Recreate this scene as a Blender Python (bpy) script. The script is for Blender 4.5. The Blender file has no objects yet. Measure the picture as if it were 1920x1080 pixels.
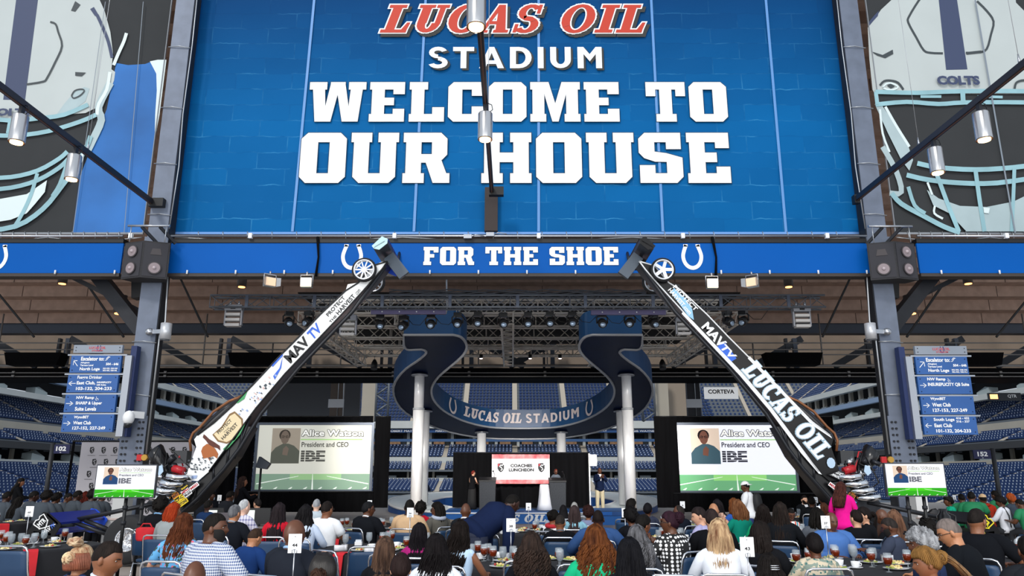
import bpy, bmesh, math, random
from mathutils import Vector, Matrix, noise
random.seed(7)
S = bpy.context.scene
COL = S.collection
R = math.radians
PI = math.pi
# ---------------------------------------------------------------- camera
F = 1414.0; TH = R(14.0); H = 1.7
CT, ST = math.cos(TH), math.sin(TH)
cam = bpy.data.objects.new('camera', bpy.data.cameras.new('camera'))
COL.objects.link(cam)
cam.location = (0, 0, H); cam.rotation_euler = (R(90) + TH, 0, 0)
cam.data.sensor_width = 36; cam.data.lens = 36 * F / 1920
cam.data.clip_end = 600
S.camera = cam
# ---------------------------------------------------------------- light, exposure
W = bpy.data.worlds.new('world'); S.world = W; W.use_nodes = True
_b = W.node_tree.nodes['Background']
_b.inputs[0].default_value = (0.80, 0.89, 1.0, 1); _b.inputs[1].default_value = 0.85
def area(name, loc, rot, sx, sy, power, col=(1, 1, 1)):
    l = bpy.data.lights.new(name, 'AREA'); l.shape = 'RECTANGLE'; l.size = sx; l.size_y = sy
    l.energy = power; l.color = col
    o = bpy.data.objects.new(name, l); COL.objects.link(o); o.location = loc; o.rotation_euler = rot
    return o
# added fill spots for stage and canopy, in place of stadium daylight
def fill_spot(x, y, z, tx_, ty, tz, power, ang):
    l = bpy.data.lights.new('fill_spot', 'SPOT'); l.energy = power; l.spot_size = R(ang); l.spot_blend = .8; l.shadow_soft_size = .3; l.color = (1, .95, .88)
    o = bpy.data.objects.new('fill_spot', l); COL.objects.link(o); o.location = (x, y, z); o.rotation_euler = Vector((tx_ - x, ty - y, tz - z)).to_track_quat('-Z', 'Y').to_euler()
for _x in (-6, -2, 2.4, 6.4): fill_spot(_x, 22.0, 6.0, _x * .7, 33, 1.6, 4200, 40)
for _x in (-2.5, 3): fill_spot(_x, 22.0, 6.0, _x * .3, 42, 4.3, 3200, 22)
area('daylight_window_wall', (0, -9, 7), (R(98), 0, 0), 34, 12, 3600, (1, .97, .93))  # daylight through the glazed wall behind the camera
sun = bpy.data.lights.new('sun', 'SUN'); sun.energy = 1.3; sun.angle = R(9); sun.color = (1, .96, .9)
so = bpy.data.objects.new('sun', sun); COL.objects.link(so); so.rotation_euler = (R(52), 0, R(-24))
S.view_settings.view_transform = 'Standard'; S.view_settings.look = 'None'
S.view_settings.gamma = 1; S.view_settings.use_curve_mapping = False
S.view_settings.exposure = 0.0

def ray(px, py):
    u = (px - 960) / F; v = (540 - py) / F
    return Vector((u, CT - v * ST, ST + v * CT))
def P(px, py, Y):
    d = ray(px, py); return Vector((0, 0, H)) + d * (Y / d.y)
def XZ(px, d, z): return (px - 960) / F * (d * CT + (z - H) * ST)
def PZ(px, py, z):
    d = ray(px, py); return Vector((0, 0, H)) + d * ((z - H) / d.z)

# ---------------------------------------------------------------- materials
def lin(c):
    if isinstance(c, str): c = tuple(int(c[i:i + 2], 16) for i in (0, 2, 4))
    r = []
    for x in c[:3]:
        x /= 255.0
        r.append(x / 12.92 if x <= .04045 else ((x + .055) / 1.055) ** 2.4)
    return (r[0], r[1], r[2], 1)
_M = {}
def mat(name, c, rough=.5, metal=0, em=0, var=0, sc=6, bump=0, bsc=40, stretch=None, c2=None, coat=0, trans=0, spec=None):
    if name in _M: return _M[name]
    m = bpy.data.materials.new(name); m.use_nodes = True; _M[name] = m
    nt = m.node_tree; N = nt.nodes; L = nt.links; b = N['Principled BSDF']
    col = lin(c); b.inputs['Base Color'].default_value = col
    b.inputs['Roughness'].default_value = rough; b.inputs['Metallic'].default_value = metal
    if spec is not None: b.inputs['Specular IOR Level'].default_value = spec
    if coat: b.inputs['Coat Weight'].default_value = coat
    if trans: b.inputs['Transmission Weight'].default_value = trans; b.inputs['IOR'].default_value = 1.3
    if em:
        b.inputs['Emission Color'].default_value = col; b.inputs['Emission Strength'].default_value = em
    m.diffuse_color = col
    if var or c2 or bump:
        tc = N.new('ShaderNodeTexCoord'); mp = N.new('ShaderNodeMapping')
        L.new(tc.outputs['Object'], mp.inputs[0])
        if stretch: mp.inputs['Scale'].default_value = stretch
    if var or c2:
        nz = N.new('ShaderNodeTexNoise'); nz.inputs['Scale'].default_value = sc; nz.inputs['Detail'].default_value = 4
        L.new(mp.outputs[0], nz.inputs[0])
        mr = N.new('ShaderNodeMapRange'); mr.inputs[1].default_value = .3; mr.inputs[2].default_value = .7
        L.new(nz.outputs[0], mr.inputs[0])
        mx = N.new('ShaderNodeMix'); mx.data_type = 'RGBA'
        a = col if c2 else tuple(x * (1 - var) for x in col[:3]) + (1,)
        z = lin(c2) if c2 else tuple(min(1, x * (1 + var)) for x in col[:3]) + (1,)
        mx.inputs[6].default_value = a; mx.inputs[7].default_value = z
        L.new(mr.outputs[0], mx.inputs[0]); L.new(mx.outputs[2], b.inputs['Base Color'])
    if bump:
        n2 = N.new('ShaderNodeTexNoise'); n2.inputs['Scale'].default_value = bsc; n2.inputs['Detail'].default_value = 3
        L.new(mp.outputs[0], n2.inputs[0])
        bp = N.new('ShaderNodeBump'); bp.inputs['Strength'].default_value = bump; bp.inputs['Distance'].default_value = .02
        L.new(n2.outputs[0], bp.inputs['Height']); L.new(bp.outputs[0], b.inputs['Normal'])
    return m

def mat_tex(name, kind, c1, c2, c3=None, sc=10, rough=.7):
    """printed cloth patterns: check, dots, plaid, floral, stripes, camo, cow, brick"""
    if name in _M: return _M[name]
    m = bpy.data.materials.new(name); m.use_nodes = True; _M[name] = m
    nt = m.node_tree; N = nt.nodes; L = nt.links; b = N['Principled BSDF']
    b.inputs['Roughness'].default_value = rough
    tc = N.new('ShaderNodeTexCoord'); mp = N.new('ShaderNodeMapping'); L.new(tc.outputs['Object'], mp.inputs[0])
    def mixc(f, a, z):
        mx = N.new('ShaderNodeMix'); mx.data_type = 'RGBA'; L.new(f, mx.inputs[0])
        for i, q in ((6, a), (7, z)):
            if hasattr(q, 'links'): L.new(q, mx.inputs[i])
            else: mx.inputs[i].default_value = lin(q)
        return mx.outputs[2]
    def mth(op, a, z=None):
        n = N.new('ShaderNodeMath'); n.operation = op
        for i, q in enumerate((a, z)):
            if q is None: continue
            if hasattr(q, 'links'): L.new(q, n.inputs[i])
            else: n.inputs[i].default_value = q
        return n.outputs[0]
    sx = N.new('ShaderNodeSeparateXYZ'); L.new(mp.outputs[0], sx.inputs[0])
    def stripe(o, s, duty):
        return mth('LESS_THAN', mth('FRACT', mth('MULTIPLY', o, s)), duty)
    if kind == 'check':
        h = mth('ADD', sx.outputs[0], sx.outputs[1])
        f = mth('MULTIPLY', mth('ADD', stripe(h, sc, .5), stripe(sx.outputs[2], sc, .5)), .5)
        L.new(mixc(f, c1, c2), b.inputs['Base Color'])
    elif kind == 'plaid':
        h = mth('ADD', sx.outputs[0], sx.outputs[1])
        f = mth('MULTIPLY', mth('ADD', stripe(h, sc, .35), stripe(sx.outputs[2], sc * .8, .3)), .5)
        L.new(mixc(f, c1, c2), b.inputs['Base Color'])
    elif kind == 'stripes':
        h = mth('ADD', sx.outputs[0], mth('MULTIPLY', sx.outputs[2], .25))
        a = mixc(stripe(h, sc, .3), c1, c2)
        L.new(mixc(stripe(h, sc * .63, .2), a, c3 or c2), b.inputs['Base Color'])
    elif kind == 'dots':
        vo = N.new('ShaderNodeTexVoronoi'); vo.inputs['Scale'].default_value = sc; vo.inputs['Randomness'].default_value = .12
        L.new(mp.outputs[0], vo.inputs[0])
        L.new(mixc(mth('LESS_THAN', vo.outputs['Distance'], .40), c1, c2), b.inputs['Base Color'])
    elif kind in ('floral', 'camo', 'cow'):
        vo = N.new('ShaderNodeTexVoronoi'); vo.inputs['Scale'].default_value = sc
        nz = N.new('ShaderNodeTexNoise'); nz.inputs['Scale'].default_value = sc * .8
        L.new(mp.outputs[0], nz.inputs[0]); L.new(mp.outputs[0], vo.inputs[0])
        if kind == 'floral':
            a = mixc(mth('LESS_THAN', vo.outputs['Distance'], .33), c1, c2)
            L.new(mixc(mth('GREATER_THAN', nz.outputs[0], .60), a, c3), b.inputs['Base Color'])
        elif kind == 'cow':
            L.new(mixc(mth('GREATER_THAN', nz.outputs[0], .52), c1, c2), b.inputs['Base Color'])
        else:
            a = mixc(mth('GREATER_THAN', nz.outputs[0], .5), c1, c2)
            L.new(mixc(mth('LESS_THAN', vo.outputs['Distance'], .25), a, c3), b.inputs['Base Color'])
    elif kind == 'brick':
        br = N.new('ShaderNodeTexBrick'); nz = N.new('ShaderNodeTexNoise'); nz.inputs['Scale'].default_value = 3
        nz.inputs['Detail'].default_value = 6; L.new(mp.outputs[0], nz.inputs[0])
        cb = N.new('ShaderNodeCombineXYZ'); L.new(sx.outputs[0], cb.inputs[0])
        L.new(mth('ADD', sx.outputs[2], mth('MULTIPLY', nz.outputs[0], .12)), cb.inputs[1])
        L.new(cb.outputs[0], br.inputs[0])
        br.inputs['Scale'].default_value = 1; br.inputs['Brick Width'].default_value = 1.55
        br.inputs['Row Height'].default_value = .47; br.inputs['Mortar Size'].default_value = .022
        br.inputs['Mortar Smooth'].default_value = .9
        br.inputs['Color1'].default_value = lin(c1); br.inputs['Color2'].default_value = lin(c2)
        n2 = N.new('ShaderNodeTexNoise'); n2.inputs['Scale'].default_value = 1.3; n2.inputs['Detail'].default_value = 8
        L.new(mp.outputs[0], n2.inputs[0])
        mr = N.new('ShaderNodeMapRange'); mr.inputs[1].default_value = .45; mr.inputs[2].default_value = .75
        L.new(n2.outputs[0], mr.inputs[0])
        L.new(mixc(mr.outputs[0], c1, c3), br.inputs['Mortar'])
        # brick colour multiplied darker towards the banner's top edge
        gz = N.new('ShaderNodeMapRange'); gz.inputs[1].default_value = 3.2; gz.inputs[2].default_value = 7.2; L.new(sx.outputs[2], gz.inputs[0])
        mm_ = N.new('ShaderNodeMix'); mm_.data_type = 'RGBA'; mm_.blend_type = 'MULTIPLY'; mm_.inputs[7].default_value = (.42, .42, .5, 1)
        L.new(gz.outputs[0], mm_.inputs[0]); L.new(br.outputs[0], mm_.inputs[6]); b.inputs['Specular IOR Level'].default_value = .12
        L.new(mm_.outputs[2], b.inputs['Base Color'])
        n3 = N.new('ShaderNodeTexNoise'); n3.inputs['Scale'].default_value = .7; n3.inputs['Detail'].default_value = 2
        L.new(mp.outputs[0], n3.inputs[0])
        bp = N.new('ShaderNodeBump'); bp.inputs['Strength'].default_value = .35; bp.inputs['Distance'].default_value = .15
        L.new(n3.outputs[0], bp.inputs['Height']); L.new(bp.outputs[0], b.inputs['Normal'])
    return m

# ---------------------------------------------------------------- mesh builder
def frame(d):
    d = Vector(d).normalized()
    a = Vector((0, 0, 1)) if abs(d.z) < .9 else Vector((1, 0, 0))
    x = a.cross(d).normalized(); return x, d.cross(x).normalized()
CH = {}
class MB:
    def __init__(s): s.v = []; s.f = []; s.m = []; s.s = []
    def add(s, vs, fs, m=0, sm=False):
        b = len(s.v); s.v += [tuple(v) for v in vs]
        for f in fs: s.f.append(tuple(i + b for i in f)); s.m.append(m); s.s.append(sm)
        return s
    def box(s, x0, x1, y0, y1, z0, z1, m=0, M=None):
        vs = [Vector((x, y, z)) for z in (z0, z1) for y in (y0, y1) for x in (x0, x1)]
        if M is not None: vs = [M @ v for v in vs]
        return s.add(vs, [(0, 2, 3, 1), (4, 5, 7, 6), (0, 1, 5, 4), (2, 6, 7, 3), (0, 4, 6, 2), (1, 3, 7, 5)], m)
    def cbox(s, c, d, m=0, M=None):
        return s.box(c[0] - d[0] / 2, c[0] + d[0] / 2, c[1] - d[1] / 2, c[1] + d[1] / 2, c[2] - d[2] / 2, c[2] + d[2] / 2, m, M)
    def beam(s, a, b, w, h, m=0, up=(0, 0, 1)):
        a = Vector(a); b = Vector(b); d = (b - a).normalized(); up = Vector(up)
        if abs(d.dot(up)) > .98: up = Vector((0, 1, 0))
        x = d.cross(up).normalized() * (w / 2); z = x.cross(d).normalized() * (h / 2)
        vs = [p + sx * x + sz * z for p in (a, b) for sz in (-1, 1) for sx in (-1, 1)]
        return s.add(vs, [(0, 1, 3, 2), (4, 6, 7, 5), (0, 4, 5, 1), (2, 3, 7, 6), (0, 2, 6, 4), (1, 5, 7, 3)], m)
    def loft(s, rings, m=0, sm=True, cap=True, closed=True):
        n = len(rings[0]); b = len(s.v)
        for r in rings: s.v += [tuple(p) for p in r]
        for i in range(len(rings) - 1):
            for j in range(n if closed else n - 1):
                k = (j + 1) % n
                s.f.append((b + i * n + j, b + i * n + k, b + (i + 1) * n + k, b + (i + 1) * n + j)); s.m.append(m); s.s.append(sm)
        if cap:
            s.f.append(tuple(b + j for j in reversed(range(n)))); s.m.append(m); s.s.append(False)
            e = b + (len(rings) - 1) * n
            s.f.append(tuple(e + j for j in range(n))); s.m.append(m); s.s.append(False)
        return s
    def tube(s, pts, r, n=6, m=0, sm=True, cap=True, closed=False):
        pts = [Vector(p) for p in pts]; k = len(pts)
        rs = r if isinstance(r, (list, tuple)) else [r] * k
        if closed: pts = pts + [pts[0]]; rs = list(rs) + [rs[0]]; k += 1
        x = None; rings = []
        for i in range(k):
            if closed and i in (0, k - 1): t = pts[1] - pts[-2]
            else: t = pts[min(i + 1, k - 1)] - pts[max(i - 1, 0)]
            if t.length < 1e-9: t = Vector((0, 0, 1))
            t.normalize()
            if x is None: x, y = frame(t)
            else:
                x = x - t * x.dot(t)
                if x.length < 1e-6: x, _ = frame(t)
                x.normalize()
            y = t.cross(x)
            rings.append([pts[i] + (x * math.cos(2 * PI * j / n) + y * math.sin(2 * PI * j / n)) * rs[i] for j in range(n)])
        return s.loft(rings, m, sm, cap and not closed)
    def cyl(s, a, b, r, r2=None, n=14, m=0, cap=True, sm=True):
        return s.tube([a, b], [r, r if r2 is None else r2], n, m, sm, cap)
    def lathe(s, prof, c=(0, 0, 0), n=16, m=0, sm=True, cap=True):
        c = Vector(c)
        return s.loft([[c + Vector((r * math.cos(2 * PI * j / n), r * math.sin(2 * PI * j / n), z)) for j in range(n)] for r, z in prof], m, sm, cap)
    def sph(s, c, r, nu=12, nv=8, m=0, M=None):
        c = Vector(c); r = (r, r, r) if not isinstance(r, (tuple, list)) else r
        rings = []
        for i in range(nv + 1):
            a = -PI / 2 + PI * (.04 + .92 * i / nv)
            ring = [Vector((r[0] * math.cos(a) * math.cos(2 * PI * j / nu), r[1] * math.cos(a) * math.sin(2 * PI * j / nu), r[2] * math.sin(a))) for j in range(nu)]
            rings.append([c + (M @ p if M is not None else p) for p in ring])
        return s.loft(rings, m, True)
    def prism(s, poly, o, X, Y, d, m=0, m2=None, sm=False):
        o = Vector(o); X = Vector(X); Y = Vector(Y); Nn = X.cross(Y).normalized()
        a = [o + X * p[0] + Y * p[1] for p in poly]; n = len(a)
        ar = sum(poly[i][0] * poly[(i + 1) % n][1] - poly[(i + 1) % n][0] * poly[i][1] for i in range(n))
        if ar < 0: a.reverse()
        bb = [p + Nn * d for p in a]
        s.add(a + bb, [tuple(reversed(range(n))) if d > 0 else tuple(range(n))], m)
        b = len(s.v) - 2 * n
        s.f.append(tuple(b + n + i for i in range(n)) if d > 0 else tuple(b + n + i for i in reversed(range(n)))); s.m.append(m if m2 is None else m2); s.s.append(False)
        for i in range(n):
            k = (i + 1) % n
            q = (b + i, b + k, b + n + k, b + n + i)
            s.f.append(q if d > 0 else tuple(reversed(q))); s.m.append(m); s.s.append(sm)
        return s
    def face(s, pts, m=0): return s.add(pts, [tuple(range(len(pts)))], m)
    def mesh(s, name, mats):
        me = bpy.data.meshes.new(name); me.from_pydata(s.v, [], s.f)
        for q in mats: me.materials.append(q)
        me.polygons.foreach_set('material_index', s.m); me.polygons.foreach_set('use_smooth', s.s)
        me.update(); return me
    def b(s, name, mats, parent=None):
        if not isinstance(mats, (list, tuple)): mats = [mats]
        o = bpy.data.objects.new(name, s.mesh(name, mats)); COL.objects.link(o)
        if parent is not None: o.parent = parent; CH.setdefault(parent.name, []).append(o)
        return o
    def w(s, name, mats, parent):
        """shape given in world coordinates, linked under a parent that is only translated"""
        L = Vector((0, 0, 0)); q = parent
        while q is not None: L += Vector(q.location); q = q.parent
        s.v = [(v[0] - L[0], v[1] - L[1], v[2] - L[2]) for v in s.v]
        return s.b(name, mats, parent)
def thing(name, label, cat, loc=(0, 0, 0), rz=0, group=None):
    o = bpy.data.objects.new(name, None); COL.objects.link(o); o.empty_display_size = .1
    o.location = loc; o.rotation_euler = (0, 0, rz); o['label'] = label
    if cat: o['category'] = cat
    if group: o['group'] = group
    return o
def solo(mb, name, mats, label, cat, group=None, loc=None, kind=None):
    if loc is not None:
        mb.v = [(v[0] - loc[0], v[1] - loc[1], v[2] - loc[2]) for v in mb.v]
    o = mb.b(name, mats)
    if loc is not None: o.location = loc
    if label: o['label'] = label
    if cat: o['category'] = cat
    if group: o['group'] = group
    if kind: o['kind'] = kind
    return o
def struct(mb, name, mats, label=None):
    o = mb.b(name, mats); o['kind'] = 'structure'
    if label: o['label'] = label
    return o
def dup(o, loc=None, rz=None, label=None, group=None, parent=None):
    c = o.copy(); COL.objects.link(c); c.parent = parent
    if loc is not None: c.location = loc
    if rz is not None: c.rotation_euler = (0, 0, rz)
    if label: c['label'] = label
    if group: c['group'] = group
    if parent is not None: CH.setdefault(parent.name, []).append(c)
    for ch in CH.get(o.name, ()): dup(ch, parent=c)
    return c

# ---------------------------------------------------------------- lettering
_TC = {}
def font(txt, weight=0.0, shear=0.0, spacing=1.0):
    k = (txt, weight, shear, spacing)
    if k in _TC: return _TC[k]
    cu = bpy.data.curves.new('t', 'FONT'); cu.body = txt; cu.offset = weight; cu.shear = shear
    cu.resolution_u = 3; cu.space_character = spacing
    ob = bpy.data.objects.new('t', cu); me = bpy.data.meshes.new_from_object(ob)
    vs = [(v.co.x, v.co.y) for v in me.vertices]; fs = [tuple(p.vertices) for p in me.polygons]
    bpy.data.objects.remove(ob); bpy.data.curves.remove(cu); bpy.data.meshes.remove(me)
    x0 = min(v[0] for v in vs); x1 = max(v[0] for v in vs); y0 = min(v[1] for v in vs); y1 = max(v[1] for v in vs)
    vs = [((v[0] - x0) / (x1 - x0), (v[1] - y0) / (y1 - y0)) for v in vs]
    _TC[k] = (vs, fs); return _TC[k]
def text(mb, txt, o, X, Y, m=0, weight=0.0, shear=0.0, flip=False, spacing=1.0):
    """o = lower-left corner, X and Y = full width and height vectors"""
    vs, fs = font(txt, weight, shear, spacing); o = Vector(o); X = Vector(X); Y = Vector(Y)
    mb.add([o + X * a + Y * b for a, b in vs], fs, m)
def textpx(mb, txt, x0, x1, y0, y1, Yp, m=0, weight=0.0, shear=0.0, spacing=1.0):
    """fit a line of text to a pixel box on the vertical plane y=Yp"""
    a = P((x0 + x1) / 2, y1, Yp); t = P((x0 + x1) / 2, y0, Yp)
    l = P(x0, (y0 + y1) / 2, Yp); r = P(x1, (y0 + y1) / 2, Yp)
    text(mb, txt, (l.x, Yp, a.z), (r.x - l.x, 0, 0), (0, 0, t.z - a.z), m, weight, shear, spacing=spacing)
def ell(cx, cy, ro, ri, a0, a1, n):
    out = []
    for i in range(n):
        p = R(a0 + (a1 - a0) * i / n); q = R(a0 + (a1 - a0) * (i + 1) / n)
        out.append([(cx + ro[0] * math.cos(p), cy + ro[1] * math.sin(p)), (cx + ro[0] * math.cos(q), cy + ro[1] * math.sin(q)),
                    (cx + ri[0] * math.cos(q), cy + ri[1] * math.sin(q)), (cx + ri[0] * math.cos(p), cy + ri[1] * math.sin(p))])
    return out
def rc(x0, y0, x1, y1): return [(x0, y0), (x1, y0), (x1, y1), (x0, y1)]
def mir(ps, w): return [[(w - x, y) for x, y in reversed(p)] for p in ps]
_st = [(.5, 0), (3.4, 0), (3.4, 10), (.5, 10)]
G = {  # block slab letters, height 10
 'L': (8, [_st, rc(0, 0, 4, 1.9), rc(0, 8.1, 4.2, 10), rc(4, 0, 8, 1.9), rc(5.3, 1.9, 8, 3.6)]),
 'E': (8.2, [_st, rc(0, 0, 3.4, 1.9), rc(0, 8.1, 3.4, 10), rc(3.4, 0, 8, 1.9), rc(3.4, 8.1, 8, 10), rc(5.4, 1.9, 8, 3.2), rc(5.4, 6.9, 8, 8.1), rc(3.4, 4.1, 5.6, 6)]),
 'F': (8, [_st, rc(0, 0, 4.2, 1.9), rc(0, 8.1, 3.4, 10), rc(3.4, 8.1, 8, 10), rc(5.4, 6.9, 8, 8.1), rc(3.4, 4.1, 5.8, 6)]),
 'T': (9, [rc(3.1, 0, 5.9, 8.1), rc(2.2, 0, 6.8, 1.9), rc(0, 8.1, 9, 10), rc(0, 6.4, 2.2, 8.1), rc(6.8, 6.4, 9, 8.1)]),
 'H': (9.4, [rc(.5, 0, 3.4, 10), rc(6, 0, 8.9, 10), rc(0, 0, 4, 1.9), rc(5.4, 0, 9.4, 1.9), rc(0, 8.1, 4, 10), rc(5.4, 8.1, 9.4, 10), rc(3.4, 4.1, 6, 6)]),
 'O': (8.6, [[(0, 1.2), (1.2, 0), (3.2, 0), (3.2, 10), (1.2, 10), (0, 8.8)], [(5.4, 0), (7.4, 0), (8.6, 1.2), (8.6, 8.8), (7.4, 10), (5.4, 10)], rc(3.2, 0, 5.4, 1.9), rc(3.2, 8.1, 5.4, 10)]),
 'C': (8.4, [[(0, 1.2), (1.2, 0), (3.2, 0), (3.2, 10), (1.2, 10), (0, 8.8)], rc(3.2, 0, 5.4, 1.9), rc(3.2, 8.1, 5.4, 10), [(5.4, 0), (7.2, 0), (8.4, 1.2), (8.4, 3.8), (5.4, 3.8)], rc(5.4, 6.5, 8.4, 10)]),
 'U': (9, [[(.5, 1.2), (1.7, 0), (3.4, 0), (3.4, 10), (.5, 10)], [(5.6, 0), (7.3, 0), (8.5, 1.2), (8.5, 10), (5.6, 10)], rc(3.4, 0, 5.6, 1.9), rc(0, 8.1, 3.9, 10), rc(5.1, 8.1, 9, 10)]),
 'R': (8.8, [_st, rc(0, 0, 4, 1.9), rc(0, 8.1, 3.4, 10), rc(3.4, 8.1, 5.4, 10), rc(3.4, 4, 5.4, 5.7), [(5.4, 4), (7.4, 4.6), (8.3, 5.6), (8.3, 8.8), (7.1, 10), (5.4, 10)], [(4.3, 4), (7.2, 4.6), (8.2, 1.9), (8.8, 1.9), (8.8, 0), (5.7, 0)]]),
 'S': (8.2, [[(0, 6), (1, 4.9), (3, 4.6), (3, 10), (1.2, 10), (0, 8.8)], rc(3, 8.1, 5.2, 10), rc(5.2, 6.7, 8, 10), [(1, 4.9), (3, 4.2), (7.4, 4.1), (8.2, 5), (5.2, 5.9), (3, 6.2)], [(5.2, 0), (7, 0), (8.2, 1.2), (8.2, 5), (5.2, 5.6)], rc(3, 0, 5.2, 1.9), rc(.1, 0, 3, 3.5)]),
 'M': (11.4, [rc(.5, 0, 3.2, 10), rc(8.2, 0, 10.9, 10), rc(0, 0, 3.6, 1.9), rc(7.8, 0, 11.4, 1.9), rc(0, 8.1, 3.2, 10), rc(8.2, 8.1, 11.4, 10), [(3.2, 10), (4.2, 10), (6.4, 2), (5.0, 0), (3.2, 7)], [(7.2, 10), (8.2, 10), (8.2, 7), (6.4, 0), (5.0, 2)], [(5.0, 0), (6.4, 0), (6.4, 2), (5.0, 2)]]),
 'W': (13, [rc(0, 8.1, 4, 10), rc(9, 8.1, 13, 10), rc(4.8, 8.1, 8.2, 10), [(.6, 10), (3.4, 10), (3.9, 3), (5.2, 0), (1.6, 0)], [(3.2, 0), (5.2, 0), (7.1, 10), (4.9, 10)], [(7.8, 0), (5.9, 10), (8.1, 10), (9.8, 0)], [(9.6, 10), (12.4, 10), (11.4, 0), (7.8, 0), (9.1, 3)]]),
 ' ': (4.2, []),
}
def arcs(c, ro, ri, spans):
    o = []
    for a, b in spans: o += ell(c[0], c[1], ro, ri, a, b, max(3, int(abs(b - a) / 15)))
    return o
G2 = {  # bold serif with rounded bowls
 'L': (7.6, [rc(1.2, 0, 3.8, 10), rc(0, 0, 7.4, 1.1), rc(0, 8.9, 5, 10), [(5.8, 1.1), (7.4, 1.1), (7.7, 3.6), (6.8, 3.6)]]),
 'U': (8.6, [rc(1, 3.4, 3.6, 10), rc(6, 3.4, 7.6, 10), rc(0, 8.9, 4.6, 10), rc(5, 8.9, 8.6, 10)] + ell(4.3, 3.4, (3.3, 3.4), (.9, 2.1), 180, 360, 9)),
 'C': (8.2, ell(4.6, 5, (4.6, 5.2), (2.0, 4.0), 55, 310, 14) + [rc(6.4, 6.3, 7.8, 10)]),
 'A': (8.8, [[(0, 0), (3, 0), (3, .9), (0, .9)], [(4.6, 0), (8.8, 0), (8.8, 1), (4.6, 1)], [(1, .5), (2.1, .5), (5, 10), (3.7, 10)], [(5.2, .5), (8.1, .5), (5.6, 10), (3.7, 10)], rc(2.3, 3, 6, 4.1)]),
 'S': (7, ell(3.5, 7.3, (3.3, 2.9), (1.2, 1.7), 30, 270, 10) + ell(3.5, 2.7, (3.5, 2.9), (1.2, 1.7), 90, -150, 10) + [[(2, 6), (4.8, 5.6), (5, 4), (2.4, 4.4)], rc(5.4, 6.8, 6.4, 10), rc(.3, 0, 1.3, 3)]),
 'O': (9.4, ell(4.7, 5, (4.7, 5.2), (2.2, 4.1), 0, 360, 20)),
 'I': (5, [rc(1.2, 0, 3.8, 10), rc(0, 0, 5, 1.1), rc(0, 8.9, 5, 10)]),
 ' ': (4, []),
}
G3 = {  # wide bold sans
 'S': (7.4, ell(3.7, 7.35, (3.5, 2.75), (1.5, .95), 20, 270, 11) + ell(3.7, 2.65, (3.7, 2.75), (1.6, .95), 90, -160, 11)),
 'T': (8, [rc(2.9, 0, 5.1, 8.1), rc(0, 8.0, 8, 10)]),
 'A': (9.4, [[(0, 0), (2.4, 0), (5.6, 10), (3.7, 10)], [(9.4, 0), (7, 0), (3.8, 10), (5.7, 10)], rc(2.2, 2, 7.2, 3.7)]),
 'D': (8.6, [rc(.3, 0, 2.6, 10), rc(2.6, 0, 3.8, 1.9), rc(2.6, 8.1, 3.8, 10)] + ell(3.8, 5, (4.7, 5), (2.4, 3.1), -90, 90, 10)),
 'I': (2.8, [rc(.3, 0, 2.5, 10)]),
 'U': (8.4, [rc(.3, 4, 2.6, 10), rc(5.8, 4, 8.1, 10)] + ell(4.2, 4, (3.9, 4), (1.6, 2.1), 180, 360, 10)),
 'M': (9.8, [rc(.3, 0, 2.6, 10), rc(7.2, 0, 9.5, 10), [(2.6, 10), (.3, 10), (4.9, 3.2), (4.9, 6.6)], [(7.2, 10), (9.5, 10), (4.9, 3.2), (4.9, 6.6)]]),
}
def grow(p, e):
    if not e: return p
    n = len(p); cx = sum(q[0] for q in p) / n; cy = sum(q[1] for q in p) / n; out = []
    ar = sum(p[i][0] * p[(i + 1) % n][1] - p[(i + 1) % n][0] * p[i][1] for i in range(n)); sg = 1 if ar > 0 else -1
    for i in range(n):
        a, b, c = p[i - 1], p[i], p[(i + 1) % n]
        d1 = Vector((b[0] - a[0], b[1] - a[1])); d2 = Vector((c[0] - b[0], c[1] - b[1]))
        if d1.length < 1e-6 or d2.length < 1e-6: out.append(b); continue
        d1.normalize(); d2.normalize()
        n1 = Vector((d1.y, -d1.x)) * sg; n2 = Vector((d2.y, -d2.x)) * sg; k = n1 + n2
        l = k.length_squared
        if l < .3: out.append((b[0] + n1.x * e, b[1] + n1.y * e)); continue
        k = k * (2 / l); out.append((b[0] + k.x * e, b[1] + k.y * e))
    return out
def glyphs(mb, txt, GS, fn, m=0, e=0, gap=.9, shear=0, only=None):
    """fn maps (0..1, 0..1) to a world point"""
    tot = sum(GS[c][0] for c in txt) + gap * (len(txt) - 1); x = 0
    for ci, c in enumerate(txt):
        w, ps = GS[c]
        if only is not None and ci != only: x += w + gap; continue
        for k, p in enumerate(ps):
            q = [((px + x + shear * (py - 5)) / tot, py / 10) for px, py in grow(p, e)]
            q3 = [fn(a, b) + Vector((0, -.0007 * (k % 12), 0)) for a, b in q]
            mb.face(q3, m)
        x += w + gap
def letters(par, txt, GS, layers, mats, name='letter', **kw):
    """one part per letter; layers = (fn, material index, outline)"""
    for i, c in enumerate(txt):
        if c == ' ': continue
        mb = MB()
        for fn, mi, e in layers: glyphs(mb, txt, GS, fn, mi, e, only=i, **kw)
        mb.w(name, mats, par)
def boxfn(x0, x1, y0, y1, Yp):
    a = P((x0 + x1) / 2, y1, Yp).z; t = P((x0 + x1) / 2, y0, Yp).z
    l = P(x0, (y0 + y1) / 2, Yp).x; r = P(x1, (y0 + y1) / 2, Yp).x
    return lambda u, v: Vector((l + (r - l) * u, Yp, a + (t - a) * v))
def ppx(mb, pts, Yp, m=0): mb.face([P(x, y, Yp) for x, y in reversed(pts)], m)
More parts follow.
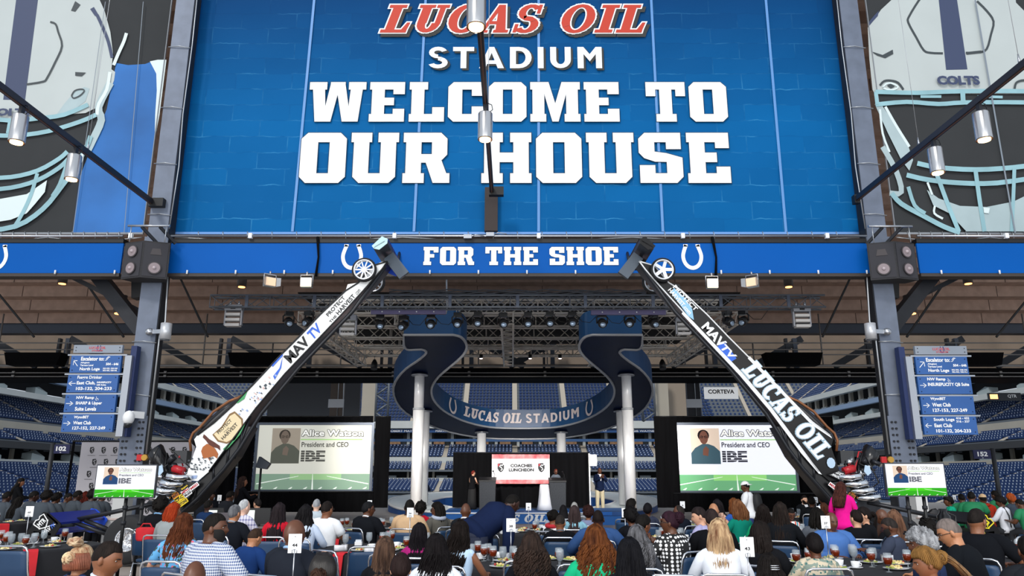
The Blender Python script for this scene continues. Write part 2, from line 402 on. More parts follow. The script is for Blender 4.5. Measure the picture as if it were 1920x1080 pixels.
def ribbon(mb, pts, w, fn, m=0):
    pts = [Vector(p) for p in pts]; L_ = []; R_ = []
    for i, p in enumerate(pts):
        t = (pts[min(i + 1, len(pts) - 1)] - pts[max(i - 1, 0)]).normalized(); n = Vector((-t.y, t.x))
        L_.append(fn(*(p + n * w / 2))); R_.append(fn(*(p - n * w / 2)))
    for i in range(len(pts) - 1): mb.face([L_[i], R_[i], R_[i + 1], L_[i + 1]], m)
def smooth2(pts, k=4):
    out = []
    for i in range(len(pts) - 1):
        a = Vector(pts[max(i - 1, 0)]); b = Vector(pts[i]); c = Vector(pts[i + 1]); d = Vector(pts[min(i + 2, len(pts) - 1)])
        for j in range(k):
            t = j / k
            out.append(.5 * ((2 * b) + (c - a) * t + (2 * a - 5 * b + 4 * c - d) * t * t + (-a + 3 * b - 3 * c + d) * t ** 3))
    out.append(Vector(pts[-1])); return out
SHOE = [(-.62, 1.0), (-.62, .86), (-.5, .84), (-.72, .55), (-.86, .1), (-.8, -.35), (-.5, -.8), (0, -1), (.5, -.8), (.8, -.35), (.86, .1), (.72, .55), (.5, .84), (.62, .86), (.62, 1.0)]
def horseshoe(mb, fn, m=0):
    """upright horseshoe emblem; fn maps (-1..1, -1..1)"""
    c = smooth2([(-.46, .93), (-.62, .55), (-.74, .1), (-.66, -.35), (-.4, -.7), (0, -.84), (.4, -.7), (.66, -.35), (.74, .1), (.62, .55), (.46, .93)], 3)
    ribbon(mb, c, .30, fn, m)
    for s in (-1, 1): mb.face([fn(s * .32, 1), fn(s * .68, 1), fn(s * .68, .82), fn(s * .32, .82)], m)
# ================================================================ materials of the place
steel = mat('painted_steel', '6a7384', .5, .2, var=.12, sc=3)
dsteel = mat('dark_steel', '26282e', .55, .3, var=.15, sc=3)
black = mat('black_paint', '0e0f12', .5)
blk2 = mat('matt_black', '0a0a0c', .9, spec=.1)
alu = mat('aluminium', 'b9bcc2', .3, .9)
chrome = mat('chrome', 'e4e6ea', .12, 1)
galv = mat('galvanised_wire', 'b8bcc0', .35, .7)
white = mat('white_paint', 'eef0f2', .5)
whiteprint = mat('white_print', 'f7f9fb', .6)
conc = mat('brown_concrete', 'ac9080', .85, var=.14, sc=2.2, bump=.3, bsc=12)
conc2 = mat('beige_concrete', 'a3968a', .85, var=.12, sc=1.5)
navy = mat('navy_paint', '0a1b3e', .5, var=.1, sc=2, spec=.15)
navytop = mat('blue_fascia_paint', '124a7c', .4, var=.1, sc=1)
trimgrey = mat('grey_trim', 'b5b8bd', .4, .3)
lampglow = mat('lamp_glow', 'ffc98a', .5, em=9)
lampwhite = mat('lamp_glow_white', 'ffd9a4', .5, em=14)
# ================================================================ floor
mb = MB(); mb.box(-48, 48, -3, 52, -.3, 0)
struct(mb, 'floor', mat('polished_concrete', 'a89c92', .45, var=.1, sc=1.2, bump=.05, bsc=6))
m = MB(); m.box(-110, 110, 52.2, 165, -1.4, -1.1)
struct(m, 'floor.001', mat('field_apron', '4c5864', .8, var=.1, sc=.2), 'dark field level apron beyond the plaza')
# ================================================================ steel columns
YC = 18.3
def column(px, name_side, lab):
    X = P(px, 810, YC).x; r = thing('steel_column', lab, 'column', (X, YC, 0), group='steel columns carrying the banners')
    s = -1 if X < 0 else 1
    m = MB(); m.box(-.25, .25, 0, .03, 0, 17); m.b('front_flange', steel, r)
    m = MB(); m.box(-.25, .25, .36, .39, 0, 17); m.b('rear_flange', steel, r)
    m = MB(); m.box(-.015, .015, .03, .36, 0, 17); m.b('web', dsteel, r)
    m = MB(); m.box(-s * .25 - .02, -s * .25 + .02, .03, .38, 0, 17); m.b('side_plate', dsteel, r)
    m = MB(); m.box(-.3, .3, -.03, 0, 1.9, 3.1); pl = m.b('splice_plate', steel, r)
    for iz in range(7):
        for ix in (-.22, -.13, .13, .22):
            m = MB(); m.cyl((ix, -.06, 2.05 + iz * .15), (ix, -.03, 2.05 + iz * .15), .028, n=6); m.b('bolt', dsteel, pl)
    m = MB(); m.box(-.3, .3, -.03, 0, 6.5, 7.6); m.b('splice_plate', steel, r)
    for z in (3.6, 4.9, 8.2, 9.6, 11.2, 13, 15):
        m = MB(); m.tube([(-.3, -.02, z), (0, -.05, z + .01), (.3, -.02, z - .03)], .012, 5); m.b('tie_wire', galv, r)
    m = MB(); q = s * -.36
    m.tube([(q, -.02, 2.2), (q, -.02, 5.1), (q - .1 * s, -.02, 5.4), (q, -.02, 7.2)], .02, 6); m.b('conduit', galv, r)
    m = MB(); m.tube([(q + s * .05, -.05, 7.8), (q - s * .02, -.07, 9.5), (q + s * .04, -.05, 11), (q, -.06, 13), (q + s * .04, -.06, 17)], .016, 5); m.b('cable', galv, r)
    return r
colL = column(251, 'left', 'grey steel column left of the stage, behind the left display')
colR = column(1690, 'right', 'grey steel column right of the stage, behind the right display')
XL, XR = colL.location.x, colR.location.x
# boxes, cameras and lamps fixed to the columns
def beacon(X, s, lab):
    r = thing('cylinder_light', lab, 'light', (X, YC - .2, 5.12), group='white cylinder lights on the columns')
    m = MB(); m.cyl((0, 0, -.2), (0, 0, .2), .13, n=18); m.b('housing', mat('lamp_white', 'c9cbd0', .35, .4), r)
    m = MB(); m.cyl((0, 0, -.23), (0, 0, -.2), .11, n=18); m.b('lens', mat('lens_dark', '55585e', .2), r)
    m = MB(); m.beam((s * .1, 0, 0), (s * .42, .08, 0), .07, .1); m.b('arm', alu, r)
    m = MB(); m.sph((s * .42, .05, 0), .1, 10, 6); m.b('junction_box', alu, r)
beacon(P(317, 630, YC).x, -1, 'white cylinder light bracketed right of the left column')
beacon(P(1626, 630, YC).x, 1, 'white cylinder light bracketed left of the right column')
c = P(241, 785, YC - .42)
r = thing('security_camera', 'white domed security camera on the left column', 'camera', c)
m = MB(); m.sph((0, 0, .02), (.13, .13, .17), 14, 8); m.b('housing', white, r)
m = MB(); m.sph((0, 0, -.13), .09, 12, 7); m.b('dome', mat('dome_dark', '2a2c30', .1), r)
m = MB(); m.beam((.05, .03, .1), (.2, .30, .1), .06, .16); m.b('bracket', white, r)
for px, py, lab in ((273, 858, 'small brass alarm bell and red box on the left column'), (1668, 862, 'small brass alarm bell and red box on the right column')):
    c = P(px, py, YC - .1); r = thing('alarm_bell', lab, 'alarm', c)
    m = MB(); m.cyl((0, -.08, 0), (0, 0, 0), .07, .085, 14); m.b('bell', mat('brass', 'c79a4a', .3, .8), r)
    m = MB(); m.box(-.2, -.08, -.03, .04, -.07, .07); m.b('call_box', mat('alarm_red', 'c01820', .4), r)
# ================================================================ central banner
YB = 18.8
bl, br_, zt, zb = P(328, 432, YB).x, P(1612, 437, YB).x, 15.2, P(960, 438, YB).z
ban = thing('welcome_banner', 'huge blue banner welcoming guests in white and red letters', 'banner', ((bl + br_) / 2, YB, zb))
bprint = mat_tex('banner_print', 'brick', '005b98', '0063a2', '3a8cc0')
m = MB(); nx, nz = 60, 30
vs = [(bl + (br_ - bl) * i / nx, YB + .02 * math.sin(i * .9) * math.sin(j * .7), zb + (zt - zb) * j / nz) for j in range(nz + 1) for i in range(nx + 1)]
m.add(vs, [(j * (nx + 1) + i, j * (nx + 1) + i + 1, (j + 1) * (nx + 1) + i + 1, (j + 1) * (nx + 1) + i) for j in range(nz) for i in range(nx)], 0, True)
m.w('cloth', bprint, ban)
m = MB(); YF = YB - .035
for (xt, yt), (xb, yb) in (((589, 0), (548, 434)), ((798, 0), (776, 434)), ((1010, 0), (1010, 434)), ((1221, 0), (1243, 434)), ((1436, 0), (1474, 436))):
    a = P(xt, yt, YF); b = P(xb, yb, YF); d = (a - b) * 1.15
    m = MB(); m.face([b + Vector((-.035, 0, 0)), b + Vector((.035, 0, 0)), b + d + Vector((.035, 0, 0)), b + d + Vector((-.035, 0, 0))]); m.w('seam', mat('seam', '5f93cf', .5), ban)
m = MB(); m.beam((bl, YF, zb), (br_, YF, zb), .02, .06); m.beam((bl, YF, zb), (bl, YF, zt), .06, .02, up=(1, 0, 0)); m.beam((br_, YF, zb), (br_, YF, zt), .06, .02, up=(1, 0, 0))
m.w('hem', mat('hem_blue', '6d9fe0', .6), ban)
edge = mat('letter_edge', '23384f', .7); shadow = mat('letter_shadow', '3a3a38', .8); redp = mat('red_print', 'c43a24', .6)
YF -= .01
for txt, bx in (('WELCOME TO', (579, 1363, 154, 228)), ('OUR HOUSE', (563, 1370, 249, 343))):
    letters(ban, txt, G, ((boxfn(*bx, YF), 0, .12), (boxfn(*bx, YF - .012), 1, 0)), [edge, whiteprint])
sh = dict(gap=1.1, shear=.28)
fn = boxfn(722, 1212, 9, 61, YF)
fn1 = boxfn(722, 1212, 9, 61, YF - .012); fn2 = boxfn(722, 1212, 9, 61, YF - .024)
letters(ban, 'LUCAS OIL', G2, ((lambda u, v: fn(u + .010, v - .11), 0, .45), (fn1, 1, .42), (fn2, 2, 0)), [shadow, whiteprint, redp], **sh)
letters(ban, 'STADIUM', G3, ((boxfn(807, 1133, 91, 131, YF), 0, .15), (boxfn(803, 1130, 88, 128, YF - .012), 1, .0)), [shadow, mat('offwhite_print', 'e6eaee', .6)], gap=1.9)
# ---- lacing of the banners
def lacing(x0, x1, z, n, lab, Y):
    r = thing('lacing_rope', lab, 'rope', ((x0 + x1) / 2, Y, z)); pts = []
    for i in range(n * 3 + 1):
        t = i / (n * 3); pts.append((x0 + (x1 - x0) * t, Y, z - .12 - .09 * abs(math.sin(t * PI * 3)) ))
    m = MB(); m.tube(pts, .014, 5); m.w('rope', galv, r)
    for i in range(1, n * 2):
        x = x0 + (x1 - x0) * i / (n * 2)
        m = MB(); m.tube([(x, Y, z + .04), (x + .015, Y - .02, z - .06), (x + .02, Y, z - .19)], .012, 4); m.w('tie', galv, r)
lacing(bl, br_, zb, 14, 'wire lacing rope along the bottom of the blue banner', YB - .05)
# ================================================================ helmet banners
def helmet_banner(side, x0p, x1p, lab):
    xa = P(x0p, 438, YB).x; xb = P(x1p, 438, YB).x
    r = thing('helmet_banner', lab, 'banner', ((xa + xb) / 2, YB, zb), group='printed helmet banners')
    m = MB(); m.face([(xa, YB, zb - .02), (xb, YB, zb - .02), (xb, YB, zt), (xa, YB, zt)]); m.w('cloth', mat('banner_grey', '37393b', .75, spec=.2, var=.06, sc=1), r)
    m = MB(); m.beam((xa, YB - .02, zb), (xb, YB - .02, zb), .02, .05)
    xe = xb if side < 0 else xa; m.beam((xe, YB - .02, zb), (xe, YB - .02, zt), .05, .02, up=(1, 0, 0)); m.w('hem', mat('hem_grey', '8d9299', .6), r)
    return r
hl = mat('helmet_white', 'bac2c1', .55, var=.04, sc=.6); hs = mat('helmet_shade', 'a9bcc0', .6, var=.1, sc=1); hn = mat('helmet_navy', '3a4564', .6)
hk = mat('helmet_dark', '3b4347', .6); hc = mat('mask_cyan', '8fb9c2', .5, var=.15, sc=1.2); hw = mat('mask_light', 'dbe9ea', .5); hb = mat('jersey_blue', '2a6cb4', .7, var=.22, sc=.5)
hmats = [hl, hs, hn, hk, hc, hw, hb]
def art(r, name, items):
    m = MB()
    for k, (kind, pts, mi, w) in enumerate(items):
        Y = YB - .02 - .0025 * k
        if kind == 'p': ppx(m, pts, Y, mi)
        else: ribbon(m, smooth2(pts, 3) if len(pts) > 2 else pts, w, lambda a, b: P(a, b, Y), mi)
    m.w(name, hmats, r)
hbL = helmet_banner(-1, -260, 269, 'grey banner with a white football helmet, left of the centre banner')
art(hbL, 'helmet_print', [
 ('p', [(200, 205), (218, 118), (240, 122), (272, 120), (283, 116), (294, 135), (294, 170), (292, 215), (289, 270), (280, 345), (269, 436), (136, 436), (150, 330)], 6, 0),
 ('p', [(281, 115), (296, 112), (312, 112), (306, 160), (299, 215), (290, 262), (291, 215), (294, 170), (293, 138)], 5, 0),
 ('p', [(-260, -60), (178, -20), (196, 20), (207, 60), (212, 100), (209, 130), (216, 135), (214, 150), (205, 175), (185, 200), (160, 212), (110, 216), (60, 228), (-260, 232)], 0, 0),
 ('p', [(34, -30), (75, -30), (47, 188), (6, 187)], 2, 0),
 ('p', [(120, 195), (140, 172), (158, 163), (168, 166), (160, 190), (140, 205), (105, 216)], 1, 0),
 ('p', [(141, 2), (151, 9), (141, 22), (133, 20)], 3, 0), ('p', [(169, 17), (176, 13), (186, 30), (178, 30)], 2, 0),
 ('l', [(182, 28), (192, 50), (203, 78), (210, 108)], 2, 6), ('p', [(141, 135), (161, 136), (153, 143), (141, 142)], 3, 0),
 ('l', [(94, 41), (104, 45), (109, 60), (116, 86), (104, 115), (88, 146), (80, 153), (50, 158)], 3, 3.5),
 ('l', [(134, 179), (140, 170), (152, 167), (158, 170), (150, 179), (138, 184), (134, 179)], 3, 2.5),
 ('l', [(213, 122), (222, 100), (232, 78), (237, 62)], 5, 6), ('l', [(207, 155), (185, 200), (190, 225), (175, 260), (160, 290)], 1, 14),
 ('l', [(206, 135), (200, 168), (185, 195), (182, 215)], 5, 6),
 ('l', [(-30, 220), (20, 226), (70, 222), (120, 215), (165, 196)], 4, 8), ('l', [(-30, 253), (30, 254), (90, 246), (150, 228), (180, 215)], 4, 8), ('l', [(18, 228), (14, 250)], 4, 6),
 ('p', [(-60, 375), (0, 373), (50, 364), (88, 338), (84, 360), (66, 382), (50, 400), (20, 412), (-60, 425)], 5, 0),
 ('l', [(-40, 334), (20, 332), (70, 320), (110, 298), (126, 284)], 4, 8), ('l', [(-40, 357), (20, 352), (70, 338), (110, 315), (128, 298)], 4, 8),
 ('l', [(70, 325), (58, 365), (42, 400), (25, 428)], 4, 7), ('l', [(-40, 434), (30, 424), (80, 392), (115, 350), (140, 315), (160, 280), (170, 255)], 4, 9),
 ('l', [(128, 300), (112, 345), (98, 368)], 4, 7), ('l', [(140, 290), (128, 330)], 5, 5), ('l', [(160, 275), (152, 300), (145, 320)], 5, 6)])
m = MB(); textpx(m, 'COLTS', -24, 56, 203, 217, YB - .09, 0, .06); m.w('lettering', hn, hbL)
m = MB()
for xt, xb_ in ((197, 136), (268, 232)):
    m.face([P(xb_, 436, YB - .1), P(xb_ + 1.2, 436, YB - .1), P(xt + 1.2, 3, YB - .1), P(xt, 3, YB - .1)])
m.w('seam', mat('seam_grey', '7f8994', .6), hbL)
hbR = helmet_banner(1, 1678, 2200, 'grey banner with a white football helmet, right of the centre banner')
art(hbR, 'helmet_print', [
 ('p', [(1636, 168), (1630, 110), (1627, 52), (1637, 40), (1652, 18), (1680, -8), (1700, -40), (1900, -40), (1905, 5), (1930, 30), (2160, 40), (2160, 175), (1925, 176), (1640, 176)], 0, 0),
 ('p', [(1628, 50), (1646, 30), (1648, 20), (1640, 28), (1630, 40)], 2, 0),
 ('p', [(1757, -30), (1790, -30), (1814, 130), (1774, 131)], 2, 0),
 ('l', [(1732, -10), (1722, 2), (1705, 30), (1703, 42), (1718, 70), (1732, 94), (1745, 99), (1768, 100)], 3, 4),
 ('l', [(1811, 99), (1835, 98), (1850, 92), (1858, 65), (1863, 40), (1850, 20), (1832, 2)], 3, 4),
 ('l', [(1812, 100), (1840, 97)], 3, 5), ('p', [(1633, 96), (1655, 103), (1674, 93), (1675, 101), (1660, 109), (1645, 104)], 3, 0),
 ('l', [(1650, 160), (1658, 152), (1670, 151), (1684, 155), (1694, 168)], 3, 4), ('l', [(1655, 164), (1662, 157), (1672, 156), (1684, 163), (1674, 168), (1662, 167), (1655, 164)], 5, 3), ('p', [(1663, 160), (1670, 157), (1678, 162), (1671, 166)], 3, 0),
 ('l', [(1902, 170), (1905, 156), (1915, 151), (1930, 150)], 3, 4),
 ('p', [(1640, 195), (1652, 195), (1700, 265), (1712, 300), (1705, 320), (1690, 300), (1665, 250)], 1, 0), ('l', [(1660, 200), (1680, 235), (1705, 275)], 5, 5), ('l', [(1650, 205), (1655, 250), (1668, 285)], 5, 4),
 ('l', [(1655, 275), (1680, 320), (1690, 360), (1668, 362)], 1, 10),
 ('l', [(1641, 172), (1720, 174), (1800, 171), (1925, 171), (2050, 175)], 4, 8), ('l', [(1642, 196), (1700, 191), (1760, 195), (1810, 192), (1925, 192), (2050, 196)], 4, 8), ('l', [(1805, 172), (1806, 192)], 4, 9), ('l', [(1642, 172), (1645, 196)], 4, 7),
 ('l', [(1726, 181), (1765, 181)], 4, 5), ('l', [(1833, 181), (1880, 182)], 4, 5),
 ('p', [(1738, 356), (1760, 372), (1800, 386), (1850, 388), (1900, 378), (1925, 366), (2100, 340), (2100, 434), (1812, 434), (1780, 400), (1750, 385)], 1, 0),
 ('l', [(1720, 306), (1760, 314), (1830, 318), (1900, 314), (1960, 306)], 4, 9), ('l', [(1700, 328), (1740, 337), (1800, 343), (1870, 343), (1960, 330)], 4, 9),
 ('l', [(1672, 362), (1690, 382), (1730, 404), (1770, 425), (1800, 436)], 4, 9), ('l', [(1752, 315), (1765, 350), (1780, 390), (1798, 434)], 4, 8), ('l', [(1829, 318), (1836, 370), (1846, 434)], 4, 8), ('l', [(1902, 315), (1900, 370), (1897, 434)], 4, 7),
 ('l', [(1703, 350), (1715, 385), (1735, 400)], 4, 7), ('l', [(1739, 342), (1748, 365)], 5, 4), ('l', [(1753, 386), (1752, 400), (1768, 410)], 5, 4), ('p', [(1844, 389), (1856, 390), (1854, 400), (1845, 399)], 5, 0)])
m = MB(); textpx(m, 'COLTS', 1757, 1837, 142, 159, YB - .09, 0, .06); m.w('lettering', hn, hbR)
m = MB()
for xt, xb_ in ((1828, 1903),):
    m.face([P(xb_ - 1, 436, YB - .1), P(xb_ + 2, 436, YB - .1), P(xt + 2, 0, YB - .1), P(xt - 1, 0, YB - .1)])
m.w('seam', mat('seam_grey', '7f8994'), hbR)
lacing(P(-260, 438, YB).x, P(269, 438, YB).x, zb, 12, 'wire lacing rope under the left helmet banner', YB - .05)
lacing(P(1678, 438, YB).x, P(2200, 438, YB).x, zb, 12, 'wire lacing rope under the right helmet banner', YB - .05)
# side lacing beside the columns
for px, lab in ((381, 'steel cable running down the left edge of the blue banner'), (1577, 'steel cable running down the right edge of the blue banner')):
    s = -1 if px < 960 else 1
    x = (bl if s < 0 else br_) + s * .12
    r = thing('edge_cable', lab, 'cable', (x, YB, zb)); m = MB()
    m.tube([(x + s * .05 * math.sin(i * 1.3), YB - .05, zb - .3 + i * .55) for i in range(16)], .016, 5); m.w('cable', galv, r)
    for i in range(9):
        m = MB(); z = zb + .4 + i * .8; m.tube([(x - s * .1, YB - .05, z), (x, YB - .06, z - .03), (x + s * .22, YB - .1, z - .02)], .01, 4); m.w('tie', galv, r)
# ================================================================ blue fascia strip and beam
YS = 18.25
z0 = P(960, 512, YS).z; z1 = P(960, 456, YS).z
fb = mat('fascia_blue', '0058ae', .5, spec=.12, var=.05, sc=.4)
def fascia(pa, pb, lab):
    xa = P(pa, 484, YS).x; xb = P(pb, 484, YS).x
    r = thing('fascia_board', lab, 'sign', ((xa + xb) / 2, YS, z0))
    m = MB(); m.box(xa, xb, YS, YS + .06, z0, z1); m.w('panel', fb, r)
    m = MB(); m.box(xa, xb, YS - .02, YS + .3, z0 - .09, z0 - .01); m.w('lower_rail', mat('rail_brown', '3a332f', .6), r)
    m = MB(); m.box(xa, xb, YS - .02, YS + .3, z1 + .01, z1 + .12); m.w('upper_rail', black, r)
    m = MB(); m.cyl((xa, YS - .06, z1 + .17), (xb, YS - .06, z1 + .17), .03, n=8); m.w('pipe', alu, r)
    n = int((xb - xa) / 1.15)
    for i in range(n):
        x = xa + .5 + i * (xb - xa - .6) / max(1, n - 1)
        m = MB(); m.cyl((x, YS - .05, z0 - .04), (x, YS - .05, z0 + .06), .022, n=6); m.w('clip', white, r)
        if i % 3 == 1:
            m = MB(); m.cbox((x + .3, YS - .07, z1 + .17), (.09, .09, .13)); m.w('clamp', white, r)
    return r
fc = fascia(318, 1628, 'blue strip between the columns with white slogan and horseshoes')
fascia(-260, 228, 'blue strip left of the left loudspeaker cluster')
fascia(1722, 2200, 'plain blue strip right of the right loudspeaker cluster')
letters(fc, 'FOR THE SHOE', G, ((boxfn(794, 1160, 463, 497, YS - .006), 0, .12), (boxfn(794, 1160, 463, 497, YS - .018), 1, 0)), [edge, whiteprint])
def shoe_px(cx, cy, hw, hh, Yp, par, name='horseshoe_emblem'):
    q = P(cx, cy, Yp); sx = (P(cx + hw, cy, Yp).x - q.x); sz = P(cx, cy - hh, Yp).z - q.z
    m = MB(); horseshoe(m, lambda a, b: Vector((q.x + a * sx, Yp, q.z + b * sz))); m.w(name, whiteprint, par)
shoe_px(660, 482, 23, 24, YS - .01, fc); shoe_px(1298, 482, 23, 24, YS - .01, fc)
fl = [o for o in S.objects if o.get('label', '').startswith('blue strip left')][0]
shoe_px(-6, 483, 23, 24, YS - .01, fl)
# strap wraps over the strip
for px, lab in ((597, 'dark strap hanging over the blue strip, left of the left horseshoe'), (1340, 'dark strap hanging over the blue strip, right of the right horseshoe')):
    q = P(px, 484, YS); m = MB(); m.tube([(q.x - .04, YS - .05, z1 + .15), (q.x + .02, YS - .07, (z0 + z1) / 2), (q.x - .02, YS - .06, z0 - .1)], [.04, .025, .035], 6)
    solo(m, 'strap', blk2, lab, 'strap', loc=(q.x, YS, z0))
# ================================================================ loudspeaker clusters
def cluster(px0, px1, py0, py1, s, lab):
    Y = 17.9; a = P((px0 + px1) / 2, py1, Y); t = P((px0 + px1) / 2, py0, Y); w = (P(px1, py1, Y).x - P(px0, py1, Y).x) / 2; h = t.z - a.z
    r = thing('loudspeaker_cluster', lab, 'loudspeaker', a, group='loudspeaker clusters on the columns')
    cab = mat('cabinet_black', '27272b', .75, var=.15, sc=20); gr = mat('grille', '34343a', .85); cone = mat('cone_pink', '8d8084', .6); dk = mat('cone_dark', '3b3639', .6)
    for k in (-1, 1):
        # two wedge cabinets set at an angle
        x0, x1 = (-w, 0) if k < 0 else (0, w); y0, y1 = (-.02, -.22) if k < 0 else (-.22, -.02)
        m = MB(); m.add([(x0, y0, 0), (x1, y1, 0), (x1 * .7, .3, 0), (x0 * .7, .3, 0), (x0, y0, h), (x1, y1, h), (x1 * .7, .3, h), (x0 * .7, .3, h)],
                        [(0, 3, 2, 1), (4, 5, 6, 7), (0, 1, 5, 4), (1, 2, 6, 5), (2, 3, 7, 6), (3, 0, 4, 7)])
        cb = m.b('cabinet', cab, r)
        d = Vector((x1 - x0, y1 - y0, 0)).normalized(); nn = Vector((d.y, -d.x, 0)); c0 = Vector(((x0 + x1) / 2, (y0 + y1) / 2, 0))
        m = MB(); o = Vector((x0, y0, .04)) + d * .03 + nn * .01; m.prism([(0, 0), (1, 0), (1, 1), (0, 1)], o, d * (w * 1.0 - .03), (0, 0, h - .08), -.01); m.b('grille', gr, cb)
        full = (k == s)
        for zz in ((.27, .73) if full else (.27,)):
            c = c0 + Vector((0, 0, h * zz)) + nn * .03
            m = MB(); m.cyl(c, c + nn * .015, .155, n=20); sp = m.b('woofer', dk, cb)
            m = MB(); m.cyl(c + nn * .016, c + nn * .02, .13, .13, 20); m.b('cone', cone, sp)
            m = MB(); m.sph(c + nn * .02, .045, 10, 6); m.b('dust_cap', mat('cap', 'b3a6aa', .5), sp)
        if not full:
            c = c0 + Vector((0, 0, h * .72)) + nn * .02; m = MB(); m.prism([(-.13, -.08), (.13, -.08), (.09, .08), (-.09, .08)], c, d, (0, 0, 1), -.02); m.b('horn', dk, cb)
    m = MB(); m.cyl((-w * .9, -.1, h + .42), (w * .95, -.1, h + .42), .03, n=8); m.b('hanging_bar', alu, r)
    for x in (-w * .3, w * .5):
        m = MB(); m.beam((x, -.1, h + .4), (x + .3 * -s, .2, h + .05), .05, .07); m.b('bracket', dsteel, r)
    for x in (-w * .75, w * .8):
        m = MB(); m.cyl((x, -.1, h), (x, -.1, h + .42), .012, n=5); m.b('chain', galv, r)
cluster(227, 313, 456, 524, -1, 'black loudspeaker cluster on the left column over the blue strip')
cluster(1632, 1722, 457, 526, 1, 'black loudspeaker cluster on the right column over the blue strip')
# ================================================================ lighting tracks with cylinder spots
def spot_proto():
    r = thing('cylinder_spotlight', 'x', 'light', (0, 0, 0), group='silver cylinder spotlights')
    m = MB(); m.lathe([(.135, -.42), (.14, -.40), (.14, .1), (.13, .12), (.03, .13)], n=22); m.b('housing', mat('spot_silver', 'c2c3c6', .28, .85), r)
    m = MB(); m.lathe([(.14, -.425), (.14, -.43), (.1, -.41), (.1, -.39)], n=22, cap=False); m.b('rim', mat('spot_rim', '9a6a48', .3, .6), r)
    m = MB(); m.cyl((0, 0, -.445), (0, 0, -.43), .105, n=18); m.b('lamp', lampglow, r)
    m = MB(); m.tube([(.05, 0, .12), (.14, 0, .2), (.12, 0, .3), (.03, 0, .34)], .009, 5); m.b('cord', black, r)
    m = MB(); m.cbox((0, 0, .22), (.06, .1, .2)); m.b('mount', dsteel, r)
    return r
sp0 = spot_proto(); first = [True]
def spot(loc, lab, scale=1):
    if first[0]: o = sp0; o.location = loc; o['label'] = lab; first[0] = False
    else: o = dup(sp0, loc, label=lab)
    o.scale = (scale,) * 3
    return o
def track(px, py, zt_, lab, spots, Y1=None):
    q = PZ(px, py, zt_)
    r = thing('light_track', lab, 'light track', (q.x, q.y, zt_))
    m = MB(); m.box(-.05, .05, -16, 0, -.06, .06); m.b('rail', mat('rail_black', '24242c', .4, .3), r)
    m = MB(); m.box(-.012, .012, -16, 0, -.066, -.058); m.b('slot', mat('slot', '6b4a3c', .6), r)
    m = MB(); m.box(-.07, .3 if q.x < 0 else .07, -.02, .15, -.12, .1); m.b('end_bracket', black, r)
    for i, y in enumerate((-3, -6.3, -9.6)):
        m = MB(); m.cyl((0, y, .06), (0, y, 7), .006, n=4); m.b('hanger_wire', galv, r)
        m = MB(); m.cyl((0, y, .06), (0, y, .25), .025, .01, n=6); m.b('hanger_clip', alu, r)
    for sx, sy, lb in spots:
        p = PZ(sx, sy, zt_ - .3); spot((q.x, p.y, zt_ - .36), lb)
track(284, 378, 8.5, 'black lighting track running out from the left column', [(67, 222, 'silver cylinder spotlight, outer one of the left track'), (165, 296, 'silver cylinder spotlight, inner one of the left track')])
track(1607, 372, 8.5, 'black lighting track running out from the right column', [(1787, 217, 'silver cylinder spotlight, outer one of the right track'), (1707, 283, 'silver cylinder spotlight, inner one of the right track')])
track(922, 357, 8.7, 'black lighting track running out over the centre of the banner', [(882, -5, 'brightest cylinder spotlight, at the top of the centre track'), (908, 218, 'silver cylinder spotlight, lower one of the centre track')])
q = P(921, 400, YB - .15); m = MB(); m.box(q.x - .17, q.x + .17, YB - .2, YB - .06, P(921, 437, YB).z, P(921, 356, YB).z)
solo(m, 'junction_cover', mat('cover_brown', '2a1d1b', .6), 'dark vertical cover plate below the centre track on the banner', 'panel')
for px, py in ((877, 444), (919, 440)):
    q = P(px, py, YS - .1); m = MB(); m.cbox(q, (.2, .1, .1)); m.tube([q + Vector((.1, 0, 0)), q + Vector((.2, 0, .06)), q + Vector((.42, 0, .02))], .012, 5)
    solo(m, 'junction_box', alu, 'galvanised junction box %s on top of the blue strip' % ('left of the cover plate' if px < 900 else 'under the cover plate'), 'junction box', loc=q)
# floodlights under the strip
def flood(px, py, s, lit, lab):
    q = P(px, py, YS - .2); r = thing('floodlight', lab, 'light', q)
    m = MB(); m.box(-.17, .17, -.02, .16, -.15, .14); m.b('housing', mat('flood_grey', 'a6a9ad', .35, .6), r)
    m = MB(); n = Vector((s * .25, -1, -.1)).normalized()
    m.box(-.15, .15, -.06, -.03, -.13, .12); m.b('lamp', lampwhite if lit else mat('flood_pane', 'd9b99a', .3, em=.7), r)
    m = MB(); m.tube([(-.19, .05, -.05), (-.19, .05, .24), (.19, .05, .24), (.19, .05, -.05)], .018, 6); m.b('yoke', alu, r)
    m = MB(); m.cyl((0, .05, .24), (0, .05, .34), .03, n=8); m.b('clamp', alu, r)
    for k in (() if lit else (-1, 1)):
        m = MB(); m.add([(k * .17, -.05, -.15), (k * .17, -.05, .14), (k * .27, -.16, .12), (k * .27, -.16, -.13)], [(0, 1, 2, 3)]); m.b('barn_door', mat('flood_grey', 'a6a9ad'), r)
    r.rotation_euler = (0, 0, R(-s * 40)); r.scale = (.8,) * 3
flood(507, 528, -1, False, 'grey floodlight under the blue strip, outer left, turned left')
flood(574, 529, 0, True, 'glowing floodlight under the blue strip, left of the left race car nose')
flood(1336, 531, 0, True, 'glowing floodlight under the blue strip, right of the right race car nose')
flood(1409, 529, 1, False, 'grey floodlight under the blue strip, outer right, turned right')
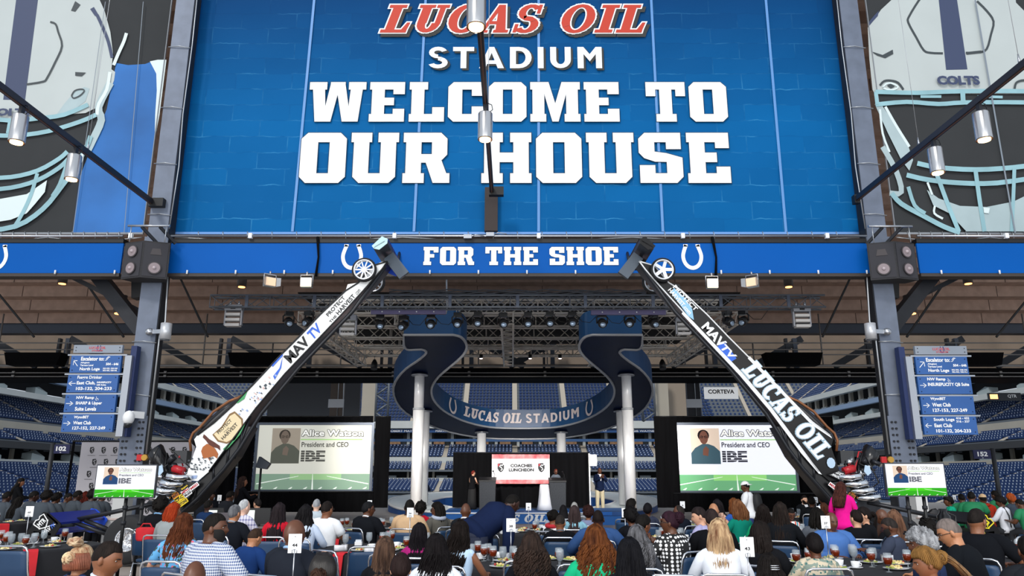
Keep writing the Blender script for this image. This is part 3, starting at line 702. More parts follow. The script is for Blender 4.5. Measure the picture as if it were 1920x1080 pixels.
# ================================================================ stepped concrete underside, beams behind
m = MB(); prof = []
Y, z = 45.8, P(960, 606, 45.8).z
prof.append((Y, z))
k = 0
while Y > 20.4:
    prof += [(Y, z + .64)]; z += .64
    prof += [(Y - .9, z)]; Y -= .9
for i, (a, b) in enumerate(zip(prof[:-1], prof[1:])):
    m.face([(-46, a[0], a[1]), (46, a[0], a[1]), (46, b[0], b[1]), (-46, b[0], b[1])], 0)
struct(m, 'ceiling', conc, 'stepped brown concrete underside of the upper seats')
m = MB(); m.box(-46, 46, 19.9, 20.1, 16, z + .5)
struct(m, 'ceiling.001', mat('dark_soffit', '4b3a33', .9))
# joints of the precast units
m = MB()
for i in range(24):
    x = -45 + i * 3.9
    for a in range(0, len(prof) - 1, 2): m.box(x, x + .03, prof[a][0] - .012, prof[a][0] + .01, prof[a][1], prof[a + 1][1])
o = m.b('ceiling_joint', mat('joint_dark', '43352e', .9)); o['kind'] = 'structure'
m = MB()
zb1, zb2 = P(960, 624, 46).z, P(960, 607, 46).z
m.box(-46, 46, 46.0, 46.4, zb1, zb2); m.box(-46, 46, 45.85, 46.6, zb1 - .05, zb1); m.box(-46, 46, 45.85, 46.6, zb2, zb2 + .05)
cbm = thing('crossbeam', 'long grey steel crossbeam with uprights and diagonals below the concrete underside', 'beam', (0, 46, zb1))
m.w('beam', mat('beam_grey', '3c424e', .5, .2), cbm)
# back wall with beige panels between diagonal braces
m = MB(); zc = P(960, 690, 48).z; m.box(-46, 46, 49.5, 49.8, zc, zb2 + 1)
struct(m, 'wall_back', mat('panel_beige', '8f7f70', .9, var=.25, sc=.35))
for i in range(16):
    x = -39.5 + i * 5.2 + .8
    zt_ = zb1; s = -1 if x > 0 else 1; q = Vector((x, 48, zc)); hh = zt_ - zc
    for (ax, az, bx_, bz, w_, h_, nm_, mt_) in ((-.3, 0, -.3, hh, .26, .3, 'upright', mat('beam_grey', '3c424e')), (-.85, 0, -.85, hh, .15, .3, 'upright', dsteel), (s * -.2, hh, s * 3.1, .1, .42, .15, 'diagonal', dsteel)):
        m = MB(); m.beam(q + Vector((ax, 0, az)), q + Vector((bx_, .05, bz)), w_, h_, up=(0, 1, 0)); m.w(nm_, mt_, cbm)
cwk = thing('catwalk_railing', 'grey catwalk railing of four rails under the crossbeam', 'railing', (0, 44.5, P(960, 684, 44.5).z))
for i, py in enumerate((643, 655, 664, 684)):
    q = P(960, py, 44.5); m = MB(); m.cyl((-46, 44.5 + i * .1, q.z), (46, 44.5 + i * .1, q.z), .04 if i != 3 else .08, n=6)
    m.w('rail', mat('rail_grey', '85827f', .5, .4), cwk)
za, zb_ = P(960, 684, 44.5).z, P(960, 643, 44.5).z
for i in range(22):
    m = MB(); x = -43 + i * 4.1; m.cyl((x, 44.6, za), (x, 44.6, zb_ if i % 3 else zb_ + 1.8), .045, n=6)
    m.w('post', mat('rail_grey', '85827f'), cwk)
m = MB(); zq = P(960, 718, 49).z; m.box(-48, 48, 46.5, 49.2, zq, P(960, 690, 46.5).z)
solo(m, 'valance', blk2, 'wide black valance hanging over the stadium opening', 'valance')
for py, Y in ((699, 45.6), (706, 45.6)):
    q = P(960, py, Y); m = MB(); m.cyl((-46, Y, q.z), (46, Y, q.z), .035, n=6)
    for i in range(20): m.cbox((-44 + i * 4.6, Y - .04, q.z + .03), (.15, .08, .13))
    solo(m, 'conduit', mat('rail_grey', '85827f'), 'thin %s conduit across the black valance' % ('upper' if py < 700 else 'lower'), 'pipe')
for px in (60, 480, 1490, 1830):
    q = P(px, 670, 43.5); m = MB(); m.add([(-1, 0, -.3), (1, 0, -.3), (1.15, 0, .2), (-1.15, 0, .2), (-1, .6, -.3), (1, .6, -.3), (1.15, .6, .2), (-1.15, .6, .2)], [(0, 1, 2, 3), (5, 4, 7, 6), (0, 4, 5, 1), (3, 2, 6, 7), (1, 5, 6, 2), (4, 0, 3, 7)])
    o = solo(m, 'ceiling_loudspeaker', blk2, {60: 'black hanging box on the catwalk, far left', 480: 'black hanging box on the catwalk, left of the left race car', 1490: 'black hanging box on the catwalk, right of the right race car', 1830: 'black hanging box on the catwalk, far right'}[px], 'loudspeaker'); o.location = q; o.scale = (1.45,) * 3
# large diagonals and hanger rods near the columns
def rod(a, b, w, m_, lab, name='brace', cat='brace', group=None, h=None):
    m = MB(); m.beam(a, b, w, h or w, up=(0, 1, 0)); mid = (Vector(a) + Vector(b)) / 2
    return solo(m, name, m_, lab, cat, group, loc=mid)
for s, sd in ((-1, 'left'), (1, 'right')):
    f = lambda x, y, Y: P(966 + s * abs(x - 966), y, Y)
    rod(f(175, 505, 19.2), f(268, 622, 19.2), .32, dsteel, 'big dark diagonal beam running down to the %s column' % sd, h=.4)
    rod(f(262, 500, 19.4), f(262, 560, 19.4), .3, black, 'short black upright beside the %s column head' % sd)
    rod(f(128, 516, 20), f(262, 583, 20), .12, dsteel, 'slim dark strut below the blue strip by the %s column' % sd)
    rod(f(-40, 505, 40), f(64, 632, 40), .09, black, 'thin hanger rod at the far %s under the concrete steps' % sd, 'hanger_rod', 'rod')
    rod(f(165, 535, 40), f(232, 632, 40), .1, black, 'thin hanger rod left and right of the %s column' % sd, 'hanger_rod', 'rod')
    rod(f(335, 515, 40), f(390, 632, 40), .09, black, 'thin hanger rod inward of the %s column' % sd, 'hanger_rod', 'rod')
    for px, py, sz in ((118, 522, .9), (225, 575, 1.15), (454, 528, .9)):
        q = f(px, py, 22); r = thing('downlight', {118: 'outer', 225: 'lower', 454: 'inner'}[px] + ' brown cylinder downlight near the %s column' % sd, 'light', q)
        m = MB(); m.cyl((0, 0, -.18 * sz), (0, 0, .3 * sz), .15 * sz, n=16); m.b('housing', mat('downlight_brown', '4c4441', .5, .3), r)
        m = MB(); m.cyl((0, 0, -.2 * sz), (0, 0, -.18 * sz), .11 * sz, n=14); m.b('lamp', mat('amber_glow', 'ff9a55', .5, em=6), r)
# inner posts by the opening
for s, sd in ((-1, 'left'), (1, 'right')):
    x = 966 + s * (966 - 629); a = P(x, 785, 49.6); t = P(x, 712, 49.6)
    r = thing('inner_post', 'brown steel post with conduits left of centre above the screen' if s < 0 else 'dark steel post with white box above the right screen', 'post', a)
    m = MB(); m.box(-.42, .42, 0, .4, -a.z, t.z - a.z); m.b('post', mat('post_brown', '5b5049', .6) if s < 0 else dsteel, r)
    m = MB(); m.cyl((.1, -.04, -a.z), (.1, -.04, t.z - a.z), .03, n=6); m.b('conduit', galv, r)
    m = MB(); m.cyl((.55, -.04, -a.z), (.42, -.04, t.z - a.z), .03, n=6); m.b('conduit', galv, r)
    m = MB(); m.box(-.5, .5, -.12, 0, .7, 1.25); m.b('junction_box', trimgrey, r)
# ================================================================ trusses
trs = mat('truss_alu', 'e8e0d6', .4, .25); trb = mat('truss_dark', '6a7079', .4, .4)
_br = {}
def truss(name, a, b, w, h, m_, lab, group, rc_=.028, rb=.014, step=.5, single=False):
    a = Vector(a); b = Vector(b); r = thing(name, lab, 'truss', a, group=group)
    d = (b - a); L_ = d.length; d.normalize(); x = d.cross(Vector((0, 0, 1))).normalized() * (w / 2); z = Vector((0, 0, h / 2))
    cs = [x + z, x - z, -x - z, -x + z]
    for c in cs:
        m = MB(); m.cyl(c, c + d * L_, rc_, n=6); m.b('chord', m_, r)
    n = max(2, int(round(L_ / step))); allb = MB()
    for i in range(n):
        p = d * (L_ * i / n); q = d * (L_ * (i + 1) / n)
        for k in range(4):
            c1, c2 = cs[k], cs[(k + 1) % 4]
            if i % 2: c1, c2 = c2, c1
            if single and k in (0, 2):
                m = MB(); m.cyl(p + c1, q + c2, rb, n=5); m.b('diagonal', m_, r)
            else: allb.cyl(p + c1, q + c2, rb, n=4, cap=False)
        if i % 4 == 0:
            for k in range(4): allb.cyl(p + cs[k], p + cs[(k + 1) % 4], rb, n=4, cap=False)
    o = allb.b('bracing', m_, r); o['kind'] = 'stuff'
    return r
YT = 20.8
xa = P(398, 568, YT).x; xb = P(1543, 568, YT).x; zt0 = P(960, 567, YT).z
truss('lighting_truss', (xa, YT, zt0), (xb, YT, zt0), .34, .34, trb, 'long dark front truss across the whole stage, carrying moving lights', None, .03, .013, .42, True)
for i in range(9):
    m = MB(); m.cbox((xa + (xb - xa) * (.06 + i * .11), YT - .18, zt0), (.09, .03, .38)); m.w('coupler', mat('coupler', '5a6272', .4, .5), S.objects['lighting_truss'])
ZR = 8.4
ys = (31.2, 34.0, 37.0, 40.0, 42.6); xr = (-8.4, 8.8)
names = ('first', 'second', 'third', 'fourth', 'rearmost')
for i, y in enumerate(ys):
    truss('roof_truss', (xr[0], y, ZR + .22), (xr[1], y, ZR + .22), .5, .56, trs, names[i] + ' crosswise silver truss of the stage roof behind the front truss', 'crosswise trusses of the stage roof', .045, .024, .6)
for i, x in enumerate((-8.6, -4.6, -.2, 4.6, 9.1)):
    truss('roof_truss', (x, 30.6, ZR - .35), (x, 43, ZR - .35), .5, .5, trs, ('outer left', 'inner left', 'middle', 'inner right', 'outer right')[i] + ' lengthwise silver truss of the stage roof', 'lengthwise trusses of the stage roof', .045, .024, .6)
m = MB()
for i in range(5):
    pts = [(xa + 5 + (xb - xa - 10) * j / 30, YT - .05 + .05 * math.sin(i + j), zt0 + .22 + .03 * i + .02 * math.sin(j * 1.7 + i * 2)) for j in range(31)]
    m.tube(pts, .018, 4)
solo(m, 'cable_bundle', mat('cable_grey', '5c6068', .5), 'bundle of grey cables lying along the top of the front truss', 'cables', kind='stuff')
for px0, px1, py, lab in ((696, 836, 585, 'left'), (1108, 1248, 586, 'right')):
    a = P(px0, py, 21.0); b = P(px1, py, 21.0); r = thing('purple_beam', 'short purple grey beam under the front truss, %s one' % lab, 'beam', a, group='purple beams under the truss')
    m = MB(); m.box(0, b.x - a.x, -.05, .05, -.07, .07); m.b('beam', mat('beam_purple', '554f78', .5), r)
    for k in range(4):
        m = MB(); m.sph(((b.x - a.x) * (.15 + .23 * k), -.05, 0), .02, 6, 4); m.b('bolt', white, r)
    m = MB(); e = 1 if lab == 'left' else 1; m.tube([(b.x - a.x, 0, -.05), (b.x - a.x + .03, 0, .1), (b.x - a.x, 0, .9), (b.x - a.x + .02, 0, 1.3)], .025, 6); m.b('drop_pipe', alu, r)
m = MB(); m.box(xr[0] - .6, xr[1] + .8, 30.8, 43.4, ZR + .75, ZR + .8)  # added sheet, its dark colour stands for dim shade behind the trusses
solo(m, 'shade_sheet', mat('shade_sheet', '1b1715', .9), 'dark sheet added over the stage roof trusses as painted shade', 'shade sheet')
# moving heads
mvb = mat('fixture_black', '16171a', .4); lens = mat('lens_blue', '9fb4cc', .1, .3)
def moving_head():
    r = thing('moving_head_light', 'x', 'light', (0, 0, 0), group='moving head lights under the front truss')
    m = MB(); m.cbox((0, 0, .17), (.2, .18, .1)); m.b('base', mvb, r)
    m = MB(); m.cyl((-.03, 0, .22), (-.03, 0, .36), .015, n=6); m.cyl((.05, 0, .22), (.05, 0, .36), .015, n=6); m.b('clamp', alu, r)
    m = MB(); m.tube([(-.13, 0, -.05), (-.14, 0, .1), (-.1, 0, .14), (.1, 0, .14), (.14, 0, .1), (.13, 0, -.05)], .022, 6); m.b('yoke', mvb, r)
    m = MB(); m.tube([(0, .1, .05), (0, .06, 0), (0, -.08, -.07), (0, -.14, -.10)], [.07, .11, .12, .1], 12); h = m.b('head', mvb, r)
    m = MB(); m.sph((0, -.14, -.1), (.075, .03, .075), 12, 6); m.b('lens', lens, h)
    m = MB(); m.tube([(.1, 0, .15), (.25, .02, -.02), (.45, .02, -.05), (.7, 0, .2)], .008, 4); m.b('cable', black, r)
    return r
mh = moving_head(); i = 0
for px, py, ro in ((541, 601, 30), (579, 600, -30), (712, 606, 15), (757, 608, -20), (808, 605, 0), (858, 603, 0), (896, 601, 0), (943, 603, 10), (990, 602, 0), (1031, 601, 0), (1073, 601, 0), (1129, 603, 0), (1181, 602, -15), (1225, 603, 15), (1364, 600, 35), (1394, 599, -40)):
    q = P(px, py, 21.6); lab = 'black moving head light, %s from left of the row under the front truss' % ('first second third fourth fifth sixth seventh eighth ninth tenth eleventh twelfth thirteenth fourteenth fifteenth sixteenth'.split()[i])
    if i == 0: o = mh; o.location = q; o['label'] = lab; o.rotation_euler = (0, 0, R(ro))
    else: o = dup(mh, q, R(ro), lab)
    o.scale = (1.15,) * 3; i += 1
# LED wash fixtures
def wash():
    r = thing('wash_light', 'x', 'light', group='grey wash lights hanging in yokes')
    g = mat('wash_grey', '9598a0', .4, .3)
    m = MB(); m.cbox((0, 0, .28), (.48, .22, .16)); m.b('base', g, r)
    m = MB(); m.cyl((-.12, 0, .36), (-.12, 0, .48), .03, n=6); m.cyl((.12, 0, .36), (.12, 0, .48), .03, n=6); m.b('clamp', alu, r)
    for k in (-1, 1):
        m = MB(); m.beam((k * .23, 0, .2), (k * .23, 0, -.22), .04, .1, up=(0, 1, 0)); m.b('arm', g, r)
    for z in (.1, -.05, -.2):
        m = MB(); m.box(-.2, .2, -.1, .1, z - .05, z + .03); m.b('louvre', mat('wash_strip', 'c7c5c4', .4), r)
    m = MB(); m.cbox((0, 0, .26), (.14, .23, .05)); m.b('display', black, r)
    return r
ws = wash()
for k, (px, py, Y, sc, lab) in enumerate(((438, 596, YT, 1, 'grey wash light under the left end of the front truss'), (1503, 598, YT, 1, 'grey wash light under the right end of the front truss'), (653, 614, 22, 1, 'grey wash light right of the left race car body'), (1281, 614, 22, .9, 'grey wash light left of the right race car body'))):
    q = P(px, py, Y); o = ws if k == 0 else dup(ws, q); o.location = q; o['label'] = lab; o.scale = (sc,) * 3
# small lit stage lamps at the rear
for i, px in enumerate((902, 958, 994, 1050)):
    q = P(px, 672, 42); r = thing('stage_lamp', ('first', 'second', 'third', 'fourth')[i] + ' small lit lamp from left under the rear roof truss', 'light', q, group='lit lamps at the rear of the roof')
    m = MB(); m.cyl((0, 0, 0), (0, 0, .22), .1, n=10); m.b('housing', mvb, r)
    m = MB(); m.cyl((0, 0, -.02), (0, 0, 0), .085, n=10); m.b('lamp', mat('pink_glow', 'ffdcd6', .5, em=9), r)
for px, py, lab in ((702, 684, 'black par lamp hanging left of the horseshoe'), (1242, 684, 'black par lamp hanging right of the horseshoe')):
    q = P(px, py, 42); r = thing('par_lamp', lab, 'light', q); m = MB(); m.tube([(0, 0, .3), (0, 0, .1), (0, -.1, -.25)], [.07, .17, .19], 12); m.b('can', mvb, r); m = MB(); m.cyl((0, 0, .3), (0, 0, .5), .02, n=5); m.b('clamp', alu, r)
# ================================================================ giant horseshoe canopy
KT = .235; Y0T = 28.5; Z0T = P(960, 627, 28.5).z
def PT(px, py):
    d = ray(px, py); t = (Z0T + KT * Y0T - H) / (d.z + KT * d.y); return Vector((0, 0, H)) + d * t
inner = [(850, 627), (864, 631), (873, 641), (875, 652), (869, 664), (857, 676), (840, 690), (822, 706), (811, 722), (809, 736), (815, 752), (833, 770), (865, 787), (905, 798), (945, 802)]
outer = [(757, 627), (757, 646), (760, 652), (768, 655), (790, 654), (799, 658), (796, 665), (781, 677), (762, 690), (746, 707), (738, 724), (739, 742), (750, 763), (773, 781), (802, 795), (842, 809), (888, 818), (935, 822)]
def half(pts, flip): return [((1961 - x) if flip else x, y) for x, y in pts]
inn = smooth2(half(inner, 0) + list(reversed(half(inner, 1))), 3)
out = [(757, 627)] + smooth2(half(outer, 0)[1:] + list(reversed(half(outer, 1)))[:-1], 2) + [(1204, 627)]
hp = [PT(*p) for p in out] ; ip = [PT(*p) for p in inn]
hs_ = thing('horseshoe_canopy', 'giant navy horseshoe canopy on round columns above the stage', 'canopy', PT(980, 740))
TH_ = .95
ringpts = hp + list(reversed(ip)); n = len(ringpts); up = Vector((0, 0, TH_))
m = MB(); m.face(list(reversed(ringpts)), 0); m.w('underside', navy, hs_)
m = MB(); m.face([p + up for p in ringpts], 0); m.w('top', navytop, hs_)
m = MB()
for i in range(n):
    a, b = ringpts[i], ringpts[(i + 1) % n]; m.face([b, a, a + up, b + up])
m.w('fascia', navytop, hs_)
m = MB(); m.tube([p - Vector((0, 0, .02)) for p in ringpts], .055, 6, closed=True); m.w('edge_trim', trimgrey, hs_)
def inner_at(px):
    best = None
    for a, b in zip(inn[:-1], inn[1:]):
        if a[1] > 745 and min(a[0], b[0]) <= px <= max(a[0], b[0]) and a[0] != b[0]:
            t = (px - a[0]) / (b[0] - a[0]); y = a[1] + (b[1] - a[1]) * t; best = PT(px, y)
    return best if best is not None else PT(px, 800)
def fas(x0, x1, za, zb2):
    def f(u, v):
        p = inner_at(x0 + (x1 - x0) * u); return p + Vector((0, -.06, za + (zb2 - za) * v))
    return f
letters(hs_, 'LUCAS OIL', G2, ((fas(871, 978, .26, .76), 0, .25),), mat('letter_pink', 'efe2e0', .5), gap=1.2, shear=.2)
letters(hs_, 'STADIUM', G3, ((fas(986, 1086, .26, .74), 0, .1),), mat('letter_pink', 'efe2e0'), gap=1.9)
for px in (849, 1105):
    a = inner_at(px - 8); b = inner_at(px + 8); c = (a + b) / 2 + Vector((0, -.08, .46)); dx = (b - a) / 2
    m = MB(); horseshoe(m, lambda u, v: c + dx * u + Vector((0, 0, v * .38))); m.w('horseshoe_emblem', mat('letter_pink', 'efe2e0'), hs_)
colm = mat('column_metal', 'f4f4f8', .35, .15, var=.12, sc=5, stretch=(1, 1, .15))
def hcol(px, py, rad, lab, two=True):
    q = PT(px, py); zb0 = .04 + .04 * (q.y - 30) + .02 if q.y > 33 else 0; q.z -= zb0; r = thing('round_column', lab, 'column', (q.x, q.y, zb0), group='round metal columns carrying the horseshoe')
    m = MB()
    if two:
        m.cyl((0, 0, q.z * .75), (0, 0, q.z), rad * .88, n=20); m.b('upper_shaft', colm, r)
        m = MB(); m.cyl((0, 0, 0), (0, 0, q.z * .75), rad, n=20); m.b('lower_shaft', colm, r)
        m = MB(); m.cyl((0, 0, q.z * .75 - .06), (0, 0, q.z * .75 + .03), rad * 1.06, n=20); m.b('ring', trimgrey, r)
    else: m.cyl((0, 0, 0), (0, 0, q.z), rad, n=20); m.b('shaft', colm, r)
    m = MB(); m.lathe([(rad * 1.5, q.z - .09), (rad * 1.55, q.z - .05), (rad * 1.4, q.z)], n=20); m.b('collar', alu, r)
hcol(787, 701, .24, 'front left round metal column of the horseshoe'); hcol(1174, 701, .24, 'front right round metal column of the horseshoe')
hcol(797, 769, .24, 'round column half hidden behind the front left one', False); hcol(1164, 769, .24, 'round column half hidden behind the front right one', False)
hcol(903, 809, .24, 'rear left round white column behind the stage drape', False); hcol(1052, 809, .24, 'rear right round white column behind the stage drape', False)
# ---- horseshoe plinth on the ground
KB = .04; Z0B = .04
def PB(px, py):
    d = ray(px, py); t = (Z0B - KB * 30 - H) / (d.z - KB * d.y); return Vector((0, 0, H)) + d * t
po = [(870, 961), (800, 959), (756, 955), (734, 948), (728, 941), (734, 935), (756, 930), (804, 925), (850, 922.5), (940, 921)]
pi_ = [(868, 955), (838, 950), (816, 945), (807, 939.5), (821, 935), (850, 931), (940, 929)]
o2 = smooth2(half(po, 0) + list(reversed(half(po, 1))), 3); i2 = smooth2(half(pi_, 0) + list(reversed(half(pi_, 1))), 3)
o2 = [PB(*p) for p in o2]; i2 = [PB(*p) for p in i2]; rp = o2 + list(reversed(i2))
pr = thing('horseshoe_plinth', 'low pale horseshoe plinth on the floor with blue sides', 'plinth', (PB(980, 940).x, PB(980, 940).y, 0))
m = MB(); m.face(rp); m.w('top', mat('plinth_top', 'e6f0f2', .35, var=.08, sc=.6), pr)
m = MB()
for i in range(len(rp)):
    a, b = rp[i], rp[(i + 1) % len(rp)]; m.face([a, b, Vector((b.x, b.y, .001)), Vector((a.x, a.y, .001))])
m.w('skirt', mat('plinth_blue', '0f4a8f', .5), pr)
m = MB(); m.tube(rp, .06, 6, closed=True); m.w('edge_trim', white, pr)
m = MB(); m.face([Vector((p.x, p.y, .03)) for p in i2]); m.w('inner_floor', mat('plinth_navy', '102c66', .5), pr)
# ================================================================ stage, drapes, screens
drape = mat('black_drape', '0b0b0d', .95, spec=.08, var=.3, sc=3, stretch=(3, 3, .2))
def curtain(name, px0, px1, py0, py1, Y, lab, m_=None, amp=.06, per=.35):
    a = P(px0, py1, Y); b = P(px1, py0, Y); zt_, zbm = b.z, max(0, a.z); n = max(6, int((b.x - a.x) / .09))
    m = MB(); vs = []
    for i in range(n + 1):
        x = a.x + (b.x - a.x) * i / n; y = Y + amp * math.sin(x * 2 * PI / per) + amp * .5 * math.sin(x * 5.3)
        vs += [(x, y * 1, zbm), (x, Y + (y - Y) * .7, (zbm + zt_) / 2), (x, Y + (y - Y) * .4, zt_)]
    fs = [(i * 3 + k, i * 3 + 3 + k, i * 3 + 4 + k, i * 3 + 1 + k) for i in range(n) for k in (0, 1)]
    m.add(vs, fs, 0, True)
    r = thing(name, lab, 'curtain', ((a.x + b.x) / 2, Y, zbm)); m.w('cloth', m_ or drape, r)
    m = MB(); m.cyl((a.x, Y, zt_), (b.x, Y, zt_), .03, n=6); m.w('top_pipe', black, r)
    return r
YD = 31.6
stg = .42
xs0 = P(836, 965, 29).x; xs1 = P(1108, 965, 29).x
st = thing('stage', 'low stage with bright blue printed skirt', 'stage', ((xs0 + xs1) / 2, 29.2, 0))
m = MB(); m.box(xs0 - .1, xs1 + 1.6, 29, 32.5, 0, stg); m.w('deck', mat('deck_blue', '1c4f8c', .6), st)
zst = P(960, 958, 28.95).z
def onst(px, py): return P(px, py, 28.94)
m = MB(); m.box(P(832, 970, 28.95).x, P(1148, 970, 28.95).x, 28.95, 29, 0, stg + .0); m.w('skirt', mat('skirt_blue', '1668bb', .6, var=.06, sc=1), st)
m = MB(); m.box(xs0, xs1, 28.9, 28.95, stg - .07, stg - .02); m.w('edge_strip', white, st)
m = MB(); glyphs(m, 'LUCAS OIL', G2, lambda u, v: Vector((P(900, 975, 28.93).x + (P(1024, 975, 28.93).x - P(900, 975, 28.93).x) * u, 28.93, .06 + .26 * v)), 0, .2, gap=1.1, shear=.25); m.w('lettering', whiteprint, st)
m = MB(); m.box(P(1120, 968, 28.95).x, P(1180, 968, 28.95).x, 28.2, 29, 0, .3); m.w('step', mat('skirt_blue', '1668bb'), st)
curtain('stage_drape', 848, 1106, 849, 952, YD, 'black drape behind the lecterns on the stage')
# luncheon banner
YL = YD - .25
r = thing('luncheon_banner', 'red and white luncheon banner hung on the stage drape', 'banner', P(976, 906, YL))
cl = [P(922, 906, YL).x, P(1031, 906, YL).x]; zz = [P(976, 907, YL).z, P(976, 852, YL).z]
m = MB(); m.box(cl[0], cl[1], YL, YL + .02, zz[0], zz[1]); m.w('cloth', mat('banner_white', 'f2f3f8', .7), r)
hgt = zz[1] - zz[0]
m = MB(); m.box(cl[0], cl[1], YL - .01, YL, zz[1] - hgt * .15, zz[1]); m.box(cl[0], cl[1], YL - .01, YL, zz[0], zz[0] + hgt * .14); m.w('red_band', mat('band_red', 'd92a3c', .7, c2='f0a0a0', sc=3), r)
m = MB(); textpx(m, 'COACHES', 957, 998, 870, 876, YL - .02, 0, .05); textpx(m, 'LUNCHEON', 954, 1001, 878, 884, YL - .02, 0, .05); m.w('lettering', mat('ink', '17181c', .6), r)
def shield(m, c, w, h, Y, par=None):
    f = lambda x, z: Vector((c.x + x * w, Y, c.z + z * h))
    m.face([f(-.5, .45), f(-.5, -.1), f(-.3, -.35), f(0, -.5), f(.3, -.35), f(.5, -.1), f(.5, .3), f(.25, .35), f(.4, .5), f(-.1, .5)], 0)
    ribbon(m, [(.3, .25), (0, .3), (-.2, .15), (.1, 0), (.25, -.15), (0, -.3)], .12, lambda x, z: f(x, z) + Vector((0, -.004, 0)), 1)
    m.face([f(-.42, .4) + Vector((0, -.006, 0)), f(-.42, .1) + Vector((0, -.006, 0)), f(-.15, .4) + Vector((0, -.006, 0))], 2)
m = MB()
for px in (939, 1015): shield(m, P(px, 877, YL), .26, .36, YL - .02)
m.w('crest', [mat('ink', '17181c'), whiteprint, mat('band_red2', 'd92a3c', .6)], r)
m = MB()
for px in (939, 1015): textpx(m, 'CIRCLE CITY CLASSIC', px - 12, px + 12, 887, 888.6, YL - .02, 0, 0)
m.w('small_lettering', mat('ink_grey', '8a8a90', .6), r)
# lecterns
lecm = mat('lectern_carpet', '3a3d42', .95, var=.2, sc=30)
def lectern(px0, px1, pyt, pyb, Y, lab):
    a = P((px0 + px1) / 2, pyb, Y); w = P(px1, pyb, Y).x - P(px0, pyb, Y).x; h = P(px0, pyt, Y).z - stg
    r = thing('lectern', lab, 'lectern', (a.x, Y, stg))
    m = MB(); m.prism([(-w * .47, 0), (w * .47, 0), (w / 2, h), (-w / 2, h)], (0, 0, 0), (1, 0, 0), (0, 0, 1), -.55); m.b('body', lecm, r)
    m = MB(); m.add([(-w * .53, -.03, h - .02), (w * .53, -.03, h - .02), (w * .53, .6, h + .1), (-w * .53, .6, h + .1), (-w * .53, -.03, h + .03), (w * .53, -.03, h + .03), (w * .53, .6, h + .15), (-w * .53, .6, h + .15)], [(0, 3, 2, 1), (4, 5, 6, 7), (0, 1, 5, 4), (1, 2, 6, 5), (2, 3, 7, 6), (3, 0, 4, 7)]); m.b('top', mat('lectern_top', '1b1c1f', .5), r)
    m = MB(); m.tube([(.25, .2, h + .08), (.27, .15, h + .25), (.22, .35, h + .36)], .012, 5); m.sph((.21, .39, h + .37), .035, 8, 5); m.b('microphone', black, r)
    return r
lectern(898, 929, 902, 954, 30.0, 'grey carpeted lectern on the left of the stage'); lectern(1031, 1062, 903, 956, 30.0, 'grey carpeted lectern with the speaker, right of the luncheon banner')
q = P(1021, 955, 29.9); m = MB(); zt_ = P(1021, 908, 29.9).z - stg
ra = []
for k, (z, w) in enumerate(((zt_, .12), (zt_ - .02, .15), (zt_ * .6, .18), (zt_ * .25, .23), (.02, .27))):
    ra.append([Vector((w * (1 + .18 * math.sin(j * 2.1 + k)) * math.cos(2 * PI * j / 18), .8 * w * math.sin(2 * PI * j / 18), z)) for j in range(18)])
m.loft(list(reversed(ra)), 0); o = solo(m, 'cloth_covered_stand', mat('white_cloth', 'eef0f6', .8), 'small stand under a draped white cloth left of the speaker lectern', 'stand'); o.location = (q.x, q.y, stg)
# white pipe and lamp at the right edge of the drape
q = P(1107, 955, 31.3); r = thing('drape_stand', 'white upright pole at the right edge of the stage drape', 'pole', (q.x, q.y, 0)); hh = P(1107, 850, 31.3).z
m = MB(); m.cyl((0, 0, 0), (0, 0, hh), .03, n=8); m.b('pole', white, r); m = MB(); m.box(.02, .3, -.1, .1, hh - .5, hh - .05); m.b('lamp_head', white, r)
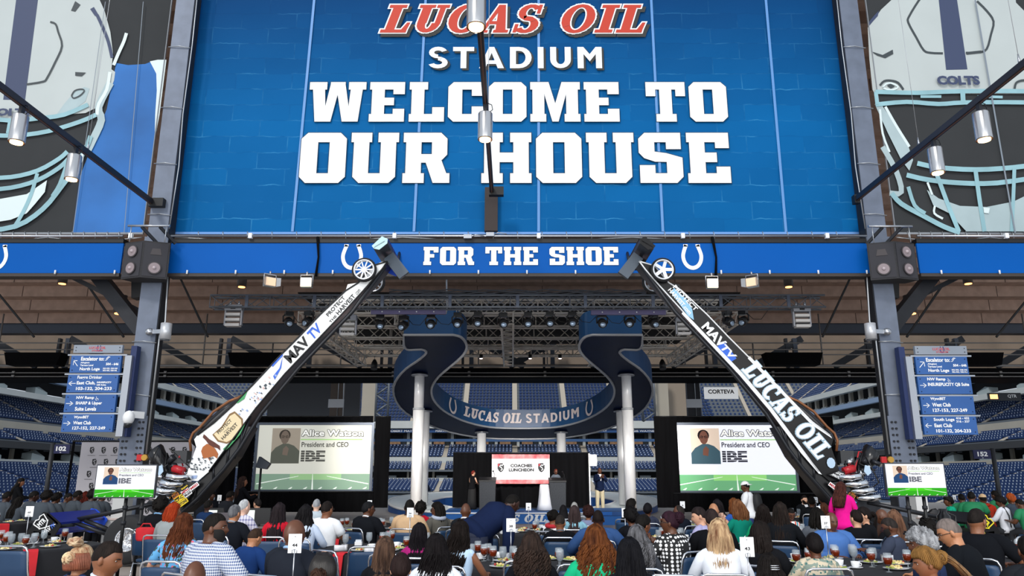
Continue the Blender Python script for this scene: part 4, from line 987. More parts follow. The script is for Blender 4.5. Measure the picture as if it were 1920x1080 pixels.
# projection screens
def slide(m_, f, Y=None):
    """draws the projected slide; f maps 0..1, 0..1 to a world point, e is the layer offset"""
def slide_parts(par, o, X, Z, bright, tint):
    o = Vector(o); X = Vector(X); Z = Vector(Z); L_ = X.length; n = Vector((0, -1, 0)) * max(.15, L_ / 5)
    def mm(nm, c, e=1):
        q_ = mat('screen_%s_%s' % (tint, nm), c, .6, em=bright * e, spec=.1)
        if tint == 'tv': q_.node_tree.nodes['Principled BSDF'].inputs['Base Color'].default_value = tuple(v * .06 for v in lin(c)[:3]) + (1,)
        return q_
    def quad(m, x0, z0_, x1, z1_, k, mi=0): m.face([o + X * a + Z * b + n * k for a, b in ((x0, z0_), (x1, z0_), (x1, z1_), (x0, z1_))], mi)
    dim = tint == 'dim'
    m = MB(); quad(m, 0, .2, 1, 1, .004); m.w('image_sky', mm('sky', 'cfcfc4' if dim else 'eef0fa'), par)
    # field
    m = MB(); m.add([o + X * (i / 12) + Z * z_ + n * .006 for z_ in (0, .24) for i in range(13)], [(i, i + 1, i + 14, i + 13) for i in range(12)]); 
    quad(m, .3, .15, .75, .24, .007, 1)
    for k in range(8):
        x = .03 + k * .13; m.face([o + X * a + Z * b + n * .009 for a, b in ((x, .01), (x + .025, .01), (x + .04, .04), (x + .03, .04))], 2)
    m.face([o + X * a + Z * b + n * .009 for a, b in ((.495, 0), (.51, 0), (.5, .24), (.497, .24))], 2)
    for s in (-1, 1): m.face([o + X * (.5 + s * a) + Z * b + n * .009 for a, b in ((.49, .08), (.49, .095), (.12, .21), (.13, .2))], 2)
    m.w('image_field', [mm('field', '7f9a86' if dim else ('2fa01c' if tint == 'tv' else '6aa878')), mm('field2', '93ba88' if dim else ('45c51c' if tint == 'tv' else '8fcf78')), mm('line', 'e8efe6')], par)
    # portrait
    m = MB(); x0, x1, z0_, z1_ = (.12, .37, .40, .95)
    quad(m, x0, z0_, x1, z1_, .006, 0)
    cx = (x0 + x1) / 2; g = lambda a, b, k=.008: o + X * (x0 + (x1 - x0) * a) + Z * (z0_ + (z1_ - z0_) * b) + n * k
    m.face([g(0, 0), g(1, 0), g(1, .35), g(.8, .5), g(.6, .56), g(.4, .56), g(.15, .45), g(0, .3)], 1)
    m.face([g(.45 + .2 * math.cos(a * PI / 8), .80 + .16 * math.sin(a * PI / 8), .010) for a in range(16)], 2)
    m.face([g(.46 + .15 * math.cos(a * PI / 8), .74 + .19 * math.sin(a * PI / 8), .012) for a in range(16)], 3)
    for s in (-1, 1): ribbon(m, [(.46 + s * .02, .77), (.46 + s * .1, .78), (.46 + s * .12, .74), (.46 + s * .04, .73), (.46 + s * .02, .77)], .02, lambda a, b: g(a, b, .014), 2)
    m.face([g(.4, .25, .014), g(.58, .22, .014), g(.62, .42, .014), g(.52, .5, .014), g(.42, .42, .014)], 3)
    m.w('portrait', [mm('ph_bg', '9a9082' if dim else 'd8c3b0'), mm('ph_coat', '55584f' if dim else '3c5560' if tint != 'tv' else '25446e'), mm('ph_hair', '3a3530' if dim else '181517'), mm('ph_skin', '6e6258' if dim else '6b463a')], par)
    # words
    def tx(m, s_, x0, z0_, x1, z1_, k, mi, wt=0, shr=0): text(m, s_, o + X * x0 + Z * z0_ + n * k, X * (x1 - x0), Z * (z1_ - z0_), mi, wt, shr)
    m = MB(); 
    for q_, (ex, ez) in enumerate(((-.005, 0), (.005, 0), (0, -.009), (0, .009), (-.004, -.007), (.004, .007), (.005, -.010), (-.004, .007))): tx(m, 'Alice Watson', .38 + ex, .825 + ez, .925 + ex, .925 + ez, .006 + .0008 * q_, 0, .022)
    tx(m, 'Alice Watson', .38, .825, .925, .925, .020, 1, .022)
    quad(m, .375, .765, .92, .78, .007, 2); tx(m, 'President and CEO', .385, .655, .80, .735, .008, 3, .02)
    tx(m, 'IBE', .385, .43, .60, .60, .008, 3, .05)
    for k in range(4): quad(m, .38, .457 + k * .037, .605, .463 + k * .037, .011, 4)
    m.w('lettering', [mm('t_edge', '5a5a56' if dim else '55555a'), mm('t_white', 'f4f4ee'), mm('t_green', '9ac878'), mm('t_ink', '4c4c48' if dim else '30303a'), mm('sky', 'cfcfc4')], par)
def pscreen(px0, px1, py0, py1, Y, lab, bright, tint):
    a = P((px0 + px1) / 2, py1, Y); t = P((px0 + px1) / 2, py0, Y); x0 = P(px0, (py0 + py1) / 2, Y).x; x1 = P(px1, (py0 + py1) / 2, Y).x
    r = thing('projection_screen', lab, 'screen', ((x0 + x1) / 2, Y, a.z))
    m = MB(); m.box(x0, x1, Y, Y + .04, a.z, t.z); m.w('backing', mat('screen_back', '2a2c33', .7), r)
    f = .1; fm = mat('screen_frame', '5d6572', .4, .4)
    for bx in ((x0 - f, x1 + f, a.z - f, a.z), (x0 - f, x1 + f, t.z, t.z + f), (x0 - f, x0, a.z, t.z), (x1, x1 + f, a.z, t.z)):
        m = MB(); m.box(bx[0], bx[1], Y - .04, Y + .06, bx[2], bx[3]); m.w('frame', fm, r)
    slide_parts(r, (x0, Y - .004, a.z), (x1 - x0, 0, 0), (0, 0, t.z - a.z), bright, tint)
pscreen(482, 695, 797, 918, 30.5, 'large projection screen left of the stage showing a faded slide', .62, 'dim')
pscreen(1270, 1489, 797, 920, 30.5, 'large projection screen right of the stage partly behind the black race car', .72, 'lit')
for s, (x0, x1, xs0_, xs1_) in (('left', (697, 733, 440, 482)), ('right', (1233, 1268, 1491, 1560))):
    curtain('screen_drape', x0, x1, 781, 952, 30.4, 'tall black drape between the %s screen and the horseshoe' % s)
    curtain('screen_drape', xs0_, xs1_, 781, 952, 30.7, 'black drape on the outer side of the %s screen' % s)
    y0_ = 919 if s == 'left' else 922
    curtain('screen_drape', 440 if s == 'left' else 1265, 700 if s == 'left' else 1558, y0_ + 3, 960, 30.35, 'black drape hanging below the %s screen' % s, per=.22)
    curtain('screen_drape', 440 if s == 'left' else 1265, 700 if s == 'left' else 1558, 781, 797, 30.75, 'black drape strip above the %s screen' % s)
curtain('screen_drape', 400, 450, 782, 955, 31.0, 'narrow black drape beyond the left end of the left screen')
# TV displays on stands
def tv(px0, px1, pyt, pyb, Y, legx, lab, tilt):
    a = P((px0 + px1) / 2, pyb, Y); t = P((px0 + px1) / 2, pyt, Y); w = P(px1, pyb, Y).x - P(px0, pyb, Y).x
    r = thing('display_on_stand', lab, 'screen', (a.x, Y, 0))
    zb2, zt2 = a.z, t.z
    m = MB(); m.box(a.x - w / 2 - .015, a.x + w / 2 + .015, Y, Y + .06, zb2 - .02, zt2 + .02); m.w('bezel', mat('bezel', '3a3d44', .3, .4), r)
    slide_parts(r, (a.x - w / 2, Y - .002, zb2), (w, 0, 0), (0, 0, zt2 - zb2), 1.25, 'tv')
    for dx in (-.08, .2):
        x = P(legx, 960, Y).x + dx; m = MB(); m.cyl((x, Y + .12, 0), (x, Y + .12, zb2 + .3), .03, n=8); m.w('pole', black, r)
        for z in (.9, 1.15):
            m = MB(); m.cyl((x, Y + .12, z), (x, Y + .12, z + .06), .045, n=8); m.w('pole_clamp', dsteel, r)
    x = P(legx, 960, Y).x + .06
    m = MB(); m.box(x - .4, x + .4, Y - .25, Y + .45, 0, .05); m.w('base', black, r)
    m = MB(); m.box(x - .16, x + .16, Y + .09, Y + .15, zb2 + .05, zb2 + .3); m.w('bracket', dsteel, r)
tv(176, 287, 873, 932, 13.2, 236, 'flat display on a black pole stand at the left showing a slide', 0)
tv(1666, 1776, 870, 929, 13.2, 1720, 'flat display on a black pole stand at the right showing a slide', 0)
# logo backdrop
YW = 24
xw0, xw1 = P(140, 930, YW).x, P(356, 930, YW).x; zw = P(250, 829, YW).z
r = thing('logo_backdrop', 'grey step and repeat backdrop with black crests, behind the left display', 'backdrop', ((xw0 + xw1) / 2, YW, 0))
m = MB(); m.box(xw0, xw1, YW, YW + .03, 0, zw); m.w('cloth', mat('backdrop_cloth', 'b7b4ba', .8, var=.05, sc=1), r)
for j in range(8):
    for i in range(9):
        x = xw0 + .35 + i * .36 + (j % 2) * .12; z = zw - .25 - j * .36
        if x > xw1 - .15 or z < .3: continue
        m = MB(); shield(m, Vector((x, YW, z)), .13, .2, YW - .01); m.face([Vector((x - .12, YW - .01, z - .16)), Vector((x + .12, YW - .01, z - .16)), Vector((x + .12, YW - .01, z - .15)), Vector((x - .12, YW - .01, z - .15))], 0)
        m.w('crest', [mat('ink', '17181c'), mat('backdrop_cloth', 'b7b4ba'), mat('ink', '17181c')], r)
m = MB(); m.cyl((xw0 - .2, YW, zw + .03), (xw1 + .2, YW, zw + .03), .03, n=6); m.w('top_pipe', black, r)
curtain('backdrop_drape', 120, 142, 827, 950, YW + .1, 'black drape at the left edge of the logo backdrop'); curtain('backdrop_drape', 355, 366, 829, 950, YW + .1, 'black drape at the right edge of the logo backdrop')
# ================================================================ grandstands beyond the opening
seatb = mat('seat_blue', '1c3a6c', .55, var=.12, sc=4); seatw = mat('seat_pale', 'c3cfdc', .4)
fasw = mat('fascia_white', 'cfd2ce', .6, var=.05, sc=.4); fasg = mat('fascia_beige', 'bdb6a8', .7, var=.06, sc=.3); std = mat('stand_dark', '2b2e33', .8); recess = mat('suite_dark', '17191d', .8); tread = mat('tread_grey', '6d747c', .8)
aisle = mat('aisle_beige', 'b3a898', .8)
def seat_geo(m, T, w=.48):
    """one folding seat: back and pan; T places it, facing local -y"""
    for x0, x1, y0, y1, z0, z1, k in ((-w / 2, w / 2, .18, .24, .12, .62, 0), (-w / 2, w / 2, -.12, .16, .16, .22, 0), (-.08, .08, .165, .18, .38, .52, 1)):
        m.box(x0, x1, y0, y1, z0, z1, k, T)
def deck(name, lab, A, D, O, nrow, z0, rise, run, length, aisles=9.0, pitch=.56, indiv=None, group=None, dots=True):
    """rows of seats: A start point (front row), D unit vector along the row, O unit vector outward"""
    A = Vector(A); D = Vector(D); O = Vector(O)
    r = thing(name, lab, 'seating', (A.x, A.y, z0), group=group)
    m = MB(); m2 = MB()
    for k in range(nrow):
        p = A + O * (run * k); z = z0 + rise * k; q = p + D * length
        m.face([Vector((p.x, p.y, z)), Vector((q.x, q.y, z)), Vector((q.x + O.x * run, q.y + O.y * run, z)), Vector((p.x + O.x * run, p.y + O.y * run, z))])
        m.face([Vector((p.x, p.y, z - rise)), Vector((q.x, q.y, z - rise)), Vector((q.x, q.y, z)), Vector((p.x, p.y, z))])
        s = .4
        while s < length:
            if aisles and (s % aisles) < 1.1: s += pitch; continue
            c = p + D * s + O * (run * .5)
            T = Matrix.Translation((c.x, c.y, z)) @ Matrix(((D.x, O.x, 0, 0), (D.y, O.y, 0, 0), (0, 0, 1, 0), (0, 0, 0, 1)))
            if indiv and indiv(k, s, c):
                INDIV.append((T, lab, k, c.y))
            else:
                # cheap seat: back, pan and pale leg as thin boxes
                b = len(m2.v); m2.box(-.23, .23, .18, .24, .12, .62, 0, T); m2.box(-.23, .23, -.12, .16, .16, .22, 0, T)
                if dots: m2.face([T @ Vector(v) for v in ((-.08, .17, .38), (.08, .17, .38), (.08, .17, .52), (-.08, .17, .52))], 1)
            s += pitch
    m.w('treads', tread, r)
    o = m2.w('seats', [seatb, seatw], r); o['kind'] = 'stuff'
    m = MB()
    s = aisles * .0 + .5
    while aisles and s < length:
        p = A + D * s; q = p + O * (run * nrow)
        m.beam((p.x, p.y, z0 + .02), (q.x, q.y, z0 + rise * nrow + .02), .9, .06); s += aisles
    if m.v: m.w('aisle', aisle, r)
    return r
INDIV = []
def bandbox(name, A, D, O, z0, z1, length, depth, m_, lab, cat='fascia', kind=None):
    A = Vector(A); D = Vector(D); O = Vector(O); q = A + D * length; a2 = A + O * depth; q2 = q + O * depth
    m = MB(); vs = [(p.x, p.y, z) for z in (z0, z1) for p in (A, q, q2, a2)]
    m.add(vs, [(0, 3, 2, 1), (4, 5, 6, 7), (0, 1, 5, 4), (1, 2, 6, 5), (2, 3, 7, 6), (3, 0, 4, 7)])
    return solo(m, name, m_, lab, cat, loc=tuple((A + q) / 2) [:2] + (z0,))
def side_stand(s, sd):
    X0 = s * 50; D = Vector((0, 1, 0)); O = Vector((s, 0, 0)); Y0 = 54; L_ = 122
    A = lambda e: Vector((s * e, Y0, 0))
    zz = lambda y: P(60, y, 75).z
    cnt = [0]
    def iv(k, q, c):
        ok = k >= 6 and 60 < c.y < 82 and cnt[0] < 148
        if ok: cnt[0] += 1
        return ok
    deck('lower_seating', 'lower deck of blue seats on the %s side of the stadium' % sd, A(44), D, O, 15, zz(925) - 1.2, .27, .8, L_, indiv=iv, group='side seating decks')
    cf_ = bandbox('club_fascia', A(56.5), D, O, zz(878) + .1, zz(866) + .5, L_, .5, fasw if s < 0 else fasg, 'pale lower balcony front on the %s side of the stadium' % sd, 'balcony')
    rec = bandbox('suite_recess', A(60), D, O, zz(878), zz(838) + 1.2, L_, .3, recess, 'dark suite windows under the middle deck on the %s side' % sd, 'windows')
    for i in range(30):
        c = A(59) + D * (4 * i + 1)
        m = MB(); m.cbox((c.x, c.y, zz(866) + .75), (.3, .5, 2.6)); m.cbox((c.x, c.y + 1.6, zz(866) + .4), (.8, 1.4, .5), 1); m.cbox((c.x, c.y + 2.6, zz(866) + 1.9), (.1, 1.1, .5), 2)
        m.w('pier', [fasg, mat('suite_chairs', '8f979c', .6, var=.4, sc=9), mat('suite_screen', '3a4756', .3)], rec)
    bandbox('dark_fascia', A(56), D, O, zz(838) + .3, zz(824) + .35, L_, 1.4, mat('fascia_dark', '3d3e40', .7), 'dark balcony front above the suites on the %s side' % sd, 'balcony')
    deck('club_seating', 'narrow club deck of blue seats on the %s side of the stadium' % sd, A(57.5), D, O, 4, zz(825) + .6, .32, .8, L_, group='side seating decks')
    bandbox('club_wall', A(61), D, O, zz(812) + .5, zz(783) + .9, L_, .4, fasg, 'plain beige wall behind the club deck on the %s side' % sd, 'wall')
    deck('middle_seating', 'middle deck of blue seats on the %s side of the stadium' % sd, A(61.4), D, O, 9, zz(783) + 1.2, .42, .85, L_, group='side seating decks')
    bandbox('middle_wall', A(69.5), D, O, zz(783), zz(735) + 3.3, L_, .3, recess, 'dark wall behind the middle deck on the %s side' % sd, 'wall')
    uf_ = bandbox('upper_fascia', A(60), D, O, zz(740) + 1.6, zz(725) + 1.5, L_, 1, fasw, 'pale upper balcony front on the %s side of the stadium' % sd, 'balcony')
    for i in range(15):
        c = A(60.5) + D * (8 * i + 2)
        m = MB(); m.add([(0, 0, 0), (0, 2.6, 0), (1.2 * s, 2.6, 1), (1.2 * s, 0, .3), (0, 0, .9), (0, 2.6, .5), (1.2 * s, 2.6, 1.3), (1.2 * s, 0, .9)], [(0, 1, 2, 3), (4, 7, 6, 5), (0, 4, 5, 1), (1, 5, 6, 2), (2, 6, 7, 3), (3, 7, 4, 0)])
        o = m.b('parapet', mat('parapet', 'a9b4b4', .5), uf_); o.location = Vector((c.x, c.y, zz(725) + 1.4)) - uf_.location
        c = A(56.6) + D * (8 * i + 5); dup(o, Vector((c.x, c.y, zz(866) + .4)) - cf_.location, parent=cf_)
    bandbox('loge_recess', A(63.5), D, O, zz(725) + 2.2, 17.0, L_, .3, recess, 'dark loge level below the upper deck on the %s side' % sd, 'windows')
    lf_ = bandbox('loge_ribbon', A(60), D, O, 13.5, 14.3, L_, .8, mat('ribbon_pale', '8fa6c4', .5), 'narrow pale blue ribbon of the loge level on the %s side' % sd, 'balcony')
    for i in range(30):
        m = MB(); c = A(62.6) + D * (4 * i + 2); m.cbox((c.x, c.y, 15.6), (.6, .8, 3.0)); m.cbox((c.x - s * .8, c.y + 1.8, 14.6), (.8, 2.2, .5), 1); m.w('pier', [fasg, mat('suite_chairs', '8f979c')], lf_)
    bandbox('upper_deck_front', A(60.5), D, O, 16.4, 17.4, L_, 1, fasw, 'pale front wall of the upper deck on the %s side' % sd, 'balcony')
    deck('upper_seating', 'upper deck of blue seats on the %s side of the stadium' % sd, A(61.5), D, O, 22, 17.6, .62, .85, L_, 12, group='side seating decks')
side_stand(-1, 'left'); side_stand(1, 'right')
# individual seats nearest the camera in the lower decks
sd0 = MB(); seat_geo(sd0, Matrix.Identity(4)); sme = sd0.mesh('stadium_seat', [seatb, seatw])
ORD = '%d'
for i, (T, lab, kk, yy) in enumerate(INDIV):
    o = bpy.data.objects.new('stadium_seat', sme); COL.objects.link(o); o.matrix_world = T
    sd = 'left' if 'left' in lab else 'right'
    o['label'] = 'blue folding seat, row %d from the top and %d nearest us, %s lower deck' % (15 - kk, int((yy - 60) / .56) + 1, sd); o['category'] = 'seat'; o['group'] = 'lower deck seats %s' % sd
# ---- far end stand
D = Vector((1, 0, 0)); O = Vector((0, 1, 0)); zz = lambda y, Y=130: P(960, y, Y).z
def EA(Y): return Vector((-36, Y, 0))
L_ = 72
deck('end_lower_seating', 'lowest deck of blue seats at the far end', EA(118), D, O, 9, zz(922, 118), (zz(902, 126) - zz(922, 118)) / 9, .9, L_, 12, .62)
bandbox('end_fascia', EA(127), D, O, zz(901, 127), zz(896, 127), L_, .6, fasw, 'lowest pale balcony front at the far end', 'balcony')
erec = bandbox('end_recess', EA(129), D, O, zz(898, 129), zz(880, 129), L_, .4, recess, 'dark suite band above the lowest balcony at the far end', 'windows')
for i in range(17):
    m = MB(); m.cbox((-34 + i * 4.2, 128.6, zz(889, 129)), (.35, .3, zz(880, 129) - zz(898, 129))); m.cbox((-32.6 + i * 4.2, 128.4, zz(894, 129)), (1.8, .3, .4), 1)
    m.w('pier', [fasg, mat('suite_chairs', '8f979c')], erec)
deck('end_club_seating', 'club deck of blue seats above the suites at the far end', EA(127), D, O, 4, zz(881, 127), .28, .8, L_, 12, .62)
bandbox('end_wall', EA(130.6), D, O, zz(871, 130.6), zz(857, 130.6), L_, .5, fasw, 'pale wall above the club deck at the far end', 'wall')
deck('end_middle_seating', 'middle deck of blue seats at the far end', EA(131), D, O, 6, zz(857, 131), .34, .85, L_, 12, .62)
eurec = bandbox('end_upper_recess', EA(137), D, O, zz(842, 137), zz(806, 137), L_, .5, mat('suite_grey', '5f5f5c', .7, var=.5, sc=.5), 'busy suite level at the far end behind the stage columns', 'windows')
for i in range(18):
    m = MB(); m.cbox((-34 + i * 3.9, 136.6, zz(824, 137)), (.5, .4, 2.6)); m.cbox((-32.4 + i * 3.9, 136.4, zz(829, 137)), (1.9, .5, .8), 1); m.cbox((-32.2 + i * 3.9, 136.6, zz(819, 137)), (2.3, .2, .9), 2)
    m.w('bay', [fasw, mat('suite_warm', 'a07a58', .6, var=.3, sc=3), recess], eurec)
rb = thing('ribbon_board', 'long blue ribbon board with white names across the far end', 'sign', (0, 134.5, zz(811, 134.5)))
bm = MB(); bm.box(-36, 36, 134.5, 135, zz(811, 134.5), zz(805, 134.5)); bm.w('board', mat('ribbon_blue', '2b5790', .4), rb)
m = MB(); zr0, zr1 = zz(810, 134.4), zz(806, 134.4)
for i, w_ in enumerate(('TARIK GLENN', 'ROBERT MATHIS', 'MARVIN HARRISON', 'EDGERRIN JAMES', 'TONY DUNGY', 'JEFF SATURDAY', 'REGGIE WAYNE', 'PEYTON MANNING')):
    text(m, w_, (-30 + i * 8.3, 134.4, zr0), (5.2, 0, 0), (0, 0, zr1 - zr0), 0, .02)
m.w('lettering', whiteprint, rb)
rb = thing('ribbon_board', 'lower blue ribbon band across the far end', 'sign', (0, 133.5, zz(827, 133.5)))
bm = MB(); bm.box(-36, 36, 133.5, 134, zz(828, 133.5), zz(823, 133.5)); bm.w('board', mat('ribbon_blue2', '3c5f8c', .4), rb)
bandbox('end_upper_fascia', EA(134), D, O, zz(803, 134), zz(789, 134), L_, .6, fasw, 'pale top balcony front at the far end', 'balcony')
deck('end_upper_seating', 'large upper deck of blue seats at the far end, seen through the horseshoe', EA(134.6), D, O, 26, zz(790, 134.6), .62, .8, L_, 9, .62, dots=False)
bandbox('end_concourse_wall', EA(156), D, O, 10, 34, L_, .6, mat('end_wall_grey', '8d939b', .8), 'grey wall above the far upper deck', 'wall')
deck('corner_seating', 'distant upper deck of blue seats closing the far corners of the bowl', Vector((-95, 180, 0)), D, O, 34, 7, .95, 1.1, 190, 14, 1.1, dots=False)
# corner pieces seen between screens and horseshoe
for s, sd in ((-1, 'left'), (1, 'right')):
    f = lambda x: 966 + s * abs(x - 966)
    a, b = P(f(702), 790, 60), P(f(680), 718, 60)
    m = MB(); m.box(min(a.x, b.x) , max(a.x, b.x) , 60, 60.5, a.z, b.z + 1)
    solo(m, 'corner_pier', fasg, 'beige corner pier of the stadium above the %s screen' % sd, 'pier', loc=((a.x + b.x) / 2, 60, a.z))
    x0, x1 = P(f(705), 750, 59).x, P(f(728), 750, 59).x; z0, z1 = P(960, 790, 59).z, P(960, 716, 59).z + 1
    r = thing('lattice_tower', 'dark steel lattice upright beside the %s corner pier' % sd, 'truss', ((x0 + x1) / 2, 59, z0))
    for x in (x0, x1):
        m = MB(); m.cyl((x, 59, z0), (x, 59, z1), .09, n=6); m.w('upright', mat('lattice_grey', '70777f', .5, .4), r)
    n = 6
    for i in range(n):
        za, zb_ = z0 + (z1 - z0) * i / n, z0 + (z1 - z0) * (i + 1) / n
        m = MB(); m.cyl((x0 if i % 2 else x1, 59, za), (x1 if i % 2 else x0, 59, zb_), .08, n=5); m.w('diagonal', mat('lattice_grey', '70777f'), r)
    if s < 0:
        a, b = P(500, 782, 62), P(676, 722, 62); m = MB(); m.box(a.x, b.x, 62, 62.5, a.z, b.z + 1)
        solo(m, 'dark_glass_wall', mat('dark_glass', '23262b', .2), 'large dark glass wall of the stadium above the left screen', 'window', loc=((a.x + b.x) / 2, 62, a.z))
    else:
        a, b = P(1243, 785, 62), P(1300, 722, 62); m = MB(); m.box(a.x, b.x, 62, 62.5, a.z, b.z + 1)
        solo(m, 'beige_panel_wall', mat('corner_beige', 'a09384', .8), 'beige panelled wall of the stadium above the right screen', 'wall', loc=((a.x + b.x) / 2, 62, a.z))
        q = P(1352, 737, 58); r = thing('sponsor_board', 'white hanging board with dark capitals above the right screen', 'sign', q)
        m = MB(); m.cbox((0, 0, 0), (2.6, .1, .9)); m.b('board', white, r); m = MB(); text(m, 'CORTEVA', (-1.0, -.06, -.05), (2, 0, 0), (0, 0, .32), 0, .03); m.b('lettering', mat('ink', '17181c'), r)
    a, b = P(f(480), 775, 66), P(f(665), 775, 66)
# section signs on poles
for px, py, tx_, ox, sgn, lab in ((115, 842, '102', 97, -1, 'navy section sign reading 102 beside a dark pole at the left'), (1841, 852, '152', 1862, 1, 'navy section sign reading 152 beside a dark pole at the right')):
    Y = 32; q = P(px, py, Y); r = thing('section_sign', lab, 'sign', q)
    m = MB(); m.cbox((0, 0, 0), (.72, .06, .36)); m.b('board', mat('sign_navy', '171c4e', .5), r)
    m = MB(); text(m, tx_, (-.2, -.035, -.08), (.42, 0, 0), (0, 0, .19), 0, .04); m.cbox((0, -.033, -.14), (.06, .002, .02)); m.b('lettering', whiteprint, r)
    xo = P(ox, 850, Y).x - q.x; b = -q.z
    m = MB(); m.cyl((xo, 0, b), (xo + .0 * sgn, 0, .25), .09, n=10); m.b('pole', mat('pole_grey', '34373c', .5), r)
    for z in (-.1, .12):
        m = MB(); m.beam((0, 0, z), (xo, 0, z), .03, .03); m.b('arm', mat('pole_grey', '34373c'), r)
for sx, lab in ((-1, 'small navy sign with a number on the left club wall'), (1, 'small navy sign with a number on the right club wall')):
    for k, (y, z) in enumerate(((62, 7.6), (58, 3.7))):
        m = MB(); m.cbox((0, 0, 0), (.05, .9, .6)); o = solo(m, 'row_sign', mat('sign_navy', '171c4e'), lab + (', upper' if k == 0 else ', lower'), 'sign'); o.location = (sx * (60.9 if k == 0 else 56.4), y, z)
q = P(1735 + 134, 757, 56); r = thing('ribbon_scoreboard', 'small ribbon scoreboard with amber digits at the far right', 'scoreboard', P(1883, 744, 50))
m = MB(); m.cbox((0, 0, 0), (2.1, .2, .5)); m.b('housing', mat('score_dark', '2f3236', .5), r)
m = MB(); m.cbox((-.75, -.11, 0), (.5, .02, .3)); m.b('amber_panel', mat('amber_led', 'ffb070', .5, em=2.5), r)
m = MB(); text(m, 'QTR', (.15, -.12, -.1), (.6, 0, 0), (0, 0, .24), 0, .03); m.b('lettering', whiteprint, r)
# ================================================================ dragsters standing on their tails
rubber = mat('tyre_rubber', '1c1d20', .75); bodyw = mat('body_white', 'f4f6f6', .25, coat=.5); bodyk = mat('body_black', '0a0a0d', .35, spec=.3); blu = mat('panel_blue', '1450d8', .4)
frm = mat('frame_dark', '2a2c31', .35, .4); redm = mat('red_part', 'b01822', .35); orange = mat('cage_copper', '8a5a3a', .4, .4)
YP = 16.5
def dragster(s):
    nm = 'left' if s > 0 else 'right'
    P0 = P(245, 1010, YP); P1 = P(685, 507, YP); Fv = (P1 - P0); WB = Fv.length; Fv.normalize(); Uv = Vector((-Fv.z, 0, Fv.x))
    sx = lambda v: Vector((v.x * s + (0.07 if s < 0 else 0), v.y, v.z))
    root = thing('dragster', 'white and black dragster hung nose up at the left, tail on the floor' if s > 0 else 'black dragster with white lettering hung nose up at the right', 'race car', sx(Vector((P0.x, YP, 0))), group=None)
    HW = .30  # half width of the body
    def L(px, py, dy=0): # pixel on the car plane shifted laterally
        q = P(px, py, YP); q.y += dy; return sx(q)
    def LY(px, py, Y): return sx(P(px, py, Y))
    def plate(pts, Y0, Y1):
        m = MB(); a = [LY(x, y, Y0) for x, y in pts]; b = [p + Vector((0, Y1 - Y0, 0)) for p in a]; n = len(a)
        m.face(a if s < 0 else list(reversed(a))); m.face(b if s > 0 else list(reversed(b)))
        for i in range(n): m.face([a[i], a[(i + 1) % n], b[(i + 1) % n], b[i]])
        return m
    # body shell: side panels and belly, given on the near plane
    YN = YP - HW; YFAR = YP + HW
    side = [(727, 490), (715, 491), (699, 498), (672, 530), (652, 533), (648, 545), (600, 590), (560, 632), (520, 672), (480, 715), (440, 757), (402, 792), (370, 816), (364, 824), (368, 838), (358, 866), (350, 889), (331, 897), (345, 900), (371, 902), (392, 884), (420, 846), (480, 765), (535, 700), (600, 632), (640, 590), (690, 535), (716, 505)]
    plate(side, YN, YN + .02).w('side_panel', bodyw if s > 0 else bodyk, root)
    o = plate(side, YFAR - .02, YFAR).w('side_panel', bodyw if s > 0 else bodyk, root)
    # closed belly and deck between the panels
    lo = [(727, 490), (716, 505), (690, 535), (640, 590), (600, 632), (535, 700), (480, 765), (420, 846), (392, 884)]
    hi = [(727, 490), (699, 498), (672, 530), (648, 545), (600, 590), (560, 632), (520, 672), (480, 715), (440, 757), (402, 792), (370, 816)]
    for nm2, pts, mt in (('belly_pan', lo, mat('belly', '17171d', .3, c2='3c2f33', sc=1)), ('body_deck', hi, bodyw if s > 0 else bodyk)):
        m = MB()
        for a, b in zip(pts[:-1], pts[1:]): m.face([LY(*a, YN + .01), LY(*b, YN + .01), LY(*b, YN + .01) + Vector((0, HW * 2 - .02, 0)), LY(*a, YN + .01) + Vector((0, HW * 2 - .02, 0))])
        m.w(nm2, mt, root)
    m = MB()
    for pts in (lo, hi):
        m.tube([LY(*p, YN - .01) for p in pts], .018, 5)
    m.w('edge_strip', black if s > 0 else white, root)
    # chassis rails below the body and floor pan
    for Y in (YN + .05, YFAR - .05):
        m = MB(); m.tube([LY(*p, Y) for p in ((722, 500), (660, 585), (560, 690), (490, 775), (450, 840), (420, 880), (370, 935), (335, 965), (285, 985))], .045, 8); m.w('frame_rail', frm, root)
    m = MB()
    for a, b in (((455, 800), (450, 840)), ((430, 835), (425, 872)), ((400, 872), (400, 900)), ((470, 780), (440, 860)), ((448, 845), (380, 925))):
        for Y in (YN + .05, YFAR - .05): m.cyl(LY(*a, Y), LY(*b, Y), .025, n=6)
    m.w('frame_strut', frm, root)
    plate([(455, 800), (470, 800), (440, 856), (372, 940), (345, 962), (318, 960), (350, 925), (392, 884), (420, 846)], YN + .06, YFAR - .06).w('floor_pan', mat('pan_black', '101114', .35), root)
    # cockpit cage
    m = MB()
    for Y in (YN + .06, YFAR - .06):
        m.tube([LY(*p, Y) for p in ((455, 742), (430, 752), (400, 772), (376, 800), (362, 812), (356, 826), (358, 846))], .03, 8)
    m.tube([LY(376, 800, YN + .06), LY(376, 800, YFAR - .06)], .03, 6); m.tube([LY(356, 826, YN + .06), LY(356, 826, YFAR - .06)], .03, 6)
    m.w('roll_cage', orange, root)
    m = MB(); ra = []
    for x, y, w, h in ((452, 745, .04, .04), (428, 766, .16, .10), (402, 792, .2, .13), (378, 814, .18, .14), (366, 835, .1, .1)):
        c = LY(x, y, YP); ra.append([c + Uv_(s, Uv) * (h * math.sin(2 * PI * j / 12)) + Vector((0, w * math.cos(2 * PI * j / 12), 0)) for j in range(12)])
    m.loft(ra); m.w('cockpit_hood', mat('hood_dark', '24252a', .3), root)
